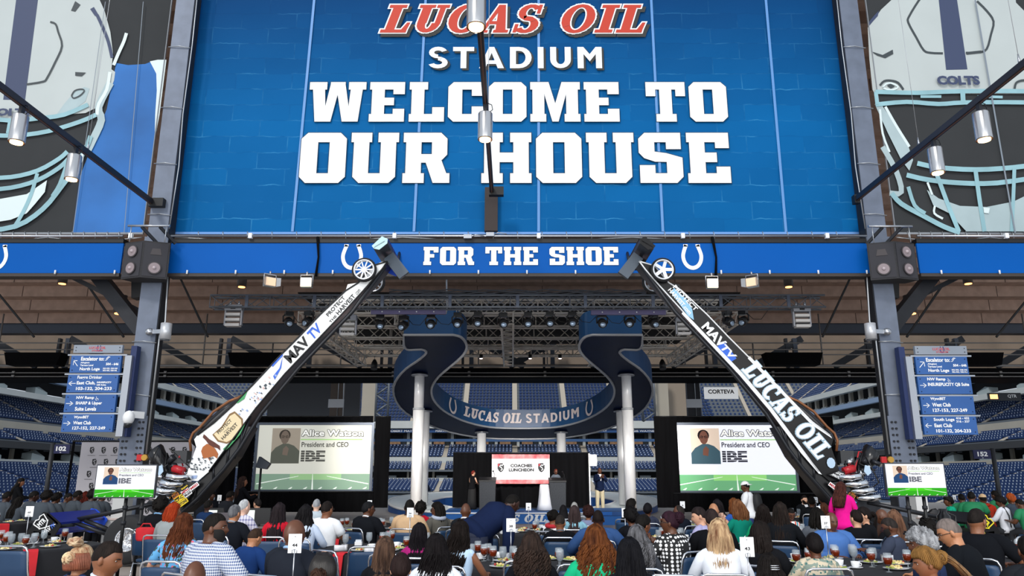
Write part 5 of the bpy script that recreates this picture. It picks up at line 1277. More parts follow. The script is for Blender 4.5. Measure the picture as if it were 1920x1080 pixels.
    # front wheels
    for Y, yy in ((YP - .42, 0), (YP + .72, 1)):
        c = LY(683, 506, YP - .42); c.y = Y
        w = MB(); rr = .275
        w.lathe_y(c, [(rr - .05, -.05), (rr - .015, -.055), (rr, -.02), (rr, .02), (rr - .015, .055), (rr - .05, .05)], 28); tyre = w.w('front_tyre', rubber, root)
        m = MB(); m.lathe_y(c, [(rr - .045, -.05), (rr - .075, -.055), (rr - .075, .05), (rr - .045, .05)], 28)
        n = 10 if s > 0 else 5
        for k in range(n):
            a = 2 * PI * k / n; d = Vector((math.cos(a), 0, math.sin(a))); t = Vector((-d.z, 0, d.x)) * (.014 if s > 0 else .035)
            q0, q1 = c + d * .03 + Vector((0, -.04, 0)), c + d * (rr - .06) + Vector((0, -.03, 0)); e = Vector((0, .03, 0))
            m.add([q0 - t, q0 + t, q1 + t, q1 - t, q0 - t + e, q0 + t + e, q1 + t + e, q1 - t + e], [(0, 1, 2, 3), (7, 6, 5, 4), (0, 4, 5, 1), (2, 6, 7, 3), (1, 5, 6, 2), (3, 7, 4, 0)])
        m.cyl(c + Vector((0, -.05, 0)), c + Vector((0, .03, 0)), .045, n=12); m.w('front_rim', mat('rim_silver', 'e6e8ec', .25, .6), tyre)
        m = MB(); m.cyl(c, Vector((c.x, YP, c.z)), .022, n=6); m.w('axle', frm, root)
    # front wing
    q = LY(741, 492, YP)
    span = .85
    for k in (-1, 1):
        Y = YP + k * span
        pts = [(697, 461), (716, 443), (727, 448), (726, 456), (711, 468), (701, 466)]
        off = LY(712, 456, YP - span)
        m = MB(); f = [LY(x, y, YP - span) for x, y in pts]
        f = [Vector((p.x, Y, p.z)) for p in f]; g = [p + Vector((0, .02, 0)) for p in f]
        m.face(f); m.face(list(reversed(g)))
        for i in range(6): m.face([f[i], f[(i + 1) % 6], g[(i + 1) % 6], g[i]])
        ep = m.w('wing_endplate', mat('endplate_pale', 'bfe2ea', .3) if s > 0 else bodyk, root)
    a0 = LY(700, 466, YP - span); b0 = LY(724, 452, YP - span)
    m = MB(); m.add([a0, b0, b0 + Vector((0, 2 * span, 0)), a0 + Vector((0, 2 * span, 0))] + [p + Vector((0.03 * s, 0, .05)) for p in (a0, b0, b0 + Vector((0, 2 * span, 0)), a0 + Vector((0, 2 * span, 0)))], [(0, 3, 2, 1), (4, 5, 6, 7), (0, 1, 5, 4), (1, 2, 6, 5), (2, 3, 7, 6), (3, 0, 4, 7)])
    m.w('front_wing', mat('wing_grey', '3a3e46', .35, .3), root)
    m = MB(); m.face([p + Vector((.045 * s, 0, .055)) for p in (a0, b0, b0 + Vector((0, 2 * span, 0)), a0 + Vector((0, 2 * span, 0)))]); m.w('wing_top', blu if s > 0 else bodyk, root)
    # hanging beam at the nose
    m = MB(); m.beam(LY(729, 480, YP - .1), LY(758, 517, YP - .1), .26, .1, up=(0, 1, 0)); m.w('support_beam', mat('support_grey', '4c5763', .4, .2), root)
    m = MB(); m.cyl(LY(728, 490, YP), LY(745, 495, YP + 1.5), .05, n=8); m.cyl(LY(745, 495, YP + 1.5), LY(745, 495, YP + 1.5) + Vector((0, .3, .4)), .04, n=8); m.w('mount_pipe', frm, root)
    if s > 0:
        plate([(724, 507), (736, 503), (748, 511), (742, 518), (728, 512)], YP + .3, YP + .33).w('blue_panel', blu, root)
    # rear tyres
    for Y in (YP - .95, YP + .55):
        c = LY(246, 1011, YP - .95); c.y = Y; rr = .46
        m = MB(); m.lathe_y(c, [(.22, -.2), (.40, -.225), (rr, -.17), (rr + .005, 0), (rr, .17), (.40, .225), (.22, .2)], 32); t = m.w('rear_tyre', rubber, root)
        m = MB(); m.lathe_y(c, [(.225, -.2), (.22, -.215), (.19, -.2), (.17, -.08), (.05, -.04), (.04, -.1), (.001, -.1)], 24)
        for k in range(12):
            a = 2 * PI * k / 12; m.sph(c + Vector((.125 * math.cos(a), -.075, .125 * math.sin(a))), .016, 6, 4)
        m.w('rear_rim', mat('rim_chrome', 'd8dade', .12, 1, bump=.5, bsc=30), t)
    m = MB(); a = LY(246, 1011, YP - .95); m.cyl((a.x, YP - .8, a.z), (a.x, YP + .5, a.z), .06, n=8); m.w('rear_axle', frm, root)
    # rear wing: two tilted endplates, blade and struts
    ep = [(81, 960), (91, 962), (113, 981), (114, 985), (101, 1006), (96, 1010), (77, 1011), (54, 1003), (50, 998)]
    YA, YB2 = YP - 1.0, YP + .75
    f = [LY(x, y, YA) for x, y in ep]
    def epl(Y, mt, nm_):
        m = MB(); a = [Vector((p.x, Y, p.z)) for p in f]; b = [p + Vector((0, .025, 0)) for p in a]; n = len(a); m.face(list(reversed(a)) if s > 0 else a); m.face(b)
        for i in range(n): m.face([a[i], a[(i + 1) % n], b[(i + 1) % n], b[i]])
        return m.w(nm_, mt, root)
    e1 = epl(YA, bodyk, 'wing_endplate'); e2 = epl(YB2, blu if s > 0 else bodyk, 'wing_endplate')
    e1['label'] = 'black endplate with a shield emblem'
    A, B = LY(88, 966, YA), LY(108, 984, YA); Cc = LY(62, 1000, YA)
    for p, q2, mt in ((A, B, 'wing_blade'), (Cc, LY(95, 1004, YA), 'wing_blade')):
        m = MB(); e = Vector((0, YB2 - YA, 0)); t = Vector((0, 0, .04)); m.add([p, q2, q2 + e, p + e, p + t, q2 + t, q2 + e + t, p + e + t], [(0, 3, 2, 1), (4, 5, 6, 7), (0, 1, 5, 4), (1, 2, 6, 5), (2, 3, 7, 6), (3, 0, 4, 7)]); m.w(mt, mat('blade_blue', '1a2c8c', .3) if s > 0 else bodyk, root)
    m = MB(); ym = YP - .2
    for Yo in (0, .35):
        for a, b in (((136, 976), (300, 942)), ((136, 978), (205, 1003)), ((160, 976), (208, 995)), ((136, 976), (112, 978))):
            m.cyl(LY(*a, ym + Yo), LY(*b, ym + Yo), .045 if Yo == 0 else .03, n=8)
    m.w('wing_strut', frm, root)
    # wing lettering
    wp = lambda x, y: LY(x, y, YA - .008)
    cc = wp(82, 984); ux = Vector((.55 * s, 0, .0)); ang = R(48) * s
    dx = Vector((math.cos(ang), 0, math.sin(ang))) if s > 0 else Vector((math.cos(R(-40)), 0, math.sin(R(-40)))); dz = Vector((-dx.z, 0, dx.x))
    m = MB(); sc = cc + dz * .06
    ribbon(m, [(-.13, .1), (-.1, -.06), (0, -.13), (.1, -.06), (.13, .1), (.05, .12), (0, .09), (-.05, .12), (-.13, .1)], .022, lambda a, b: sc + dx * a + dz * b)
    text(m, 'MTR', sc - dx * .085 - dz * .045, dx * .17, dz * .10, 0, .04)
    for k in (-1, 1): ribbon(m, [(-.16 * k, -.22), (.12 * k, -.05)], .016, lambda a, b: sc + dx * a + dz * b + Vector((0, -.003 * k, 0)))
    if s > 0:
        o2_ = wp(83, 1004); d2 = Vector((math.cos(R(42)), 0, math.sin(R(42)))); d3 = Vector((-d2.z, 0, d2.x)); text(m, 'MAV', o2_, d2 * .17, d3 * .08, 0, .04); text(m, 'TV', o2_ + d2 * .18, d2 * .09, d3 * .08, 1, .03, .2)
    m.w('wing_emblem', [white if s > 0 else mat('emblem_yellow', 'e8d820', .5), mat('logo_blue', '2c66d8', .5)], e1)
    # engine: block, blower, headers, hoses, scoop
    blockm = mat('engine_metal', '8d9095', .3, .8, var=.4, sc=14)
    m = MB(); c0 = LY(322, 930, YP); m.beam(LY(345, 905, YP), LY(295, 962, YP), .5, .42, up=(0, 1, 0)); m.w('engine_block', mat('engine_dark', '2c2e33', .35, .6, var=.3, sc=10), root)
    m = MB(); m.beam(LY(335, 893, YP), LY(308, 925, YP), .3, .34, up=(0, 1, 0)); m.w('blower', blockm, root)
    m = MB(); ra = []
    for x, y, w, h in ((325, 900, .14, .1), (312, 880, .16, .13), (300, 862, .2, .17), (292, 846, .24, .18), (297, 838, .1, .08)):
        c = LY(x, y, YP); ra.append([c + Fv_(s, Fv) * (h * math.sin(2 * PI * j / 12)) + Vector((0, w * math.cos(2 * PI * j / 12), 0)) for j in range(12)])
    m.loft(ra); m.w('air_scoop', mat('scoop_black', '1a1b1f', .25), root)
    for k in range(4):
        m = MB(); bx, by = 305 + k * 12 + 10, 922 - k * 13 + 10
        m.tube([LY(bx + 8, by + 2, YN - .02), LY(bx - 6, by + 2, YN - .12), LY(bx - 20, by + 3, YN - .18), LY(bx - 38, by - 1, YN - .2)], [.05, .06, .065, .07], 10); m.w('exhaust_pipe', chrome, root)
    random.seed(3 + (s > 0))
    for k in range(12):
        x, y = random.uniform(296, 345), random.uniform(846, 905); m = MB()
        m.tube([LY(x, y, YP - .28), LY(x + random.uniform(-25, 10), y + random.uniform(-20, 20), YP - .34), LY(x + random.uniform(-30, 30), y + random.uniform(0, 40), YP - .3), LY(x + random.uniform(-15, 25), y + random.uniform(20, 55), YP - .26)], .016, 6)
        m.w('hose', (black, frm, blockm, redm if k == 3 else black)[k % 4], root)
    for k in range(14):
        x, y = random.uniform(290, 345), random.uniform(860, 935); c = LY(x, y, YP - .27 + random.uniform(-.05, .05)); m = MB()
        m.cyl(c, c + Vector((random.uniform(-.15, .15), -.06, random.uniform(-.15, .15))), random.uniform(.03, .07), n=8); m.w('engine_fitting', (blockm, chrome, frm)[k % 3], root)
    m = MB(); m.cyl(LY(325, 878, YP - .36), LY(345, 884, YP - .36), .08, n=14); m.cyl(LY(323, 877.5, YP - .36), LY(326, 878, YP - .36), .05, n=10); m.w('fire_bottle', redm, root)
    m = MB(); m.cbox(LY(342, 857, YP - .2), (.28, .25, .26)); m.w('ecu_box', mat('box_dark', '2b2d31', .4), root)
    plate([(296, 874), (304, 872), (306, 884), (299, 892), (292, 886)], YP - .42, YP - .4).w('oil_badge', mat('badge_pale', 'b9d3ea', .4), root)
    # sponsor board by the engine
    bd = [(352, 905), (372, 900), (345, 952), (328, 948), (312, 938)] if s > 0 else [(348, 902), (374, 902), (345, 952), (328, 948), (312, 936)]
    b = [LY(x, y, YN - .06) for x, y in ((346, 903), (376, 905), (338, 953), (311, 936))]
    m = MB(); m.face(b if s < 0 else list(reversed(b))); m.face([p + Vector((0, .03, 0)) for p in b]); pb = m.w('sponsor_panel', mat('panel_black', '15161a', .35), root)
    # decals along the panel (axis from lower-left to upper-right on the left car)
    ax = (LY(372, 902, YN - .07) - LY(318, 942, YN - .07)).normalized(); ay = Vector((-ax.z, 0, ax.x))
    if s < 0: ax = -ax; ay = Vector((-ax.z, 0, ax.x))
    yel = mat('decal_yellow', 'f0d020', .5); orn = mat('decal_orange', 'e08428', .5); rd = mat('decal_red', 'c4202a', .5)
    m = MB()
    def decal(px, py, w, h, mi, tx, ti, lay=0):
        c = LY(px, py, YN - .075); e = Vector((0, -.004, 0))
        m.face([c - ax * w / 2 - ay * h / 2, c + ax * w / 2 - ay * h / 2, c + ax * w / 2 + ay * h / 2, c - ax * w / 2 + ay * h / 2], mi)
        if tx: text(m, tx, c - ax * w * .43 - ay * h * .3 + e, ax * w * .86, ay * h * .6, ti, .04)
    decal(364, 912, .2, .085, 0, 'MSD', 3); decal(346, 914, .17, .08, 4, 'Simpson', 3 if False else 1); decal(347, 921, .17, .09, 0, 'MPH', 3); decal(352, 926, .17, .09, 0, 'Mobil', 4)
    decal(329, 929, .14, .09, 2, 'BRAKE', 4); decal(336, 935, .2, .11, 1, 'CP-C', 4); decal(342, 943, .24, .1, 1, 'PISTONS', 4); decal(328, 937, .2, .02, 5, None, 0)
    m.w('decals', [whiteprint, yel, orn, rd, mat('ink', '17181c'), mat('decal_blue', '5b9be0', .5)], pb)
    # side graphics on the near panel
    YG = YN - .012
    def along(pa, pb2, hpx, s_, mi, wt=.02, shr=0.0, dist=0.0, mb=None, lay=0, wid=1.0):
        """text running between two pixel points on the panel"""
        a = LY(*pa, YG - lay); b_ = LY(*pb2, YG - lay)
        if s < 0: a, b_ = b_, a
        d = (b_ - a); ln = d.length; d.normalize(); nrm = Vector((-d.z, 0, d.x)); hh = hpx / 90.0
        text(mb, s_, a + nrm * dist, d * ln, nrm * hh, mi, wt, shr)
    m = MB()
    ink = 0 if s > 0 else 1
    if s > 0:
        along((545, 682), (583, 642), 21, 'MAV', 0, .035, 0, 0, m); along((588, 637), (607, 616), 20, 'TV', 2, .03, .2, .0, m, .004)
        along((616, 594), (648, 559), 8, 'PROTECT', 0, .02, 0, 0, m); along((620, 606), (632, 593), 5, 'THE', 0, .02, 0, 0, m); along((635, 591), (667, 556), 9, 'HARVEST', 0, .02, 0, 0, m); along((669, 554), (677, 545), 6, '.com', 0, 0, 0, 0, m)
        m.w('lettering', [mat('ink', '17181c'), whiteprint, mat('logo_blue', '2c66d8')], root)
        # art: shield plaque, horse, paint splashes
        m = MB()
        def pp(pts, mi, k): m.face([LY(x, y, YG - .002 * k) for x, y in reversed(pts)], mi)
        pp([(398, 815), (415, 800), (430, 776), (440, 771), (455, 785), (456, 800), (440, 825), (425, 832), (408, 828)], 0, 1)
        pp([(401, 814), (417, 802), (431, 780), (440, 775), (452, 787), (453, 799), (438, 822), (425, 829), (410, 825)], 1, 2)
        pp([(377, 846), (380, 838), (388, 832), (397, 835), (404, 842), (409, 851), (407, 860), (401, 855), (395, 857), (393, 864), (389, 858), (381, 860), (379, 853)], 2, 1); pp([(382, 814), (386, 817), (392, 823), (402, 829), (412, 836), (413, 845), (407, 840), (399, 838), (391, 833), (386, 826), (380, 820)], 3, 2)
        pp([(418, 842), (440, 820), (436, 806), (452, 800), (462, 790), (450, 815), (430, 838), (421, 846)], 4, 1)
        pp([(440, 755), (452, 742), (464, 733), (458, 748), (446, 756)], 4, 1); pp([(515, 712), (527, 690), (530, 668), (524, 690), (512, 705)], 5, 1); pp([(509, 685), (530, 663), (530, 667), (511, 688)], 5, 2)
        random.seed(5)
        for k in range(60):
            x, y = random.uniform(352, 400), random.uniform(858, 886)
            if (x - 352) * .6 + (y - 858) > 42: continue
            r_ = random.uniform(.8, 2.2); pp([(x - r_, y), (x, y - r_ * .7), (x + r_ * 1.3, y + .3), (x, y + r_)], 6, 3 + k % 5)
        for k in range(40):
            t = random.random(); x = 455 + 55 * t + random.uniform(-8, 8); y = 775 - 65 * t + random.uniform(-10, 10); r_ = random.uniform(.8, 3); pp([(x - r_, y), (x, y - r_), (x + r_, y + .5), (x, y + r_ * .8)], random.choice((7, 8, 6)), 1 + k % 6)
        pp([(340, 897), (352, 892), (370, 891), (368, 897), (356, 899)], 7, 1)
        m.w('artwork', [mat('plaque_brown', '8a6a40', .5), mat('plaque_cream', 'ecd9b0', .5), mat('horse_brown', 'b0622a', .5), mat('horse_dark', '5a2618', .5), mat('leaf_green', '3fa060', .5), mat('logo_blue', '2c66d8'), mat('ink_soft', '3c4650', .5), mat('wash_blue', '9fb4dc', .5), mat('wash_pink', 'e6c3bd', .5)], root)
        m = MB(); along((409, 813), (434, 788), 6, 'PROTECT', 0, .02, 0, -.02, m, .006); along((420, 812), (430, 802), 3, 'THE', 0, 0, 0, -.01, m, .006); along((418, 825), (446, 796), 7, 'HARVEST', 0, .02, 0, -.01, m, .006); m.w('plaque_lettering', mat('ink', '17181c'), root)
    else:
        along((650, 550), (672, 562), 8, '', 0) if False else None
        along((577, 655), (613, 615), 19, 'MAV', 1, .035, 0, .02, m); along((550, 674), (573, 650), 14, 'TV', 1, .03, .2, -.05, m, .006)
        m.face([LY(x, y, YG) for x, y in reversed([(545, 672), (568, 640), (584, 652), (558, 680)])], 2)
        along((630, 590), (672, 545), 9, 'PROTECT', 1, .03, 0, .115, m, .006); along((636, 592), (676, 546), 9, 'HARVEST.com', 1, .03, 0, .03, m, .006)
        m.face([LY(x, y, YG) for x, y in reversed([(640, 560), (662, 540), (668, 548), (636, 592), (625, 600), (628, 580)])], 3)
        m.w('lettering', [mat('ink', '17181c'), whiteprint, mat('logo_blue', '2c66d8'), mat('splash_blue', '8fc4ea', .4)], root)
        # big LUCAS OIL running down the panel, mirrored position, with silver outline
        a = LY(528, 690, YG); b_ = LY(385, 858, YG); d = (b_ - a); ln = d.length; d.normalize(); nrm = Vector((-d.z, 0, d.x)); hh = .39
        lay = []
        for k, (mi, e) in enumerate(((0, .5), (1, 0))):
            o_ = a - nrm * .10 + Vector((0, -.004 - .012 * k, 0))
            lay.append(((lambda u, v, o_=o_: o_ + d * (ln * u) + nrm * (hh * v)), mi, e))
        letters(root, 'LUCAS OIL', G2, lay, [mat('outline_silver', '9fb8c8', .3, .3), mat('letter_chrome', 'f8fbff', .3)], gap=1.0, shear=.15)
        plate([(520, 668), (400, 793), (368, 818), (366, 822), (404, 797), (524, 672)], YN - .02, YN - .01).w('white_stripe', white, root)
        plate([(535, 699), (480, 764), (420, 845), (385, 890), (391, 888), (424, 850), (484, 769), (540, 703)], YN - .02, YN - .01).w('white_stripe', white, root)
        plate([(645, 584), (535, 699), (540, 703), (648, 588)], YN - .02, YN - .01).w('white_stripe', white, root)
        b = [LY(x, y, YN - .1) for x, y in ((346, 903), (373, 890), (352, 882), (322, 893))]
        m = MB(); m.face(b); m.face([p + Vector((0, .02, 0)) for p in reversed(b)]); pl2 = m.w('sponsor_panel', mat('panel_black', '15161a'), root)
        a, b_, c_ = b[1], b[0], b[2]; m = MB()
        e = Vector((0, -.006, 0)); dX = (b[0] - b[1]); dY = (b[2] - b[1]); text(m, 'LUCAS OIL', LY(371, 891, YN - .1) + e + (LY(352, 882, YN - .1) - LY(373, 890, YN - .1)) * .5, dX * .9, dY * .35, 0, .04); text(m, 'MAGNETO', LY(371, 891, YN - .1) + e + dY * .08, dX * .85, dY * .3, 0, .04); m.w('panel_lettering', whiteprint, pl2)
        m = MB(); c = LY(368, 868, YN - .03); m.face([c + Vector((.09 * math.cos(k * PI / 5), 0, .11 * math.sin(k * PI / 5))) for k in range(10)])
        m.w('oil_badge', mat('badge_pale', 'b9d3ea'), root)
    return root
def Uv_(s, U): return Vector((U.x * s, 0, U.z))
def Fv_(s, Fq): return Vector((Fq.x * s, 0, Fq.z))
def lathe_y(self, c, prof, n=24, m=0):
    c = Vector(c)
    return self.loft([[c + Vector((r * math.cos(2 * PI * j / n), y, r * math.sin(2 * PI * j / n))) for j in range(n)] for r, y in prof], m, True, False)
MB.lathe_y = lathe_y
dragster(1); dragster(-1)
# white and grey display pedestals behind the cars
for px0, px1, pyt, lab in ((141 + 10, 205, 935, 'x'),):
    pass
def pedestal(px0, px1, pyt, Y, lab, mt):
    a = P(px0, 950, Y).x; b = P(px1, 950, Y).x; t = P(px0, pyt, Y).z
    r = thing('display_pedestal', lab, 'pedestal', ((a + b) / 2, Y, 0)); w = (b - a) / 2
    m = MB(); m.box(-w, w, 0, .6, 0, t * .62); m.b('base', mt, r); m = MB(); m.box(-w * .9, w * .4, .25, .6, t * .62, t); m.b('back_box', mt, r)
    m = MB(); m.box(-w * 1.03, w * 1.03, -.02, .3, t * .62, t * .62 + .03); m.b('top', mat('ped_top', 'd8c4bc', .6), r)
pedestal(197, 235, 934, 17.35, 'pale grey pedestal behind the left race car tyre', mat('ped_grey', 'c3c4c2', .5))
pedestal(1728, 1762, 932, 17.35, 'white pedestal behind the right display stand', mat('ped_white', 'dcdcdc', .5))
# ================================================================ people
TMP = bpy.data.scenes.new('tmp_union')
def union_mesh(parts, name, mats):
    """joins closed shells into one continuous surface"""
    obs = []
    for p in parts:
        me = p.mesh('u', mats); o = bpy.data.objects.new('u', me); TMP.collection.objects.link(o); obs.append(o)
    b = obs[0]
    for o in obs[1:]:
        md = b.modifiers.new('b', 'BOOLEAN'); md.operation = 'UNION'; md.object = o; md.solver = 'MANIFOLD'
    TMP.view_layers[0].update(); dg = TMP.view_layers[0].depsgraph
    me = bpy.data.meshes.new_from_object(b.evaluated_get(dg))
    if len(me.polygons) < 50:
        q = MB()
        for p in parts: q.add(p.v, p.f, 0, True)
        me = q.mesh(name, mats)
    me.name = name
    if not me.materials:
        for q in mats: me.materials.append(q)
    me.polygons.foreach_set('use_smooth', [True] * len(me.polygons))
    for o in obs:
        d = o.data; bpy.data.objects.remove(o); bpy.data.meshes.remove(d)
    return me
SK = {'d': '3f241a', 'b': '5e3824', 'm': '85553a', 't': 'b9805c', 'l': 'd8a587', 'p': 'e8bda6'}
def skin(k): return mat('skin_' + k, SK[k], .42, var=.07, sc=14)
def g1(x, c, w): return math.exp(-((x - c) / w) ** 2)
def head_pt(zn, th, off=0.0):
    """surface of the head, +y is the face, centre of the skull at the origin"""
    c = math.sqrt(max(0, 1 - zn * zn)); dx, dy = math.cos(th), math.sin(th)
    fx = 1 - (.20 * zn * zn + .10 * abs(zn) if zn < 0 else .06 * zn * zn)
    cc = c ** (.8 if zn < 0 else .92)
    x = .074 * fx * cc * dx
    if dy > 0: y = .094 * cc ** (.75 if zn < 0 else 1) * dy * (1 - (.05 * zn * zn if zn < 0 else .0))
    else: y = .102 * cc * dy * (1 - max(0, -zn - .15) * .42)
    z = .122 * zn if zn > -.0 else .118 * zn
    if dy > .25:
        xn = x / .074; f = min(1, (dy - .25) * 3)
        y += f * (.028 * g1(xn, 0, .17) * g1(zn, -.17, .15) + .010 * g1(xn, 0, .13) * g1(zn, .02, .16)
                  - .011 * (g1(xn, .42, .2) + g1(xn, -.42, .2)) * g1(zn, .07, .10)
                  + .005 * g1(zn, .24, .10) * g1(xn, 0, .6) + .008 * g1(xn, 0, .3) * g1(zn, -.46, .045) + .007 * g1(xn, 0, .28) * g1(zn, -.57, .05)
                  - .004 * g1(xn, 0, .3) * g1(zn, -.515, .02) + .010 * g1(xn, 0, .32) * g1(zn, -.84, .12) + .004 * (g1(xn, .5, .2) + g1(xn, -.5, .2)) * g1(zn, -.2, .15))
    p = Vector((x, y, z))
    if off: p += Vector((x / .0055, y / .009, z / .0149)).normalized() * off
    return p
def head_mb(M_, nu, nv):
    m = MB(); rings = []
    for i in range(nv + 1):
        zn = math.sin(-PI / 2 + PI * (.03 + .94 * i / nv)); rings.append([M_ @ head_pt(zn, 2 * PI * j / nu) for j in range(nu)])
    return m.loft(rings)
def person(px, ytop, d, yaw, top, skn, hair, hcol, label, pose='table', stand=False, lean=4, hyaw=0, hpitch=0, girth=1.0, sleeve='long', topm=None, legm=None, collar=None, beard=None, glasses=False, fem=False, det=None, zbase=0, seat=True, extra=(), z_override=None, name='person', group=None, hl=None):
    cx = P(px, ytop, d)
    if stand: ztop = cx.z - zbase; nom = 1.74
    else: ztop = cx.z; nom = 1.335
    ln = R(lean); drop = (nom - .55) * (1 - math.cos(ln)) if not stand else (nom - .95) * (1 - math.cos(ln))
    k = ztop / (nom - drop); k = min(1.14, max(.86, k)) if z_override is None else z_override
    if det is None: det = 2 if d < 9.5 else (1 if d < 14.5 else 0)
    hipz = .95 if stand else .55
    yr = R(-yaw)
    root = thing(name, label, 'person', (cx.x, d, zbase), yr, group)
    # shift so that the head, not the hips, sits at the requested spot
    hv = Vector((0, math.sin(ln) * (nom - hipz - .12), 0)); hv.rotate(Matrix.Rotation(yr, 3, 'Z')); root.location.x -= hv.x * k; root.location.y -= hv.y * k
    dz = hipz - .55; g = girth * (.92 if fem else 1)
    RM = Matrix.Translation((0, 0, hipz)) @ Matrix.Rotation(-ln, 4, 'X') @ Matrix.Translation((0, 0, -hipz))
    def U(x, y, z): return (RM @ Vector((x, y, z + dz))) * k
    def Lo(x, y, z): return Vector((x, y, z)) * k
    nt = (24, 18, 12)[2 - det]
    # ---- skeleton
    sw = (.165 if fem else .19) * (1 + (g - 1) * .5)
    HC = RM @ Vector((0, .015, 1.213 + dz))
    HM = Matrix.Scale(k, 4) @ Matrix.Translation(HC) @ Matrix.Rotation(R(-hyaw), 4, 'Z') @ Matrix.Rotation(R(-hpitch), 4, 'X') @ Matrix.Scale(1.03 if not fem else .99, 4)
    def torso(e, zlo=.47, ztop_=1.115, cloth=False):
        m = MB(); rings = []
        prof = [(.46, .10, .09, 0), (.50, .165, .13, -.01), (.60, .165 if not fem else .17, .125, -.01), (.70, .15 if not fem else .14, .115, -.0), (.80, .152 if not fem else .135, .113, .0), (.90, .165 if not fem else .15, .12, .005), (.98, .178 if not fem else .158, .118, .0), (1.03, .178 if not fem else .155, .108, -.005), (1.065, .14, .088, -.01), (1.09, .09, .068, -.008), (1.12, .055, .055, -.002)]
        for z, rx, ry, cy in prof:
            if z < zlo or z > ztop_: continue
            gg = g if z < 1.0 else 1 + (g - 1) * .5
            if z > 1.06: ee = e * .5
            else: ee = e
            rings.append([U((rx * gg + ee) * math.cos(2 * PI * j / nt) , cy + (ry * gg + ee) * math.sin(2 * PI * j / nt) * (1 if abs(math.cos(2 * PI * j / nt)) > 2 else 1), z) for j in range(nt)])
        if cloth and det:
            for i, r_ in enumerate(rings):
                for j, p in enumerate(r_):
                    q = p * 9 + Vector((px * .1, 0, 0)); n_ = noise.noise(Vector((q.x, q.y, q.z * .6))) * .012 * (1 if i < len(rings) - 2 else .3); c_ = U(0, 0, .9); v = Vector((p.x - c_.x, p.y - c_.y, 0)).normalized(); p += v * n_
        return m.loft(rings)
    el, wr = {'table': ((.27, .12, .80), (.15, .36, .80)), 'lap': ((.25, -.02, .80), (.10, .22, .68)), 'clap': ((.23, .12, .84), (.045, .30, 1.0)),
              'down': ((.245, -.02, .78), (.25, .06, .54)), 'out': ((.36, .08, .80), (.20, .33, .79)), 'fold': ((.25, .06, .84), (.06, .22, .86)), 'hold': ((.24, .12, .84), (.10, .34, .92)), 'reach': ((.25, .25, .80), (.2, .48, .62)), 'front': ((.24, .05, .80), (.08, .27, .78))}[pose]
    arms = []
    for s in (-1, 1):
        S0 = U(s * sw, -.005, 1.02); E = U(s * el[0] * (1 + (g - 1) * .5), el[1], el[2])
        if pose in ('table', 'out', 'lap') and not stand:
            Wp = Lo(s * wr[0], wr[1] + math.sin(ln) * .35, wr[2])
        else: Wp = U(s * wr[0], wr[1], wr[2])
        arms.append((s, U(s * sw * .93, -.008, 1.022), E, Wp))
    ga = 1 + (g - 1) * .8; af = .85 if fem else 1
    def inn(s): return U(s * .06, -.008, 1.078)
    def limb(pts, rs, n, m=None):
        m = m or MB(); o = []
        P_ = [Vector(p) for p in pts]; rr = []
        for i in range(len(P_) - 1):
            for t in (0, .33, .66): o.append(P_[i].lerp(P_[i + 1], t)); rr.append((rs[i] * (1 - t) + rs[i + 1] * t) * k)
        o.append(P_[-1]); rr.append(rs[-1] * k)
        # round the joint
        for i in range(3, len(o) - 1, 3): o[i] = o[i] * .6 + (o[i - 1] + o[i + 1]) * .2
        return m.tube(o, rr, n)
    parts = [torso(-.006)]
    hd = head_mb(HM, *((34, 26) if det == 2 else (24, 18) if det == 1 else (16, 12)))
    parts.append(hd)
    m = MB(); nb = U(0, -.005, 1.03); nh = HM @ Vector((0, -.015, -.05)); m.tube([nb, nb.lerp(nh, .5), nh], [.07 * k * (af + .05) * (1 + (g - 1) * .7), .057 * k * af * (1 + (g - 1) * .6), .055 * k * af * (1 + (g - 1) * .5)], 12); parts.append(m)
    m = MB()
    for s, S0, E, Wp in arms: limb([inn(s).lerp(S0, .35), S0, E, Wp], [.03, .050 * ga * af, .040 * ga * af, .026 * af], 10, m)
    parts.append(m)
    m = MB(); hp = [Lo(s * .09 * g, 0, hipz - .02) for s in (-1, 1)]
    for s in (-1, 1):
        if stand: pts = [Lo(s * .09 * g, 0, .93), Lo(s * .105, .02, .50), Lo(s * .11, -.01, .07)]
        else: pts = [Lo(s * .10 * g, .02, .54), Lo(s * .13, .43, .54), Lo(s * .13, .42, .08)]
        limb(pts, [.078 * g, .055, .038], 10, m)
    parts.append(m)
    # hands
    mp = MB(); mf = MB(); mt = MB()
    for s, S0, E, Wp in arms:
        f = (Wp - E).normalized()
        if pose == 'clap': sd = Vector((0, 0, 1)); f = (f + Vector((0, .3, .5))).normalized()
        else: sd = Vector((1, 0, 0))
        sd = (sd - f * sd.dot(f)).normalized(); dn = f.cross(sd) * (-1 if f.cross(sd).z > 0 else 1)
        if pose == 'clap': dn = Vector((-s, 0, 0))
        hs_k = k * (.9 if fem else 1)
        c = Wp + f * .045 * hs_k
        mp.loft([[Wp + f * (t * hs_k) + sd * (w * hs_k * math.cos(2 * PI * j / 10)) + dn * (h * hs_k * math.sin(2 * PI * j / 10)) for j in range(10)] for t, w, h in ((-.02, .024, .02), (.02, .034, .017), (.06, .042, .015), (.09, .040, .012), (.098, .03, .008))])
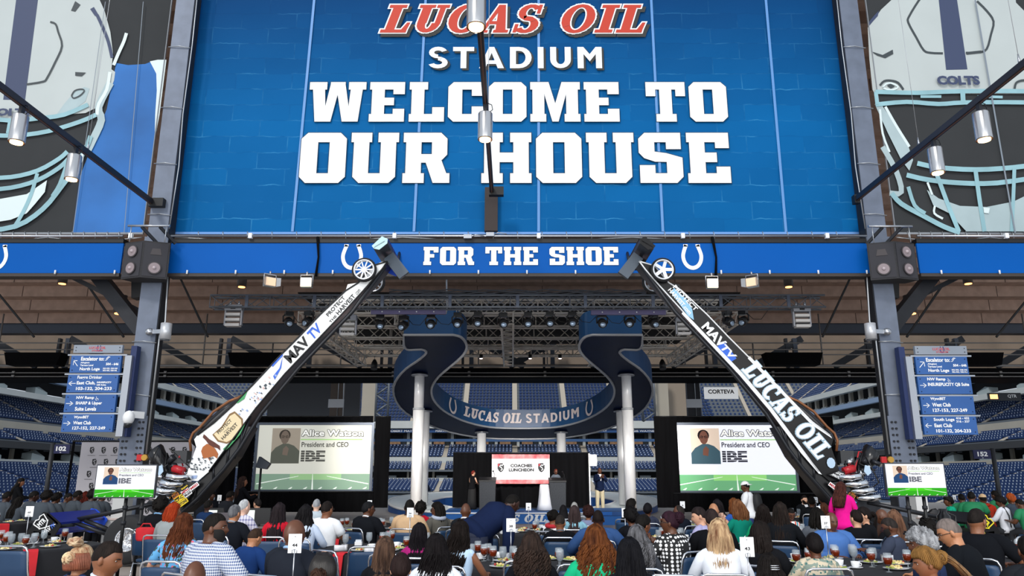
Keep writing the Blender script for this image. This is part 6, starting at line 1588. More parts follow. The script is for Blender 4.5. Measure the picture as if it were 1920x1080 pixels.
        if det or pose in ('clap', 'hold', 'reach'):
            for q, l in ((-.031, .062), (-.0105, .076), (.0105, .07), (.031, .056)):
                a = Wp + f * .082 * hs_k + sd * q * hs_k
                mf.tube([a, a + (f * .5 * l + dn * .005 + sd * q * .15) * hs_k, a + (f * .82 * l + dn * .022 + sd * q * .2) * hs_k, a + (f * .95 * l + dn * .042 + sd * q * .2) * hs_k], [.0092 * hs_k, .0088 * hs_k, .008 * hs_k, .0065 * hs_k], 6)
            a = Wp + (f * .03 - sd * s * .028) * hs_k
            mt.tube([a, a + (f * .028 - sd * s * .024 + dn * .008) * hs_k, a + (f * .052 - sd * s * .03 + dn * .016) * hs_k], [.012 * hs_k, .0105 * hs_k, .008 * hs_k], 6)
    parts.append(mp)
    if mf.v: parts += [mf, mt]
    # ears
    m = MB()
    for s in (-1, 1): m.sph(HM @ Vector((s * .077, -.008, -.008)), (.012 * k, .019 * k, .032 * k), 8, 6, 0, HM.to_3x3().normalized() @ Matrix.Rotation(R(s * 18), 3, 'Z'))
    parts.append(m)
    sm_ = skin(skn); me = union_mesh(parts, 'body', [sm_]); bo = bpy.data.objects.new('body', me); COL.objects.link(bo); bo.parent = root; CH.setdefault(root.name, []).append(bo)
    # eyes, brows, lips
    for s in (-1, 1):
        m = MB(); c = Vector((s * .031, .0700, .008)); m.sph(HM @ c, (.0115 * k, .0105 * k, .0065 * k), 8, 6, 0); m.sph(HM @ (c + Vector((0, .0068, 0))), .0055 * k, 8, 5, 1)
        m.b('eye', [mat('eye_white', 'bdb4ae', .5, spec=.1), mat('iris', '1d120e', .2)], root)
        if det:
            m = MB(); m.tube([HM @ (head_pt(.20, PI / 2 - s * a) + Vector((0, .0, 0))) for a in (.2, .42, .62)], [.0035 * k, .0045 * k, .002 * k], 5); m.b('eyebrow', mat('hair_black', '14110f', .6), root)
    if det:
        m = MB(); m.tube([HM @ (head_pt(-.51, PI / 2 + a) + Vector((0, .001, 0))) for a in (-.32, -.15, 0, .15, .32)], [.002 * k, .006 * k, .0065 * k, .006 * k, .002 * k], 5); m.b('lips', mat('lips_' + ('d' if skn in 'dbm' else 'l'), '5a2a26' if skn in 'dbm' else 'b0605a', .4), root)
    # clothing
    tm = topm or mat('cloth_' + top, top, .9, spec=.08, var=.10, sc=6, bump=.15, bsc=18)
    m = torso(.014, .49, 1.10, True); m.m = [0] * len(m.f)
    for s, S0, E, Wp in arms:
        if sleeve == 'long': limb([inn(s), S0, E, E.lerp(Wp, .93)], [.035, .068 * ga * af, .056 * ga * af, .041 * af], 12, m)
        elif sleeve == 'short': limb([inn(s), S0, S0.lerp(E, .66)], [.035, .067 * ga * af, .060 * ga * af], 12, m)
        else: m.sph(S0.lerp(U(0, 0, 1.03), .12), .058 * k * af, 10, 7)
    o = m.b('top', tm, root)
    if stand:
        m = torso(.022, .44, .62, False)
        m.b('hem', tm, root)
    lm = legm or mat('trousers_dark', '1c1f26', .85, var=.1, sc=5)
    m = MB()
    for s in (-1, 1):
        if stand: pts = [Lo(s * .085 * g, 0, .93), Lo(s * .105, .02, .50), Lo(s * .11, -.01, .09)]; rs = [.098 * g, .076, .062]
        else: pts = [Lo(s * .09 * g, -.02, .545), Lo(s * .13, .43, .545), Lo(s * .13, .42, .11)]; rs = [.09 * g, .07, .055]
        limb(pts, rs, 12, m)
    m.sph(Lo(0, -.01, hipz - .02), (.165 * g * k, .125 * g * k, .10 * k), 14, 8); m.b('trousers', lm, root)
    m = MB()
    for s in (-1, 1):
        fx, fy = (s * .11, 0) if stand else (s * .13, .42)
        m.loft([[Lo(fx + w * math.cos(2 * PI * j / 10), fy + t, .045 + h * math.sin(2 * PI * j / 10)) for j in range(10)] for t, w, h in ((-.06, .03, .035), (0, .042, .044), (.1, .045, .036), (.17, .035, .022), (.19, .015, .012))])
    m.b('shoes', mat('shoe_black', '121214', .4), root)
    if collar:
        m = MB(); c = [U(.062 * math.cos(a) * af, .058 * math.sin(a) - .004, 1.092 - .018 * math.sin(a)) for a in [2 * PI * i / 16 for i in range(16)]]
        m.tube(c, .013 * k, 6, closed=True); m.b('collar', mat('cloth_' + collar, collar, .7), root)
        m = MB(); m.add([U(-.02, .150 * g, .86), U(.02, .150 * g, .86), U(.045, .132 * g + .01, 1.02), U(-.045, .132 * g + .01, 1.02), U(.05, .075, 1.10), U(-.05, .075, 1.10)], [(0, 1, 2, 3), (3, 2, 4, 5)]); m.b('shirt_front', mat('cloth_' + collar, collar), root)
    # hair
    if hair != 'bald': make_hair(root, HM, k, hair, hcol, det, U, px, hl)
    if beard:
        m = MB(); rows = []
        for i in range(7):
            t = i / 6; rows.append([HM @ head_pt(-.97 + (.36 + .58 * min(1, abs(math.cos(a)) * 1.5)) * t, a, .010 * (1 - .6 * t)) for a in [R(8 + 164 * j / 14) for j in range(15)]])
        m.loft(rows, 0, True, False, False); m.b('beard', mat('hair_' + beard, beard, .8), root)
    if glasses:
        m = MB()
        for s in (-1, 1):
            c = Vector((s * .032, .097, .006)); m.tube([HM @ (c + Vector((.023 * math.cos(a), 0, .018 * math.sin(a)))) for a in [2 * PI * i / 12 for i in range(12)]], .0025 * k, 5, closed=True)
            m.tube([HM @ (c + Vector((s * .023, 0, .004))), HM @ Vector((s * .078, .03, .008)), HM @ Vector((s * .079, -.015, 0))], .0025 * k, 5)
        m.tube([HM @ Vector((-.009, .099, .008)), HM @ Vector((.009, .099, .008))], .0025 * k, 4); m.b('glasses', mat('glasses_dark', '1b1a1c', .3), root)
    for ex in extra: ex(root, HM, U, k)
    if seat and not stand and d < 17.5: CHAIRS.append((root.location.copy(), yr, label))
    return root
CHAIRS = []
def make_hair(root, HM, k, kind, hcol, det, U, seed, hl=None):
    rnd = random.Random(int(seed * 7 + 3)); hm = mat('hair_' + hcol + (hl or ''), hcol, .65, spec=.12, var=.35 if not hl else 0, sc=30, stretch=(1, 1, .12), c2=hl, bump=.5 if det else 0, bsc=60)
    SP = {'fade': (.004, .0, .52, .06, -.28), 'short': (.008, .003, .50, -.02, -.45), 'bowl': (.018, .004, .36, -.1, -.6), 'afro': (.045, .02, .42, -.05, -.6), 'curly': (.035, .018, .34, -.15, -.65), 'balding': (.006, .001, .95, .25, -.35)}
    th_, nz, fr, sdl, bk = SP.get(kind, (.014, .002, .42, -.12, -.55))
    def line(a):
        dy = math.sin(a)
        return sdl + (fr - sdl) * min(1, dy * 1.7) if dy > 0 else sdl + (bk - sdl) * min(1, (-dy) ** .8)
    def cap_pt(a, t, e=0):
        l = line(a); zn = l + (.998 - l) * t; off = th_ * min(1, .12 + t * 4) + e
        if nz: off += nz * noise.noise(Vector((math.cos(a) * 4, math.sin(a) * 4, zn * 5 + seed))) * min(1, t * 3)
        return HM @ head_pt(zn, a, off)
    nu, nv = ((36, 12), (24, 9), (16, 7))[2 - det]
    m = MB(); m.loft([[cap_pt(2 * PI * j / nu, (i / nv) ** .85) for j in range(nu)] for i in range(nv + 1)], 0, True, False)
    m.face([cap_pt(2 * PI * j / nu, 1) for j in range(nu)])
    longL = {'long': .40, 'midlong': .30, 'bob': .17, 'wavy': .38, 'ringlets': .30, 'curls': .26, 'dreads': .20, 'vlong': .50, 'halfup': .36}.get(kind)
    if longL:
        wv = {'wavy': .010, 'ringlets': .016, 'curls': .018, 'halfup': .012}.get(kind, .003)
        wide = {'wavy': 1.15, 'ringlets': 1.35, 'curls': 1.3, 'dreads': 1.1, 'bob': 1.12}.get(kind, 1.0)
        def ring(z, n_, e=0):
            t = min(1, max(0, (.05 - z) / (longL + .05)))
            lo = max(0, min(1, (-.12 - z) / .12))
            wf = 1 + (wide - 1) * min(1, t * 2.4) ** 1.3; rx = (.079 + .034 * math.sin(min(1, t * 1.6) * PI / 2)) * wf * (1 - .18 * max(0, t - .7) / .3) + e; ry = (.088 - .03 * t) * (1 + (wf - 1) * .6) + e; cy = -.022 - .03 * min(1, t * 2) - .045 * lo
            out_ = []
            for j in range(n_):
                a = 2 * PI * j / n_; w = 1 + .035 * math.sin(a * 9 + seed) + .025 * math.sin(a * 17 + z * 20)
                out_.append(HM @ Vector((rx * w * math.cos(a), cy + ry * w * math.sin(a), z)))
            return out_
        n_ = nu; zs = [.05 - (longL + .05) * i / 9 for i in range(10)]
        m2 = MB(); m2.loft([ring(z, n_) for z in zs]); m.add(m2.v, m2.f, 0, True)
        if det:
            N = {2: 210, 1: 40}[det]; seg = {2: 13, 1: 8}[det]
            if kind in ('ringlets', 'curls', 'dreads'): N = int(N * .62)
            if kind in ('ringlets', 'curls'): N = int(N * 1.0)
            for q in range(N):
                a = rnd.uniform(R(152), R(388)); e = rnd.uniform(-.002, .008); ph = rnd.uniform(0, 6.28); L2 = longL * rnd.uniform(.75, 1.04)
                pts = []
                for i in range(seg + 1):
                    u = i / seg
                    if u < .25: p = cap_pt(a, 1 - u / .25 * .75 - rnd.uniform(0, .01), e * .6)
                    else:
                        z = .0 - (u - .25) / .75 * L2; t = min(1, max(0, (.05 - z) / (longL + .05))); lo = max(0, min(1, (-.12 - z) / .12))
                        wf = 1 + (wide - 1) * min(1, t * 2.4) ** 1.3; rx = (.079 + .034 * math.sin(min(1, t * 1.6) * PI / 2)) * wf * (1 - .18 * max(0, t - .7) / .3) + e; ry = (.088 - .03 * t) * (1 + (wf - 1) * .6) + e; cy = -.022 - .03 * min(1, t * 2) - .045 * lo
                        w = wv * math.sin(u * (26 if kind in ('ringlets', 'curls') else 14) + ph); w2 = wv * math.cos(u * (26 if kind in ('ringlets', 'curls') else 14) + ph)
                        p = HM @ Vector((rx * math.cos(a) + w, cy + ry * math.sin(a) + w2, z))
                    pts.append(p)
                r_ = (.0038 if det == 2 else .008) * (2 if kind in ('ringlets', 'curls', 'dreads') else 1) * k
                m.tube(pts, [r_ * .8] + [r_] * (seg - 1) + [r_ * .35], 4)
    if kind in ('bun', 'updo', 'topbun', 'pony', 'braidbun'):
        c = {'bun': (0, -.125, -.01), 'updo': (0, -.11, .06), 'topbun': (-.02, -.03, .155), 'pony': (0, -.13, .02), 'braidbun': (0, -.12, .03)}[kind]; r_ = {'topbun': .055, 'updo': .06, 'pony': .035}.get(kind, .05)
        m.sph(HM @ Vector(c), r_ * k, 14, 9)
        if det:
            for q in range(14 if det == 2 else 7):
                pts = []; a0 = rnd.uniform(0, 6.28); b0 = rnd.uniform(-1, 1)
                ax = Vector((rnd.uniform(-1, 1), rnd.uniform(-1, 1), rnd.uniform(-.5, 1))).normalized(); x_, y_ = frame(ax)
                for i in range(9): t = a0 + i / 8 * 3.6; pts.append(HM @ (Vector(c) + (x_ * math.cos(t) + y_ * math.sin(t)) * (r_ + .003) + ax * (.01 * b0)))
                m.tube(pts, .008 * k, 5)
        if kind == 'pony':
            for q in range(26 if det == 2 else 10):
                dx, dy = rnd.uniform(-.02, .02), rnd.uniform(-.02, .02); ph = rnd.uniform(0, 6)
                m.tube([HM @ (Vector(c) + Vector((dx * (1 + i * .4) + .006 * math.sin(i * 1.5 + ph), dy - .02 + .01 * i - (.02 if i else 0), -.05 * i))) for i in range(7)], [.009 * k] * 6 + [.004 * k], 5)
    if kind in ('braidbun', 'dreads') and det:
        for q in range(46 if det == 2 else 20):
            a = 2 * PI * q / (46 if det == 2 else 20); rr_ = .009 if kind == 'dreads' else .0065
            m.tube([cap_pt(a, t, .003) for t in (.03, .2, .4, .6, .8, .98)], rr_ * k, 5)
    if kind in ('afro', 'curly') and det:
        for q in range(460 if det == 2 else 70):
            a = rnd.uniform(0, 6.28); t = rnd.random() ** .7; c = cap_pt(a, t, -.004); m.sph(c, rnd.uniform(.006, .010) * k * (1 if det == 2 else 2), 6, 4)
    m.b('hair', hm, root)
# ---- extra pieces for single figures
def ex_cap(col, back=False):
    def f(root, HM, U, k):
        m = MB(); rows = [[HM @ head_pt(.42 + .575 * t, a, .016) for a in [2 * PI * j / 24 for j in range(24)]] for t in [i / 7 for i in range(8)]]
        m.loft(rows, 0, True, False); m.face([p for p in rows[-1]])
        s = -1 if back else 1
        m.loft([[HM @ Vector((.07 * math.cos(a) , s * (.07 + r_ * math.sin(a)), .055 - .012 * r_ / .08 + zz_)) for a in [PI * j / 10 for j in range(11)]] for r_, zz_ in ((.02, 0), (.1, -.01), (.1, -.016), (.02, -.008))], 0, True, False, False)
        m.b('cap', mat('cap_' + col, col, .8), root)
    return f
def ex_backpack(root, HM, U, k):
    m = MB(); m.loft([[U(w * math.cos(2 * PI * j / 14), -.22 + h * math.sin(2 * PI * j / 14), z) for j in range(14)] for z, w, h in ((.62, .1, .05), (.66, .16, .1), (.85, .17, .11), (1.0, .14, .09), (1.06, .06, .04))]); m.b('backpack', mat('pack_black', '1b1c20', .7), root)
def ex_straps(root, HM, U, k):
    for s in (-1, 1):
        m = MB(); m.tube([U(s * .09, -.135, .62), U(s * .11, -.15, .9), U(s * .1, -.07, 1.1), U(s * .1, .1, 1.0)], .014 * k, 5); m.b('strap', black, root)
def ex_hood(col):
    def f(root, HM, U, k):
        m = MB(); m.tube([U(.10 * math.cos(a), -.03 + .10 * math.sin(a), 1.09 + .02 * math.sin(a)) for a in [2 * PI * i / 14 for i in range(14)]], .034 * k, 8, closed=True); m.b('hood', mat('cloth_' + col, col, .85), root)
    return f
def ex_earring(root, HM, U, k):
    m = MB(); m.tube([HM @ Vector((.082, -.01 + .016 * math.cos(a), -.055 + .016 * math.sin(a))) for a in [2 * PI * i / 12 for i in range(12)]], .003 * k, 5, closed=True); m.b('earring', alu, root)
def ex_longskirt(root, HM, U, k):
    m = MB(); m.loft([[Vector((w * math.cos(2 * PI * j / 18), .8 * w * math.sin(2 * PI * j / 18), z)) * k for j in range(18)] for z, w in ((.04, .24), (.4, .22), (.8, .2), (1.0, .16))]); m.b('skirt', mat('cloth_101012', '101012', .8), root)
# ================================================================ chairs, tables and tableware
vinyl = mat('chair_vinyl', '203d5e', .45, var=.08, sc=4, bump=.05, bsc=30); dvin = mat('chair_back_dark', '1d2a3c', .5)
def chair_proto():
    r = thing('banquet_chair', 'x', 'chair', group=None)
    m = MB(); m.loft([[Vector(((.215 - e) * (abs(math.cos(a)) ** .5) * (1 if math.cos(a) > 0 else -1), .03 + (.21 - e) * (abs(math.sin(a)) ** .5) * (1 if math.sin(a) > 0 else -1), z)) for a in [2 * PI * j / 20 for j in range(20)]] for z, e in ((.415, .03), (.42, .005), (.455, 0), (.47, .03))]); m.b('seat', vinyl, r)
    m = MB(); ra = []
    for z, w, y in ((.52, .20, -.20), (.53, .205, -.205), (.66, .205, -.225), (.80, .20, -.25), (.835, .19, -.255), (.845, .17, -.256)):
        e = .022 if .525 < z < .84 else .012
        ra.append([Vector((x, y + yy, z)) for x, yy in ((-w, -e * .6), (-w * .6, -e), (w * .6, -e), (w, -e * .6), (w, e * .6), (w * .6, e), (-w * .6, e), (-w, e * .6))])
    m.loft(ra); m.b('backrest', vinyl, r)
    m = MB(); m.tube([(-.22, -.17, .43), (-.215, -.22, .62), (-.21, -.262, .84), (-.19, -.272, .885), (-.15, -.276, .90), (.15, -.276, .90), (.19, -.272, .885), (.21, -.262, .84), (.215, -.22, .62), (.22, -.17, .43)], .012, 8); m.b('frame', chrome, r)
    for sx in (-1, 1):
        for y0, y1 in ((.2, .25), (-.17, -.24)):
            m = MB(); m.tube([(sx * .20, y0, .42), (sx * .215, y1, .01)], .011, 7); m.b('leg', chrome, r)
    for y_ in (.2, -.17):
        m = MB(); m.tube([(-.205, y_, .40), (.205, y_, .40)], .009, 5); m.b('stretcher', chrome, r)
    return r
ch0 = chair_proto(); chu = [0]
def chair(x, y, rz, label, group=None):
    if not chu[0]: o = ch0; o.location = (x, y, 0); o.rotation_euler = (0, 0, rz); o['label'] = label; chu[0] = 1
    else: o = dup(ch0, (x, y, 0), rz, label)
    o['group'] = group or 'blue banquet chairs'
    return o
glassm = mat('clear_glass', 'c8d2da', .05, spec=.6); glassm.node_tree.nodes['Principled BSDF'].inputs['Alpha'].default_value = .2; tea = mat('iced_tea', '6e2408', .15, coat=.4); waterm = mat('iced_water', '9eaab4', .1, spec=.6); waterm.node_tree.nodes['Principled BSDF'].inputs['Alpha'].default_value = .3
china = mat('china', 'f3f4f6', .25, coat=.3); food1 = mat('pasta_yellow', 'dcc06a', .6, var=.3, sc=30, c2='f0e2b0'); food2 = mat('salad_green', '9aa848', .6, var=.4, sc=30); tom = mat('tomato', 'a82418', .4)
redc = mat('red_napkin', 'c41a26', .8, var=.1, sc=6); blackcl = mat('black_tablecloth', '18191e', .9, var=.15, sc=3)
def goblet(nm, liq, lvl):
    r = thing(nm, 'x', 'glass')
    m = MB(); m.lathe([(.032, .0), (.033, .004), (.006, .01), (.006, .05), (.01, .055)], n=12); m.b('foot', glassm, r)
    m = MB(); m.lathe([(.01, .055), (.035, .08), (.043, .12), (.042, .16), (.039, .185), (.037, .185), (.04, .16), (.041, .12), (.033, .082), (.008, .06)], n=14); m.b('bowl', glassm, r)
    m = MB(); m.lathe([(.010, .057), (.0368, .081), (.0448, .12), (.0440, lvl), (.001, lvl)], n=12); m.b('drink', liq, r)
    if liq is tea:
        m = MB()
        for i in range(4): m.cbox((.018 * math.cos(i * 1.6), .018 * math.sin(i * 1.6), lvl + .004), (.018, .018, .016))
        m.b('ice', mat('ice', 'e6eef2', .1), r)
    return r
def plate_proto():
    r = thing('dinner_plate', 'x', 'plate'); m = MB(); m.lathe([(.06, 0), (.075, .004), (.125, .018), (.127, .021), (.07, .010), (.001, .009)], n=22); m.b('plate', china, r)
    rnd = random.Random(4); m = MB()
    for i in range(22): a = rnd.uniform(0, 6.28); q = rnd.uniform(0, .06); m.sph((q * math.cos(a), q * math.sin(a), .02 + rnd.uniform(0, .022)), (.018, .014, .009), 6, 4)
    o = m.b('pasta', food1, r); o['kind'] = 'stuff'
    m = MB()
    for i in range(10): a = rnd.uniform(-1, 1.2); q = rnd.uniform(.04, .085); m.sph((q * math.cos(a), q * math.sin(a), .024), (.017, .013, .008), 6, 4)
    o = m.b('salad', food2, r); o['kind'] = 'stuff'
    m = MB(); m.sph((-.05, -.05, .028), .014, 8, 5); m.b('tomato', tom, r)
    return r
def cup_proto():
    r = thing('coffee_cup', 'x', 'cup'); m = MB(); m.lathe([(.03, .012), (.042, .03), (.048, .07), (.045, .07), (.038, .03), (.002, .02)], n=16); m.b('cup', china, r)
    m = MB(); m.tube([(.045, 0, .062), (.07, 0, .055), (.068, 0, .035), (.042, 0, .028)], .005, 6); m.b('handle', china, r)
    m = MB(); m.lathe([(.03, 0), (.07, .012), (.07, .015), (.03, .006)], n=18); m.b('saucer', china, r)
    return r
def napkin_proto(m_, nm, lab):
    r = MB(); n = 8
    for k in range(5): r.loft([[Vector((.05 * math.cos(a) * (1 + .2 * math.sin(k)) , .03 * math.sin(a), 0)) + Vector((.02 * (k - 2), .01 * k, z)) for a in [2 * PI * j / n for j in range(n)]] for z in (.0, .04 + .01 * k, .07)], 0)
    o = solo(r, nm, m_, lab, 'napkin'); return o
PROT = {}
def item(kind, x, y, z, lst):
    lst.append((kind, x, y, z))
def table(px, d, what, items, rad=.9, cloth=True, bare=False, runner=(), seed=1):
    X = XZ(px, d, .75); zt_ = .75
    t = thing('round_table', 'round banquet table ' + what, 'table', (X, d, 0), group='round banquet tables')
    m = MB(); m.lathe([(rad, .72), (rad + .005, .73), (rad, .745)], n=40); m.b('tabletop', mat('table_wood', '9c8468', .5), t)
    for k in range(4):
        a = PI / 4 + k * PI / 2; m = MB(); m.cyl((.45 * math.cos(a), .45 * math.sin(a), .72), (.6 * math.cos(a), .6 * math.sin(a), 0), .018, n=6); m.b('leg', dsteel, t)
    if cloth:
        m = MB(); n = 64; ra = []
        for z, q in ((.752, rad - .02), (.752, rad + .008), (.72, rad + .02), (.45, rad + .03), (.1, rad + .05)):
            ra.append([Vector(((q + (.75 - z) * .06 * math.sin(11 * 2 * PI * j / n)) * math.cos(2 * PI * j / n), (q + (.75 - z) * .06 * math.sin(11 * 2 * PI * j / n)) * math.sin(2 * PI * j / n), z)) for j in range(n)])
        m.loft(ra, 0, True, False); m.face([Vector(((rad - .02) * math.cos(2 * PI * j / n), (rad - .02) * math.sin(2 * PI * j / n), .752)) for j in range(n)])
        o = solo(m, 'tablecloth', blackcl, 'black tablecloth draped over the table ' + what, 'tablecloth', 'black tablecloths'); o.location = (X, d, 0)
    rnd = random.Random(seed * 11 + int(px)); out = {}
    placed = []
    def free(x, y, r_):
        return all((x - a) ** 2 + (y - b) ** 2 > (r_ + c) ** 2 for a, b, c in placed)
    for kind, n_ in items:
        RR = {'tea': .045, 'water': .045, 'plate': .13, 'cup': .075, 'napkin': .08, 'caddy': .06}[kind]
        for i in range(n_):
            for tr_ in range(60):
                a = rnd.uniform(0, 6.28); q = rnd.uniform(.15, rad - .1 - RR); x, y = q * math.cos(a), q * math.sin(a)
                if free(x, y, RR): placed.append((x, y, RR)); out.setdefault(kind, []).append((X + x, d + y)); break
    names = {'tea': ('goblet', 'iced tea glass'), 'water': ('goblet', 'ice water glass'), 'plate': ('dinner_plate', 'pasta plate'), 'cup': ('coffee_cup', 'white coffee cup'), 'napkin': ('napkin', 'white napkin'), 'caddy': ('sugar_caddy', 'sweetener caddy')}
    for kind, ls in out.items():
        ls.sort(key=lambda p: p[0] / p[1])
        for i, (x, y) in enumerate(ls):
            ords = 'first second third fourth fifth sixth seventh eighth ninth tenth'.split()
            lab = '%s, %s from left, table %s' % (names[kind][1], ords[min(i, 9)], what) if len(ls) > 1 else '%s, table %s' % (names[kind][1], what)
            if kind not in PROT:
                PROT[kind] = {'tea': lambda: goblet('goblet', tea, .14), 'water': lambda: goblet('goblet', waterm, .15), 'plate': plate_proto, 'cup': cup_proto,
                              'napkin': lambda: napkin_proto(mat('white_napkin', 'e9eaf0', .8), 'napkin', 'x'), 'caddy': caddy}[kind]()
                o = PROT[kind]; o.location = (x, y, zt_ + .004); o['label'] = lab
            else: o = dup(PROT[kind], (x, y, zt_ + .004), rnd.uniform(0, 6), lab)
            o['group'] = names[kind][1] + 's ' + what
    for i, (a, lab) in enumerate(runner):
        a = R(a); dx = Vector((math.cos(a), math.sin(a), 0)); tx_ = Vector((-dx.y, dx.x, 0)); m = MB(); pts = []
        path = [(rad - .14, .765), (rad + .0, .765), (rad + .035, .74), (rad + .07, .45)]
        vs = []
        for q, z in path: vs += [dx * q - tx_ * .085 + Vector((0, 0, z)), dx * q + tx_ * .085 + Vector((0, 0, z))]
        vs2 = [v + dx * .006 + Vector((0, 0, .003)) for v in vs]
        m.add(vs + vs2, [(0, 2, 3, 1), (2, 4, 5, 3), (4, 6, 7, 5), (8, 9, 11, 10), (10, 11, 13, 12), (12, 13, 15, 14), (0, 8, 10, 2), (2, 10, 12, 4), (4, 12, 14, 6), (1, 3, 11, 9), (3, 5, 13, 11), (5, 7, 15, 13), (6, 14, 15, 7)])
        o = solo(m, 'red_napkin', redc, lab, 'napkin', 'red napkins hanging from tables'); o.location = (X, d, 0)
    return X, d
def caddy():
    r = thing('sugar_caddy', 'x', 'caddy'); m = MB(); m.box(-.05, .05, -.035, .035, 0, .05); m.b('tray', china, r); m = MB()
    for k in range(5): m.box(-.04, .04, -.028 + k * .012, -.022 + k * .012, .03, .075)
    m.b('sachets', mat('sachet', 'd8dfe8', .7), r); return r
I = [('plate', 6), ('tea', 5), ('water', 5), ('cup', 4), ('napkin', 2), ('caddy', 1)]
table(52, 11.1, 'at the far left with card 60', [('plate', 6), ('tea', 6), ('water', 6), ('cup', 4)], runner=((-56, 'red napkin hanging from the far left table, right one'), (-96, 'red napkin hanging from the far left table, left one')), seed=3)
table(-20, 16.5, 'behind the far left one', [('plate', 4), ('cup', 3), ('tea', 2)], runner=((-40, 'red napkin hanging from the hindmost left table'),))
table(724, 10.75, 'in front of the dark suited man with glasses', I, runner=((-62, 'red napkin hanging from the table left of card 36, right one'), (-120, 'red napkin hanging from the table left of card 36, left one')), seed=2)
table(700, 14.5, 'under the left screen drape', I, runner=((-60, 'red napkin hanging from the table near the tan blazer'), (-122, 'red napkin hanging from the table near the white polo shirt')), seed=8)
table(972, 9.1, 'in the centre front with card 38', [('plate', 6), ('tea', 7), ('water', 4), ('cup', 3), ('napkin', 2), ('caddy', 1)], seed=5)
table(985, 14.0, 'in the centre before the stage', I, seed=6)
table(1222, 12.2, 'with card 33', I, seed=7)
table(1310, 15.4, 'below the right screen', I, runner=((-120, 'red napkin hanging from the table below the right screen'),), seed=9)
table(1482, 12.4, 'of the woman in the colourful halter top', I, runner=(), seed=10)
table(1512, 18.7, 'at the far end right of the right screen', I, seed=11)
table(1592, 8.7, 'at the right with card 37', [('plate', 7), ('tea', 8), ('water', 5), ('cup', 4), ('napkin', 2), ('caddy', 1)], seed=12)
table(1935, 9.4, 'at the right edge', [('plate', 4), ('tea', 8), ('water', 3), ('cup', 3), ('caddy', 1)], seed=4)
table(1800, 20.8, 'of the team in green shirts', [('plate', 6), ('tea', 3), ('water', 3), ('cup', 3)], seed=14)
table(385, 19.7, 'of the group beside the production desk', [('plate', 4), ('tea', 3), ('water', 3)], seed=15)
# bare table between the groups
X = XZ(790, 16.8, .75); r = thing('bare_table', 'round table with a bare light brown top beside card 36', 'table', (X, 16.8, 0)); m = MB(); m.lathe([(.75, .75), (.76, .76), (.75, .78)], n=36); m.b('tabletop', mat('bare_top', '8f8375', .5), r); m = MB(); m.lathe([(.74, .05), (.72, .4), (.74, .75)], n=36); m.b('skirt', blackcl, r)
X = XZ(1236, 16.6, .75); r = thing('bare_table', 'narrow folding table with black skirt behind card 33', 'table', (X, 16.6, 0)); m = MB(); m.box(-.45, .45, -.3, .3, .76, .79); m.b('tabletop', mat('bare_top', '8f8375'), r); m = MB(); m.box(-.43, .43, -.28, .28, .02, .76); m.b('skirt', blackcl, r)
# number cards on stands
def card(px, pyt, pyb, d, num, lab, tilt=0, hgt=None):
    a = P(px, pyb, d); t = P(px, pyt, d); h = t.z - a.z; w = h * .72
    r = thing('table_number_stand', lab, 'sign', (a.x, d, .757), R(tilt), group='table number stands')
    b = a.z - .757
    m = MB(); m.cyl((0, 0, 0), (0, 0, b + .03), .006, n=8); m.b('rod', alu, r); m = MB(); m.lathe([(.055, 0), (.055, .008), (.01, .014)], n=16); m.b('base', alu, r)
    m = MB(); m.box(-w / 2, w / 2, -.004, .004, b, b + h); c = m.b('card', mat('card_white', 'f6f8fb', .5), r)
    if num:
        m = MB(); ww = .11 * w * 4 * .9 / 2 if len(num) > 1 else .12 * w; text(m, num, (-.20 * w, -.006, b + h * .33), (.40 * w, 0, 0), (0, 0, h * .17), 0, .03)
        text(m, 'CIRCLE CITY', (-.32 * w, -.006, b + h * .74), (.64 * w, 0, 0), (0, 0, h * .035), 1, 0)
        m.lathe([(.001, 0)], n=3, cap=False) if False else None
        q = Vector((0, -.006, b + h * .86)); m.face([q + Vector((h * .035 * math.cos(i * PI / 3), 0, h * .035 * math.sin(i * PI / 3))) for i in range(6)], 1)
        m.b('numerals', [mat('ink', '17181c'), mat('ink_grey', '8a8a90')], c)
    m = MB(); m.tube([(-.018, -.008, b + .0), (-.02, -.01, b + .025), (0, -.012, b + .035), (.02, -.01, b + .025), (.018, -.008, b + .0)], .003, 5); m.b('clip', chrome, r)
card(552, 1001, 1037, 6.6, '44', 'white table card numbered 44 in front of the bald man in dark suit', 4)
card(1402, 1007, 1044, 6.6, '43', 'white table card numbered 43 in front of the person with short twists', -4)
card(1549, 967, 991, 9.3, '37', 'white table card numbered 37 hiding a face above a blue shirt')
card(958, 972, 997, 9.3, '38', 'white table card numbered 38 near the bending man in navy', 6)
card(769, 952, 970, 11.3, '36', 'white table card numbered 36 against the tan blazer')
card(1172, 953, 970, 12.2, '33', 'white table card numbered 33 in front of the right round column')
card(54, 949, 969, 11.4, '60', 'white table card numbered 60 over the far left table', 8)
card(991, 943, 957, 14.3, '8', 'small white table card in the middle in front of the stage drape')
card(1280, 940, 953, 15.4, '9', 'small white table card before the drape below the right screen')
card(693, 938, 950, 14.9, None, 'small blank white card beside the man in glasses, left of centre')
card(1530, 932, 943, 18.4, '4', 'tiny white table card among the group far right of the right screen')
card(1535, 949, 959, 12.4, None, 'white card seen from behind over the halter top woman table')
card(411, 928, 939, 19.5, '7', 'tiny white table card beside the production desk')
card(1790, 928, 937, 20.8, '2', 'tiny white table card above the green shirted team')
card(88, 925, 935, 19.2, None, 'tiny white card among the grey shirted team') if False else None
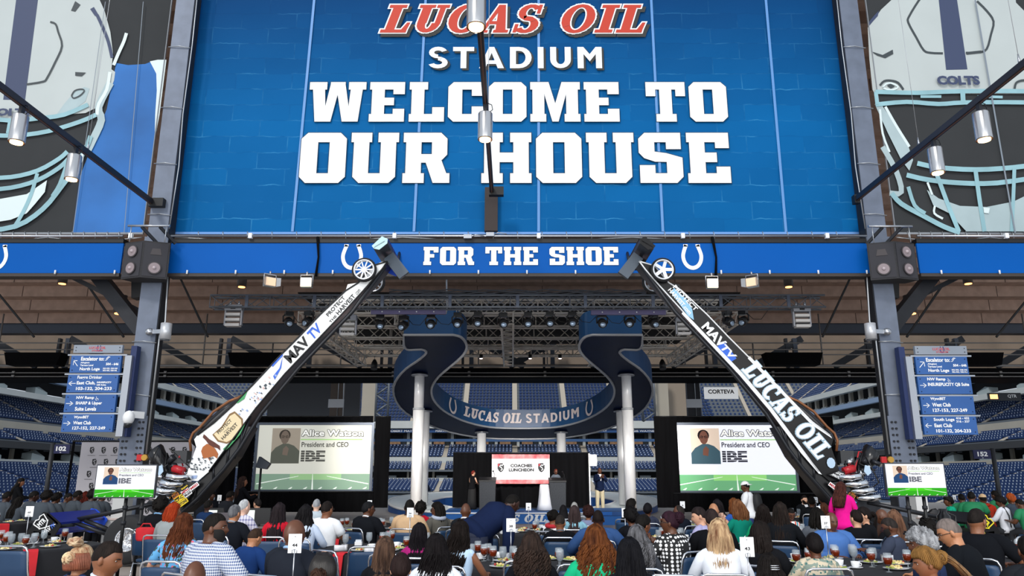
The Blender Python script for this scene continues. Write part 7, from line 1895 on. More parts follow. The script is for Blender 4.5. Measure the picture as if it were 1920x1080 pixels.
# production desk with laptop and monitors
q = P(455, 975, 15.5); r = thing('production_desk', 'long dark production desk with equipment left of the left screen', 'desk', (q.x, 15.5, 0))
m = MB(); m.box(-1.1, 1.0, -.35, .35, .72, .76); m.b('desktop', mat('desk_grey', '6a6460', .6), r); m = MB(); m.box(-1.08, .98, -.33, .33, .02, .72); m.b('skirt', blackcl, r)
q = P(431, 947, 15.4); r = thing('laptop', 'open grey laptop on the production desk', 'laptop', (q.x, 15.4, .76)); m = MB(); m.box(-.17, .17, -.24, 0, 0, .02); m.b('base', mat('laptop_grey', '6d686e', .4), r); m = MB(); m.beam((0, -.245, .02), (0, -.33, .25), .36, .012, up=(0, 1, 0)); m.add([(-.18, -.25, .02), (.18, -.25, .02), (.18, -.33, .26), (-.18, -.33, .26)], [(0, 1, 2, 3)]); m.b('screen', mat('laptop_grey', '6d686e'), r)
for px, w, lab in ((483, .5, 'black monitor with a small lit picture at the right end of the production desk'), (404, .32, 'small light monitor at the left end of the production desk')):
    q = P(px, 965, 15.2); r = thing('monitor', lab, 'monitor', (q.x, 15.2, .76)); m = MB(); m.box(-w / 2, w / 2, -.03, .03, .04, .34); m.box(-.05, .05, -.05, .05, 0, .05); m.b('housing', mvb, r)
    m = MB(); m.box(-w / 2 + .03, -w / 2 + .2, -.034, -.03, .12, .3); m.b('display', mat('monitor_glow', 'dfe8e0', .4, em=.8), r)
# tripod light stand left of the left screen, easel style gear
q = P(483, 960, 17.5); r = thing('equipment_stand', 'dark camera on a tall black stand overlapping the left screen edge', 'camera', (q.x, 17.5, 0)); zt_ = P(483, 868, 17.5).z
m = MB(); m.cyl((0, 0, 0), (0, 0, zt_), .025, n=8); m.b('pole', black, r)
m = MB(); m.add([(-.12, -.05, zt_ - .1), (.12, -.05, zt_ - .14), (.2, -.05, zt_ - .02), (-.05, -.05, zt_ + .14), (-.12, .1, zt_ - .1), (.12, .1, zt_ - .14), (.2, .1, zt_ - .02), (-.05, .1, zt_ + .14)], [(0, 1, 2, 3), (7, 6, 5, 4), (0, 4, 5, 1), (1, 5, 6, 2), (2, 6, 7, 3), (3, 7, 4, 0)]); m.b('camera_head', mat('gear_grey', '3b424c', .4), r)
for k in range(3):
    a = k * 2.1; m = MB(); m.cyl((0, 0, .7), (.4 * math.cos(a), .4 * math.sin(a), 0), .015, n=6); m.b('leg', black, r)
# red bag by the left tyre, pitcher, black folded items
q = P(273, 1000, 11.6); m = MB(); m.loft([[Vector((w * math.cos(2 * PI * j / 12), .06 * math.sin(2 * PI * j / 12), z)) for j in range(12)] for z, w in ((0, .12), (.03, .14), (.12, .15), (.17, .15), (.19, .1))])
m.tube([(-.1, 0, .17), (-.05, 0, .24), (.05, 0, .24), (.1, 0, .17)], .01, 5); r = solo(m, 'handbag', redc, 'red handbag hung on a chair beside the left rear tyre', 'bag'); r.location = (q.x, 11.6, .78)
q = P(1768, 958, 13.8); m = MB(); m.lathe([(.10, 0), (.12, .05), (.11, .3), (.06, .36), (.07, .42)], n=16); m.tube([(.1, 0, .1), (.2, 0, .15), (.2, 0, .3), (.07, 0, .36)], .015, 6); o = solo(m, 'coffee_urn', mat('urn_black', '121316', .25), 'black beverage urn right of the right display stand', 'urn'); o.location = (q.x, 13.8, .72)
q = P(1768, 975, 13.8); m = MB(); m.box(-.5, .5, -.3, .3, 0, .72); o = solo(m, 'service_cart', mat('cart_dark', '1d2026', .6), 'dark service cart under the black urn', 'cart'); o.location = (q.x, 13.8, 0)
def topknot(root, HM, k):
    rnd = random.Random(3); m = MB(); c = Vector((-.02, -.06, .165))
    for q in range(22):
        a0 = rnd.uniform(0, 6.28); ax = Vector((rnd.uniform(-.5, .5), rnd.uniform(-.5, .5), 1)).normalized(); x_, y_ = frame(ax); rr = rnd.uniform(.03, .055)
        m.tube([HM @ (c + (x_ * math.cos(a0 + i * .55) + y_ * math.sin(a0 + i * .55)) * (rr + i * .001) + ax * (.006 * math.sin(i + q))) for i in range(10)], .010 * k, 5)
    m.sph(HM @ c, .045 * k, 10, 7); m.b('topknot', mat('hair_blonde', 'd9c4a0', .5, var=.3, sc=20, c2='8a5a40'), root)
    m = MB()
    for q in range(30):
        a = R(180 + q * 6.2); m.tube([HM @ head_pt(.5 - .12 * i, a, .022 + .004 * i) for i in range(9)], .007 * k, 5)
    m.b('braids', mat('hair_braid_brown', '8a4f38', .5, var=.3, sc=20), root)
def partings(root, HM, k):
    m = MB()
    for a in (-60, -20, 20, 60): m.tube([HM @ head_pt(math.sin(R(90 - t)), R(90 + a) if t > 0 else R(90 + a), .0215) for t in range(4, 70, 8)], .0035 * k, 4)
    for zn in (.75, .5): m.tube([HM @ head_pt(zn, R(180 + j * 18), .0215) for j in range(11)], .0035 * k, 4)
    m.b('parting', mat('parting_skin', 'b08a74', .6), root)
    m = MB()
    for q in range(40):
        a = R(170 + q * 5); m.tube([HM @ head_pt(.98 - .16 * i, a, .020) for i in range(9)], .0075 * k, 5)
    m.b('braids', mat('hair_braid_black', '17120f', .35), root)
def lowbun(root, HM, k, col):
    m = MB(); m.sph(HM @ Vector((0, -.10, -.10)), (.06 * k, .045 * k, .06 * k), 12, 8); m.b('low_bun', mat('hair_' + col, col, .4), root)
def hairclip(root, HM, k):
    m = MB()
    for i in range(3): m.tube([HM @ (head_pt(.35 - .1 * i, R(255 + 10 * j), .030)) for j in range(5)], .004 * k, 5)
    m.b('hair_clip', chrome, root)
def ponybraids(root, HM, k):
    m = MB(); rnd = random.Random(9)
    for q in range(34):
        dx, dz_ = rnd.uniform(-.03, .03), rnd.uniform(-.03, .03); l = rnd.uniform(.8, 1.15)
        m.tube([HM @ Vector((dx * (1 + .5 * i), -.13 - .022 * i * l, .03 + dz_ - .004 * i * i * l)) for i in range(8)], .0075 * k, 5)
    m.b('tied_braids', mat('hair_gold', '8a6434', .5, var=.35, sc=25, c2='4a3018'), root)
    m = MB(); m.tube([HM @ Vector((.04 * math.cos(a), -.128, .03 + .04 * math.sin(a))) for a in [2 * PI * i / 12 for i in range(12)]], .012 * k, 6, closed=True); m.b('hair_tie', mat('hair_gold', 'b88a4c'), root)
# ================================================================ the guests
def T_(n, *a, **k): return mat_tex(n, *a, **k)
K = '14110f'; DK = '1a1517'; GR = '8b8c90'
check = T_('gingham', 'check', '1e4280', 'e4eaf4', sc=44); dots = T_('dot_print', 'dots', '101114', 'f6f7fa', sc=24); floral = T_('floral_print', 'floral', '5fa8dc', 'd8607a', '2d4a3c', sc=22)
plaid = T_('plaid_shirt', 'plaid', 'd8d6e4', '5a5a92', sc=16); camo = T_('paisley_print', 'camo', '7f8f84', 'c9bca4', '2f6a68', sc=26); cow = T_('abstract_print', 'cow', 'f2f2f4', '141518', sc=9); halter = T_('halter_print', 'stripes', 'eceef0', 'd8502c', '2f8fa0', sc=12)
p = person
# --- nearest row
p(201, 1015, 5.4, 75, '20242c', 'm', 'fade', '1c1512', 'man seen in profile at lower left with close cropped hair', hyaw=12, hpitch=14, collar='c9d4e8')
p(152, 1024, 6.2, 20, '2c3f66', 't', 'braidbun', '8a5236', 'woman with a large blonde braided topknot at lower left', fem=True, hl='e6cfa8', extra=(lambda r, HM, U, k: topknot(r, HM, k),))
p(403, 963, 7.0, 38, '4a6a9a', 'b', 'fade', '15110f', 'large bearded man in a blue gingham shirt looking right', pose='out', hyaw=48, girth=1.42, topm=check, beard='120e0c')
p(366, 1053, 5.2, 0, '2a2d34', 'b', 'bald', K, 'bald head at the very bottom in front of the gingham shirt', lean=8)
p(345, 964, 8.0, 8, '5fa8dc', 'l', 'wavy', '3a1c10', 'woman with long wavy auburn hair in a floral blue dress', fem=True, girth=1.2, topm=floral, sleeve='short', hl='6a3a22', pose='out')
p(552, 975, 6.9, 28, '22262f', 'b', 'bald', K, 'bald man in a dark suit half hidden by card 44', girth=1.2, collar='9cc0ea', hyaw=8)
p(606, 1040, 5.2, 0, '25272e', 'b', 'bun', '14100f', 'person at the bottom with black cornrow braids and pale partings', fem=True, hl='4a3226', extra=(lambda r, HM, U, k: partings(r, HM, k),), lean=10)
p(478, 991, 8.9, 30, '1d3a70', 't', 'fade', '3a2a20', 'man in a royal blue blazer with his head bowed', hpitch=24, lean=16, girth=1.15)
p(722, 1008, 6.6, 2, '15161a', 'l', 'vlong', '241a18', 'woman with long dark hair streaked with blonde highlights', fem=True, hl='6a5040')
p(752, 1040, 5.8, -4, '222228', 'l', 'bowl', '241817', 'woman with brown hair gathered low at the bottom edge', fem=True, extra=(lambda r, HM, U, k: lowbun(r, HM, k, '241817'),))
p(786, 982, 8.3, 4, 'a3246f', 'l', 'vlong', '141015', 'woman with straight black hair and a magenta top', fem=True)
p(818, 1003, 6.2, 0, 'dfe3ea', 'l', 'wavy', '120e10', 'woman with thick black wavy hair in a white top, centre left', fem=True, girth=1.1)
p(862, 977, 7.6, 22, 'bcd6f0', 'm', 'halfup', '17110f', 'woman in a sleeveless pale blue top with half tied dark hair', fem=True, sleeve='none')
p(997, 1000, 6.6, 0, '15161b', 'm', 'curls', '1c1614', 'woman in black with long rope twisted dark hair at bottom centre', fem=True, girth=1.1, hl='3a2c26')
p(1117, 986, 6.3, -4, '1cae7c', 'm', 'ringlets', '381a0c', 'woman with big copper ringlets in a bright green sweater', fem=True, hl='70401e', girth=1.2)
p(1180, 1010, 5.6, 2, '14161b', 'l', 'vlong', '0f0f14', 'woman with very long straight blue black hair, right of the green sweater', fem=True, girth=1.1)
p(1194, 986, 7.4, 8, '3c3f46', 'b', 'ringlets', '1a1a1c', 'woman with greying black curls behind the blue black hair', fem=True, hl='77777c')
p(1347, 974, 7.0, 10, 'e8edf8', 'l', 'midlong', '6a4430', 'woman in a white shirt with striped blonde and brown hair', fem=True, hl='d9bb92', girth=1.1)
p(1424, 981, 7.6, 26, '15161a', 'm', 'dreads', '1c1614', 'person in black with short dark twists behind card 43', hyaw=20)
p(1441, 1040, 5.6, 0, '17181c', 'b', 'wavy', '14100f', 'woman with black curls and a silver hair clip at the bottom', fem=True, extra=(lambda r, HM, U, k: hairclip(r, HM, k),))
p(1526, 1001, 7.4, 2, '7f8f84', 'b', 'bowl', '120e0f', 'woman with short black hair in a grey green paisley blouse', fem=True, topm=camo, girth=1.25)
p(1737, 1027, 5.8, -62, '9c2440', 'm', 'braidbun', '7c5a30', 'woman with golden braids tied back at lower right', fem=True, hyaw=-14, hpitch=10, extra=(lambda r, HM, U, k: ponybraids(r, HM, k),))
p(1729, 995, 6.7, -70, '23304f', 'b', 'curly', 'a6a8ac', 'grey haired curly man in profile looking left at right', hpitch=8, hl='55565a')
p(1780, 973, 7.3, -48, '14171c', 't', 'fade', '6e6460', 'bald man with glasses and black sweater leaning forward at right', glasses=True, hpitch=22, lean=14, girth=1.25, hyaw=-22)
p(1828, 954, 8.2, 42, '121419', 'm', 'fade', '1b1614', 'man in a black polo shirt turned right, at right', sleeve='short', girth=1.2, hyaw=20, hpitch=10, pose='out')
p(1926, 1006, 6.4, 10, '1e2126', 'b', 'short', K, 'dark sleeved guest cut off by the right edge', girth=1.1)
# --- middle rows, left
p(302, 934, 12.4, 12, '15161b', 'd', 'curly', K, 'man in a black suit with blue collar, left of the red hair', collar='7fb0dc')
p(326, 943, 11.3, 10, '8f9698', 'm', 'bob', '8a2a10', 'woman with a bright red bob in a grey top', fem=True, girth=1.25, hyaw=30, hl='a23c1a', extra=(ex_earring,))
p(440, 947, 11.2, 22, '181b22', 't', 'short', '4a4b50', 'man with greying black hair in a dark suit, above the blue blazer', girth=1.15, collar='8f98a4', hl='77787c')
p(458, 937, 12.6, 30, 'd8d6e4', 'p', 'balding', 'b8babd', 'older man with white fringe hair in a purple plaid shirt', topm=plaid)
p(455, 893, 18, 40, '131317', 'm', 'wavy', '17110f', 'standing woman in black with long hair beside the left screen', stand=True, fem=True, hyaw=20, pose='hold', hl='3a2620')
p(524, 944, 11, 2, 'c01e30', 'l', 'vlong', '241d20', 'woman in a red jacket with long straight dark hair', fem=True)
p(573, 947, 10.7, 6, 'c8d6ec', 'l', 'wavy', '151315', 'woman with a wide mane of black curls in a pale blue top', fem=True, girth=1.1)
p(594, 936, 15.5, 0, 'b9c6cf', 'p', 'fade', '9a9da2', 'grey haired man in a pale shirt before the left drape')
p(613, 940, 11.6, 24, 'eef1f6', 'm', 'fade', '1d1715', 'man with glasses in a white polo shirt left of centre', sleeve='short', glasses=True, girth=1.15)
p(690, 941, 12.7, 34, '15171c', 'b', 'short', '17171a', 'man with glasses in a black suit at the table under the left drape', glasses=True, girth=1.35, hyaw=30, collar='e8ebf0')
p(768, 937, 12.6, 10, 'c9a884', 'd', 'fade', K, 'man in a tan blazer behind card 36', girth=1.15)
p(789, 942, 13.9, 14, 'b3172a', 'd', 'curly', K, 'woman with a black afro in a red top', fem=True)
p(821, 943, 13, -40, '5a5852', 'b', 'dreads', K, 'person with sunglasses and dreadlocks in a grey hooded vest', hyaw=-40, glasses=True, extra=(ex_hood('a9b2c4'),), pose='lap')
p(873, 944, 12.4, 14, '1b1e23', 'b', 'bald', K, 'bald man in a dark suit clapping, left of the bending man', pose='clap', collar='e8ebf0')
p(960, 948, 10.6, 62, '16213f', 'd', 'fade', K, 'large man in a navy suit bending over the table', stand=True, lean=56, girth=1.45, hpitch=24, pose='reach', z_override=1.02, legm=mat('trousers_navy', '141c33', .8))
p(1050, 966, 10.9, 6, '121317', 'm', 'fade', '2a2522', 'man in a black blazer with short hair, right of the centre table', girth=1.1, collar='5a646e', hyaw=12, hpitch=12)
p(1037, 957, 12.0, 20, 'e8e8ec', 'm', 'braidbun', K, 'woman with dark braids in a black and white print with red collar', fem=True, topm=cow, hyaw=20, hpitch=10, girth=1.2, extra=(ex_hood('b8202c'),))
p(1056, 947, 15.3, 0, '27303a', 'l', 'wavy', '131114', 'woman with black wavy hair before the right lectern', fem=True)
p(1077, 942, 16.3, 0, '777b80', 'p', 'short', 'a2a19e', 'grey haired guest half hidden behind straight brown hair')
p(1077, 949, 12.4, 4, '86b6c8', 'l', 'vlong', '3a2e2e', 'woman in a light teal top with straight brown hair', fem=True)
p(1103, 950, 13.3, 6, '7c83a0', 'm', 'curly', '2c1614', 'woman with dark auburn curls in a grey blue top', fem=True)
p(1121, 957, 10.4, 6, '33507f', 'd', 'fade', '1a1210', 'bald headed man in a slate blue suit, elbows out', girth=1.3, collar='3c68a0', pose='out')
p(1183, 937, 15.2, 30, '15161a', 'b', 'curly', K, 'woman with black updo near the right round column', fem=True, hyaw=20)
p(1183, 953, 10.8, -10, '131419', 'b', 'curly', '0f0d0e', 'woman in black with a voluminous bun behind card 33', fem=True, girth=1.05)
p(1205, 966, 9.4, 30, '8a5a40', 'm', 'bowl', K, 'woman in profile with sleek black hair and earring', fem=True, sleeve='none', hyaw=30, hpitch=8)
p(1214, 944, 14.0, 12, '33384a', 'b', 'bowl', '121014', 'woman with a black bowl cut in a slate blazer', fem=True, hyaw=10)
p(1273, 948, 13.3, -34, '171b26', 'b', 'balding', '2b2624', 'balding man with glasses in a dark suit facing left', glasses=True, hyaw=-30, collar='c8ccd4', girth=1.1)
p(1257, 968, 8.9, -40, 'e8e8ec', 'b', 'updo', '2a1520', 'woman clapping in a black and white dotted dress', fem=True, topm=dots, girth=1.5, hyaw=-30, glasses=True, pose='clap', z_override=.98)
p(1312, 951, 10.6, -58, 'a9a6cc', 'l', 'short', '241c1c', 'young man with dark hair in profile, lilac shirt', hyaw=-25, hpitch=16)
p(1334, 955, 9.2, 2, '121317', 'l', 'short', '2b2120', 'man in a black suit in front of the young man in profile', girth=1.15)
p(1338, 944, 12.6, -10, '161f38', 't', 'bald', K, 'bald tanned man in a navy suit below the right screen')
p(1345, 937, 14.0, 0, '2a2c33', 'l', 'long', '1d191c', 'woman with straight dark hair behind the bald tanned man', fem=True)
p(1384, 938, 11.4, -24, '0f7f6c', 'l', 'bob', '54301a', 'woman with light brown hair in a teal blouse clapping', fem=True, pose='clap', hl='82583a')
p(1376, 935, 13.4, -24, '2f58a8', 'p', 'bob', '6a3c1e', 'woman in blue just behind the teal blouse', fem=True, pose='clap')
p(1398, 903, 17.2, -62, 'eef0f6', 'b', 'fade', K, 'man in a white shirt and white cap walking before the right screen', stand=True, extra=(ex_cap('f0f0f4', True), ex_backpack), pose='front', girth=1.15, legm=mat('trousers_blue', '1d2f66', .8), hpitch=12)
p(1430, 947, 10.9, 16, '17a06c', 'm', 'wavy', '1b1412', 'woman with long dark curls and a green collar', fem=True, girth=1.05)
p(1462, 943, 10.3, 24, '16181c', 'm', 'vlong', '14110f', 'woman in black with very long curly black hair', fem=True, girth=1.15, hl='2c221e')
p(1481, 952, 13.3, 180, 'e0e4e8', 'b', 'fade', K, 'woman facing us in a colourful striped halter top with glasses', fem=True, topm=halter, sleeve='none', glasses=True, hpitch=24, pose='lap')
p(1531, 954, 11.0, 4, '565b64', 'b', 'dreads', K, 'person in a grey jacket with black twisted hair beside card 37')
p(1556, 961, 10.0, 172, '4c74b4', 'b', 'bald', K, 'bald man in a blue shirt whose face card 37 hides', girth=1.4, hpitch=10, pose='table')
p(1545, 944, 14.2, 10, '6a4634', 'l', 'bob', '4a2a1c', 'woman with a brown bob behind card 37', fem=True, glasses=False)
p(1577, 917, 13.5, 20, 'e61c90', 'l', 'long', '2c1a18', 'standing woman in a hot pink blazer with long brown hair', stand=True, fem=True, lean=10, hyaw=20, hpitch=24, pose='front', z_override=.93, hl='5a3028', legm=mat('trousers_pink', 'd81c86', .8))
p(1604, 956, 10.6, 10, '141519', 'l', 'short', '1d1412', 'woman with short dark hair in a black top, right of the pink blazer', fem=True, girth=1.2, hyaw=-30, extra=(ex_earring,))
p(1620, 951, 11.1, -60, '17181c', 'l', 'pony', '191312', 'woman in profile with a dark ponytail in a black top', fem=True, hyaw=-22, sleeve='short')
p(1653, 955, 12.0, -30, '3a2a24', 'b', 'bald', K, 'bald man between the ponytail and the straight brown hair', hyaw=-20)
p(1676, 957, 10.2, 16, '17181c', 'l', 'long', '4a3228', 'woman with straight brown hair left of the right display stand', fem=True, hl='86624c')
p(1668, 971, 9.5, -50, '3b4254', 'b', 'fade', '2a2523', 'smiling bearded man with glasses in a grey blazer at card 37 table', hyaw=-14, hpitch=16, glasses=True, beard='17120f', collar='a8c4ea', pose='hold', girth=1.1)
p(1741, 979, 9.6, 0, '16171b', 'b', 'afro', K, 'person with a round black afro before the right display stand')
# --- far left team in grey shirts
tg = [(14, 922, 18.2, 20, 'd', 'short'), (36, 932, 17.9, 10, 'b', 'long'), (64, 921, 18.6, 35, 'd', 'short'), (88, 922, 18, 10, 'b', 'curly'), (106, 926, 19, 20, 'b', 'curly'), (128, 925, 19.8, 60, 'b', 'short'), (146, 920, 18.9, 30, 'd', 'short'), (160, 923, 19.8, 0, 'm', 'dreads'), (176, 920, 18.3, 24, 'd', 'afro'), (193, 922, 19.6, 10, 'b', 'curly')]
for i, (x, y, dd, yw, sk_, hr) in enumerate(tg):
    p(x, y, dd, yw, '3d434c', sk_, hr, K if i != 7 else '5a2018', '%s from left of the young team in charcoal shirts at far left' % ('first second third fourth fifth sixth seventh eighth ninth tenth'.split()[i]), hpitch=14, lean=12, girth=1.1, hyaw=yw * .4, group='young team in charcoal shirts', det=1, seat=False, topm=mat('team_grey', '3f4750', .85, var=.1, sc=5))
p(39, 896, 21.5, 60, '101114', 'm', 'long', K, 'standing woman in black behind the charcoal shirted team', stand=True, fem=True, hyaw=20, hpitch=14)
p(384, 925, 18.3, 20, '20242c', 'd', 'short', K, 'guest in dark clothes left of the tiny card by the desk')
p(398, 921, 21, 150, '1c1e24', 'b', 'curly', K, 'guest facing us behind the tiny card by the desk')
p(391, 938, 15.2, 20, '1d3358', 'd', 'fade', K, 'man in a navy jacket left of the production desk')
p(432, 921, 18.6, 30, '26282e', 'b', 'short', K, 'guest bent over the production desk in grey', hpitch=20, lean=20)
p(484, 935, 17, -60, '3a3a40', 'l', 'short', '1f1b1b', 'technician in a grey hoodie at the foot of the camera stand', pose='hold')
# --- far right of the right screen
p(1507, 929, 20.1, 172, '16181c', 'l', 'short', '1b1614', 'bearded man in a black suit facing us at the far right table', beard='1b1614', collar='e8e8ec', det=1)
p(1521, 931, 17.2, 20, '15171b', 'b', 'short', K, 'man in black with his back to us, left of the tiny card')
p(1543, 928, 20, -30, 'a9bcd4', 'b', 'fade', K, 'man in a light blue shirt right of the tiny card', hyaw=-30)
p(1554, 930, 20.3, 170, 'b4cbe2', 'b', 'short', K, 'man in a pale blue shirt and black cap facing us', extra=(ex_cap('17181c'),), det=1)
# --- far right team in green
gg = mat('team_green', '14784c', .8, var=.1, sc=5)
p(1778, 931, 18.4, -60, '18a07c', 'b', 'curly', K, 'woman in a teal green tee facing left, left end of the green team', fem=True, hyaw=-20, sleeve='short')
for i, (x, y, dd, yw) in enumerate([(1802, 926, 19.6, 10), (1820, 922, 18.3, 30), (1866, 920, 20, -20)]):
    p(x, y, dd, yw, '14784c', 'b', 'short', K, ('man in a green tee bowing forward, second of the green team', 'man in a green tee right of the tiny card, third of the green team', 'man in a green tee behind the red hoodie, fifth of the green team')[i], topm=gg, girth=1.25, hpitch=14, lean=14, sleeve='short')
p(1842, 927, 18.6, 10, 'a5301e', 'b', 'fade', K, 'person in a rust red hoodie and tan cap', extra=(ex_cap('c8a882'), ex_hood('a5301e')), girth=1.1)
p(1876, 932, 17.8, -36, 'dcdfe8', 'b', 'curly', K, 'guest in a white shirt with black backpack straps', hyaw=-20, hpitch=14, extra=(ex_straps,))
p(1895, 927, 19.4, -20, '3a4450', 'b', 'curly', 'a04a20', 'guest with rust orange hair behind the white shirt')
p(1912, 936, 17.4, -26, '14784c', 'b', 'fade', K, 'man in a green tee cut by the right edge of the photo', topm=gg, girth=1.35, hpitch=18, lean=16, sleeve='short')
# --- stage
p(887, 887, 31, 40, '131316', 'l', 'short', '6a241c', 'woman in a long black dress beside the left lectern', stand=True, fem=True, sleeve='none', pose='front', zbase=stg, hyaw=20, extra=(ex_longskirt,), det=1)
p(1042, 879, 30.9, 170, '5b616b', 'b', 'short', '5a2018', 'speaker with glasses in a grey jacket behind the right lectern', stand=True, fem=True, glasses=True, zbase=stg, pose='front', det=1, hyaw=-8)
p(1124, 877, 33.5, 168, '16213c', 'b', 'bald', K, 'man in a navy blazer and khaki trousers clapping at the stage edge', stand=True, pose='clap', collar='f0f2f6', legm=mat('khaki', 'c2b89c', .8, var=.08), zbase=.12, det=1, hyaw=10)
p(797, 906, 39, -10, '1b2338', 'd', 'short', K, 'distant figure in dark blue beyond the left round column', stand=True, zbase=0)
# --- chairs: one under each seated guest, and the empty ones
def short(l):
    w = l.replace(',', '').split(); return ' '.join(w[:12])
for loc, rz, lab in CHAIRS: chair(loc.x, loc.y, rz, 'blue chair under the ' + short(lab))
for px, d, yaw, lab in ((52, 9.6, 8, 'empty blue chair at the lower left before the far left table'), (690, 9.5, -8, 'empty blue chair directly in front of the man with glasses'), (742, 8.6, 10, 'empty blue chair with full seat visible left of the highlighted hair'), (588, 8.5, 55, 'empty blue chair turned sideways behind card 44'), (640, 9.0, 35, 'empty blue chair with open chrome frame right of card 44'),
                        (912, 11.4, 6, 'empty blue chair behind the sleeveless pale blue top'), (985, 8.0, 0, 'empty blue chair facing the centre front table'), (1075, 7.7, -8, 'empty blue chair left of the copper ringlets'), (1260, 6.9, 8, 'empty blue chair in front of the dotted dress'), (1345, 9.9, -30, 'empty blue chair near the navy suit'), (1632, 10.5, 4, 'empty blue chair between card 37 table and the black tops'), (1880, 11.0, -34, 'empty blue chair before the black wing plate at right'),
                        (1180, 8.6, -4, 'blue chair back between the grey curls and dotted dress')):
    chair(XZ(px, d, .8), d, R(-yaw), lab, 'empty blue banquet chairs')
bpy.data.scenes.remove(TMP)
# ================================================================ directory signs
def dirsign(s, lab, boxes, rows):
    Y = 17.9
    xs = [b[0] for b in boxes[:4]]
    fb_ = mat('sign_blue', '2c5c9f' if True else '', .45, var=.05, sc=2)
    cx = P(sum(xs) / 4, 735, Y).x; zb_ = P(960, boxes[-1][3], Y).z
    r = thing('directory_sign', lab, 'sign', (cx, Y, zb_))
    for i, (x0, x1, y0, y1) in enumerate(boxes):
        a = P((x0 + x1) / 2, y1, Y).z; t = P((x0 + x1) / 2, y0, Y).z; xl = P(x0, (y0 + y1) / 2, Y).x; xr_ = P(x1, (y0 + y1) / 2, Y).x
        m = MB(); m.box(xl, xr_, Y - .02, Y + .06, a, t); pn = m.w('panel', mat('sign_grey', '8a93a0', .5) if i == 0 else fb_, r)
        m = MB()
        for bx in (xl + .06, xr_ - .06):
            for bz in (a + .06, t - .06): m.sph((bx, Y - .025, bz), .012, 6, 4)
        m.w('screws', black, pn)
        if i: 
            m = MB(); m.box(xl - .1, xr_ + .12, Y - .01, Y + .04, t, t + .035); m.w('rail', alu, pn)
        m = MB(); W_ = xr_ - xl; H_ = t - a
        for (s_, u0, v0, u1, v1, wt) in rows[i]:
            if s_ == '<': pts = [(1, .5), (0, .5)]; hd = [(.45, .95), (0, .5), (.45, .05)]
            elif s_ == '>': pts = [(0, .5), (1, .5)]; hd = [(.55, .95), (1, .5), (.55, .05)]
            elif s_ == '^<': pts = [(1, 0), (0, 1)]; hd = [(.0, .2), (0, 1), (.8, 1)]
            elif s_ == '^>': pts = [(0, 0), (1, 1)]; hd = [(.2, 1), (1, 1), (1, .2)]
            elif s_ == 'esc': pts = [(0, .1), (.25, .1), (.75, .9), (1, .9)]; hd = [(.2, .45), (.55, 1), (.8, 1)]
            elif s_ == 'wc': pts = [(.2, .9), (.3, .4), (.8, .4), (1, 0)]; hd = [(.0, .4), (.2, 0), (.6, .05)]
            else:
                text(m, s_, (xl + W_ * u0, Y - .026, a + H_ * v0), (W_ * (u1 - u0), 0, 0), (0, 0, H_ * (v1 - v0)), 0 if i else 1, wt); continue
            fn = lambda p, q: Vector((xl + W_ * (u0 + (u1 - u0) * p), Y - .026, a + H_ * (v0 + (v1 - v0) * q)))
            ribbon(m, pts, .12, fn); ribbon(m, hd, .12, fn)
        if i == 0:
            horseshoe(m, lambda p, q: Vector((xl + W_ * (.52 + .05 * p), Y - .024, a + H_ * (.55 + .38 * q))), 2)
        m.w('lettering', [whiteprint, mat('sign_red', 'c8565e', .6), mat('sign_navy2', '23407e', .6)], pn)
    m = MB(); xo = xr_ if s < 0 else xl
    top = P(960, boxes[0][2], Y).z
    xo = P(boxes[2][1] + 12 if s < 0 else boxes[2][0] - 12, 720, Y).x
    m.box(xo - .06, xo + .1, Y + .0, Y + .1, zb_ - .1, top - .25); m.w('edge_plate', alu, r)
    m = MB(); xo -= s * .0; m.box(xo - s * .08 - .07, xo - s * .08 + .07, Y + .1, Y + .3, zb_ - .1, top); m.w('mounting_post', mat('post_navy', '16295a', .5), r)
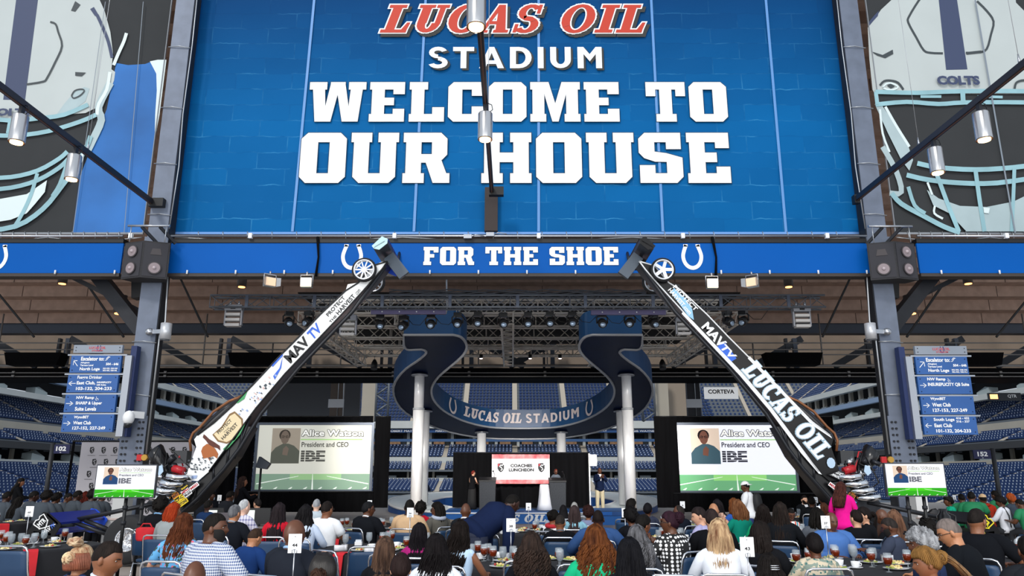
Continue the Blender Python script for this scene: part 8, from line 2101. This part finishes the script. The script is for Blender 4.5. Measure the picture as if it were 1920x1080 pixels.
dirsign(-1, 'blue directory sign on the left column, headed by a grey panel', [(139, 230, 647, 662), (133, 227, 667, 699), (127, 221, 703, 736), (122, 217, 740, 773), (117, 213, 777, 810)], [
 [('LUCAS OIL', .32, .5, .66, .8, .03), ('STADIUM', .38, .18, .6, .4, .02)],
 [('^<', .06, .38, .15, .7, 0), ('Escalator to:', .2, .70, .66, .93, .03), ('esc', .68, .70, .78, .93, 0), ('Allegiant', .2, .52, .38, .63, .03), ('Terrace Level', .2, .38, .46, .49, .03), ('504 - 646', .71, .43, .96, .58, .04), ('North Loge', .2, .08, .6, .31, .03), ('302-305, 338-340', .66, .19, .95, .29, .03), ('402-405, 438-440', .66, .07, .95, .17, .03)],
 [('<', .03, .38, .17, .64, 0), ('Faegre Drinker', .19, .72, .68, .95, .02), ('East Club,', .19, .42, .56, .64, .03), ('INSUREPLICITY', .59, .52, .88, .62, .04), ('QB Suite', .59, .37, .78, .47, .04), ('103-132, 204-233', .19, .10, .90, .31, .03)],
 [('>', .03, .36, .17, .62, 0), ('NW Ramp', .22, .70, .57, .91, .03), ('wc', .6, .68, .66, .92, 0), ('SHARP & Upper', .22, .38, .74, .61, .03), ('Suite Levels', .22, .08, .64, .30, .03)],
 [('>', .03, .36, .17, .62, 0), ('WynnBET', .22, .72, .51, .92, .03), ('West Club', .22, .42, .57, .62, .03), ('127-152, 227-249', .22, .10, .86, .31, .03)]])
dirsign(1, 'blue directory sign on the right column, headed by a grey panel', [(1715, 1812, 649, 665), (1717, 1814, 669, 702), (1721, 1821, 706, 739), (1727, 1826, 743, 777), (1731, 1831, 781, 815)], [
 [('LUCAS OIL', .34, .5, .67, .8, .03), ('STADIUM', .4, .18, .63, .4, .02)],
 [('^>', .06, .38, .16, .7, 0), ('Escalator to:', .2, .70, .66, .93, .03), ('esc', .68, .70, .78, .93, 0), ('Allegiant', .22, .52, .40, .63, .03), ('Terrace Level', .22, .38, .49, .49, .03), ('504 - 646', .71, .43, .97, .58, .04), ('North Loge', .22, .08, .62, .31, .03), ('302-305, 338-340', .67, .19, .97, .29, .03), ('402-405, 438-440', .67, .07, .97, .17, .03)],
 [('>', .03, .36, .15, .62, 0), ('NW Ramp', .18, .72, .52, .93, .03), ('wc', .56, .70, .61, .92, 0), ('INSUREPLICITY QB Suite', .18, .42, .95, .64, .035)],
 [('>', .03, .36, .15, .62, 0), ('WynnBET', .18, .74, .47, .94, .03), ('West Club', .2, .42, .55, .63, .03), ('127-153, 227-249', .2, .1, .85, .32, .03)],
 [('<', .03, .36, .15, .62, 0), ('South Loge', .2, .70, .59, .92, .03), ('416 - 432', .62, .84, .87, .97, .03), ('316 - 337', .62, .66, .87, .79, .03), ('East Club', .2, .4, .53, .61, .03), ('101-132, 204-233', .22, .08, .87, .3, .03)]])
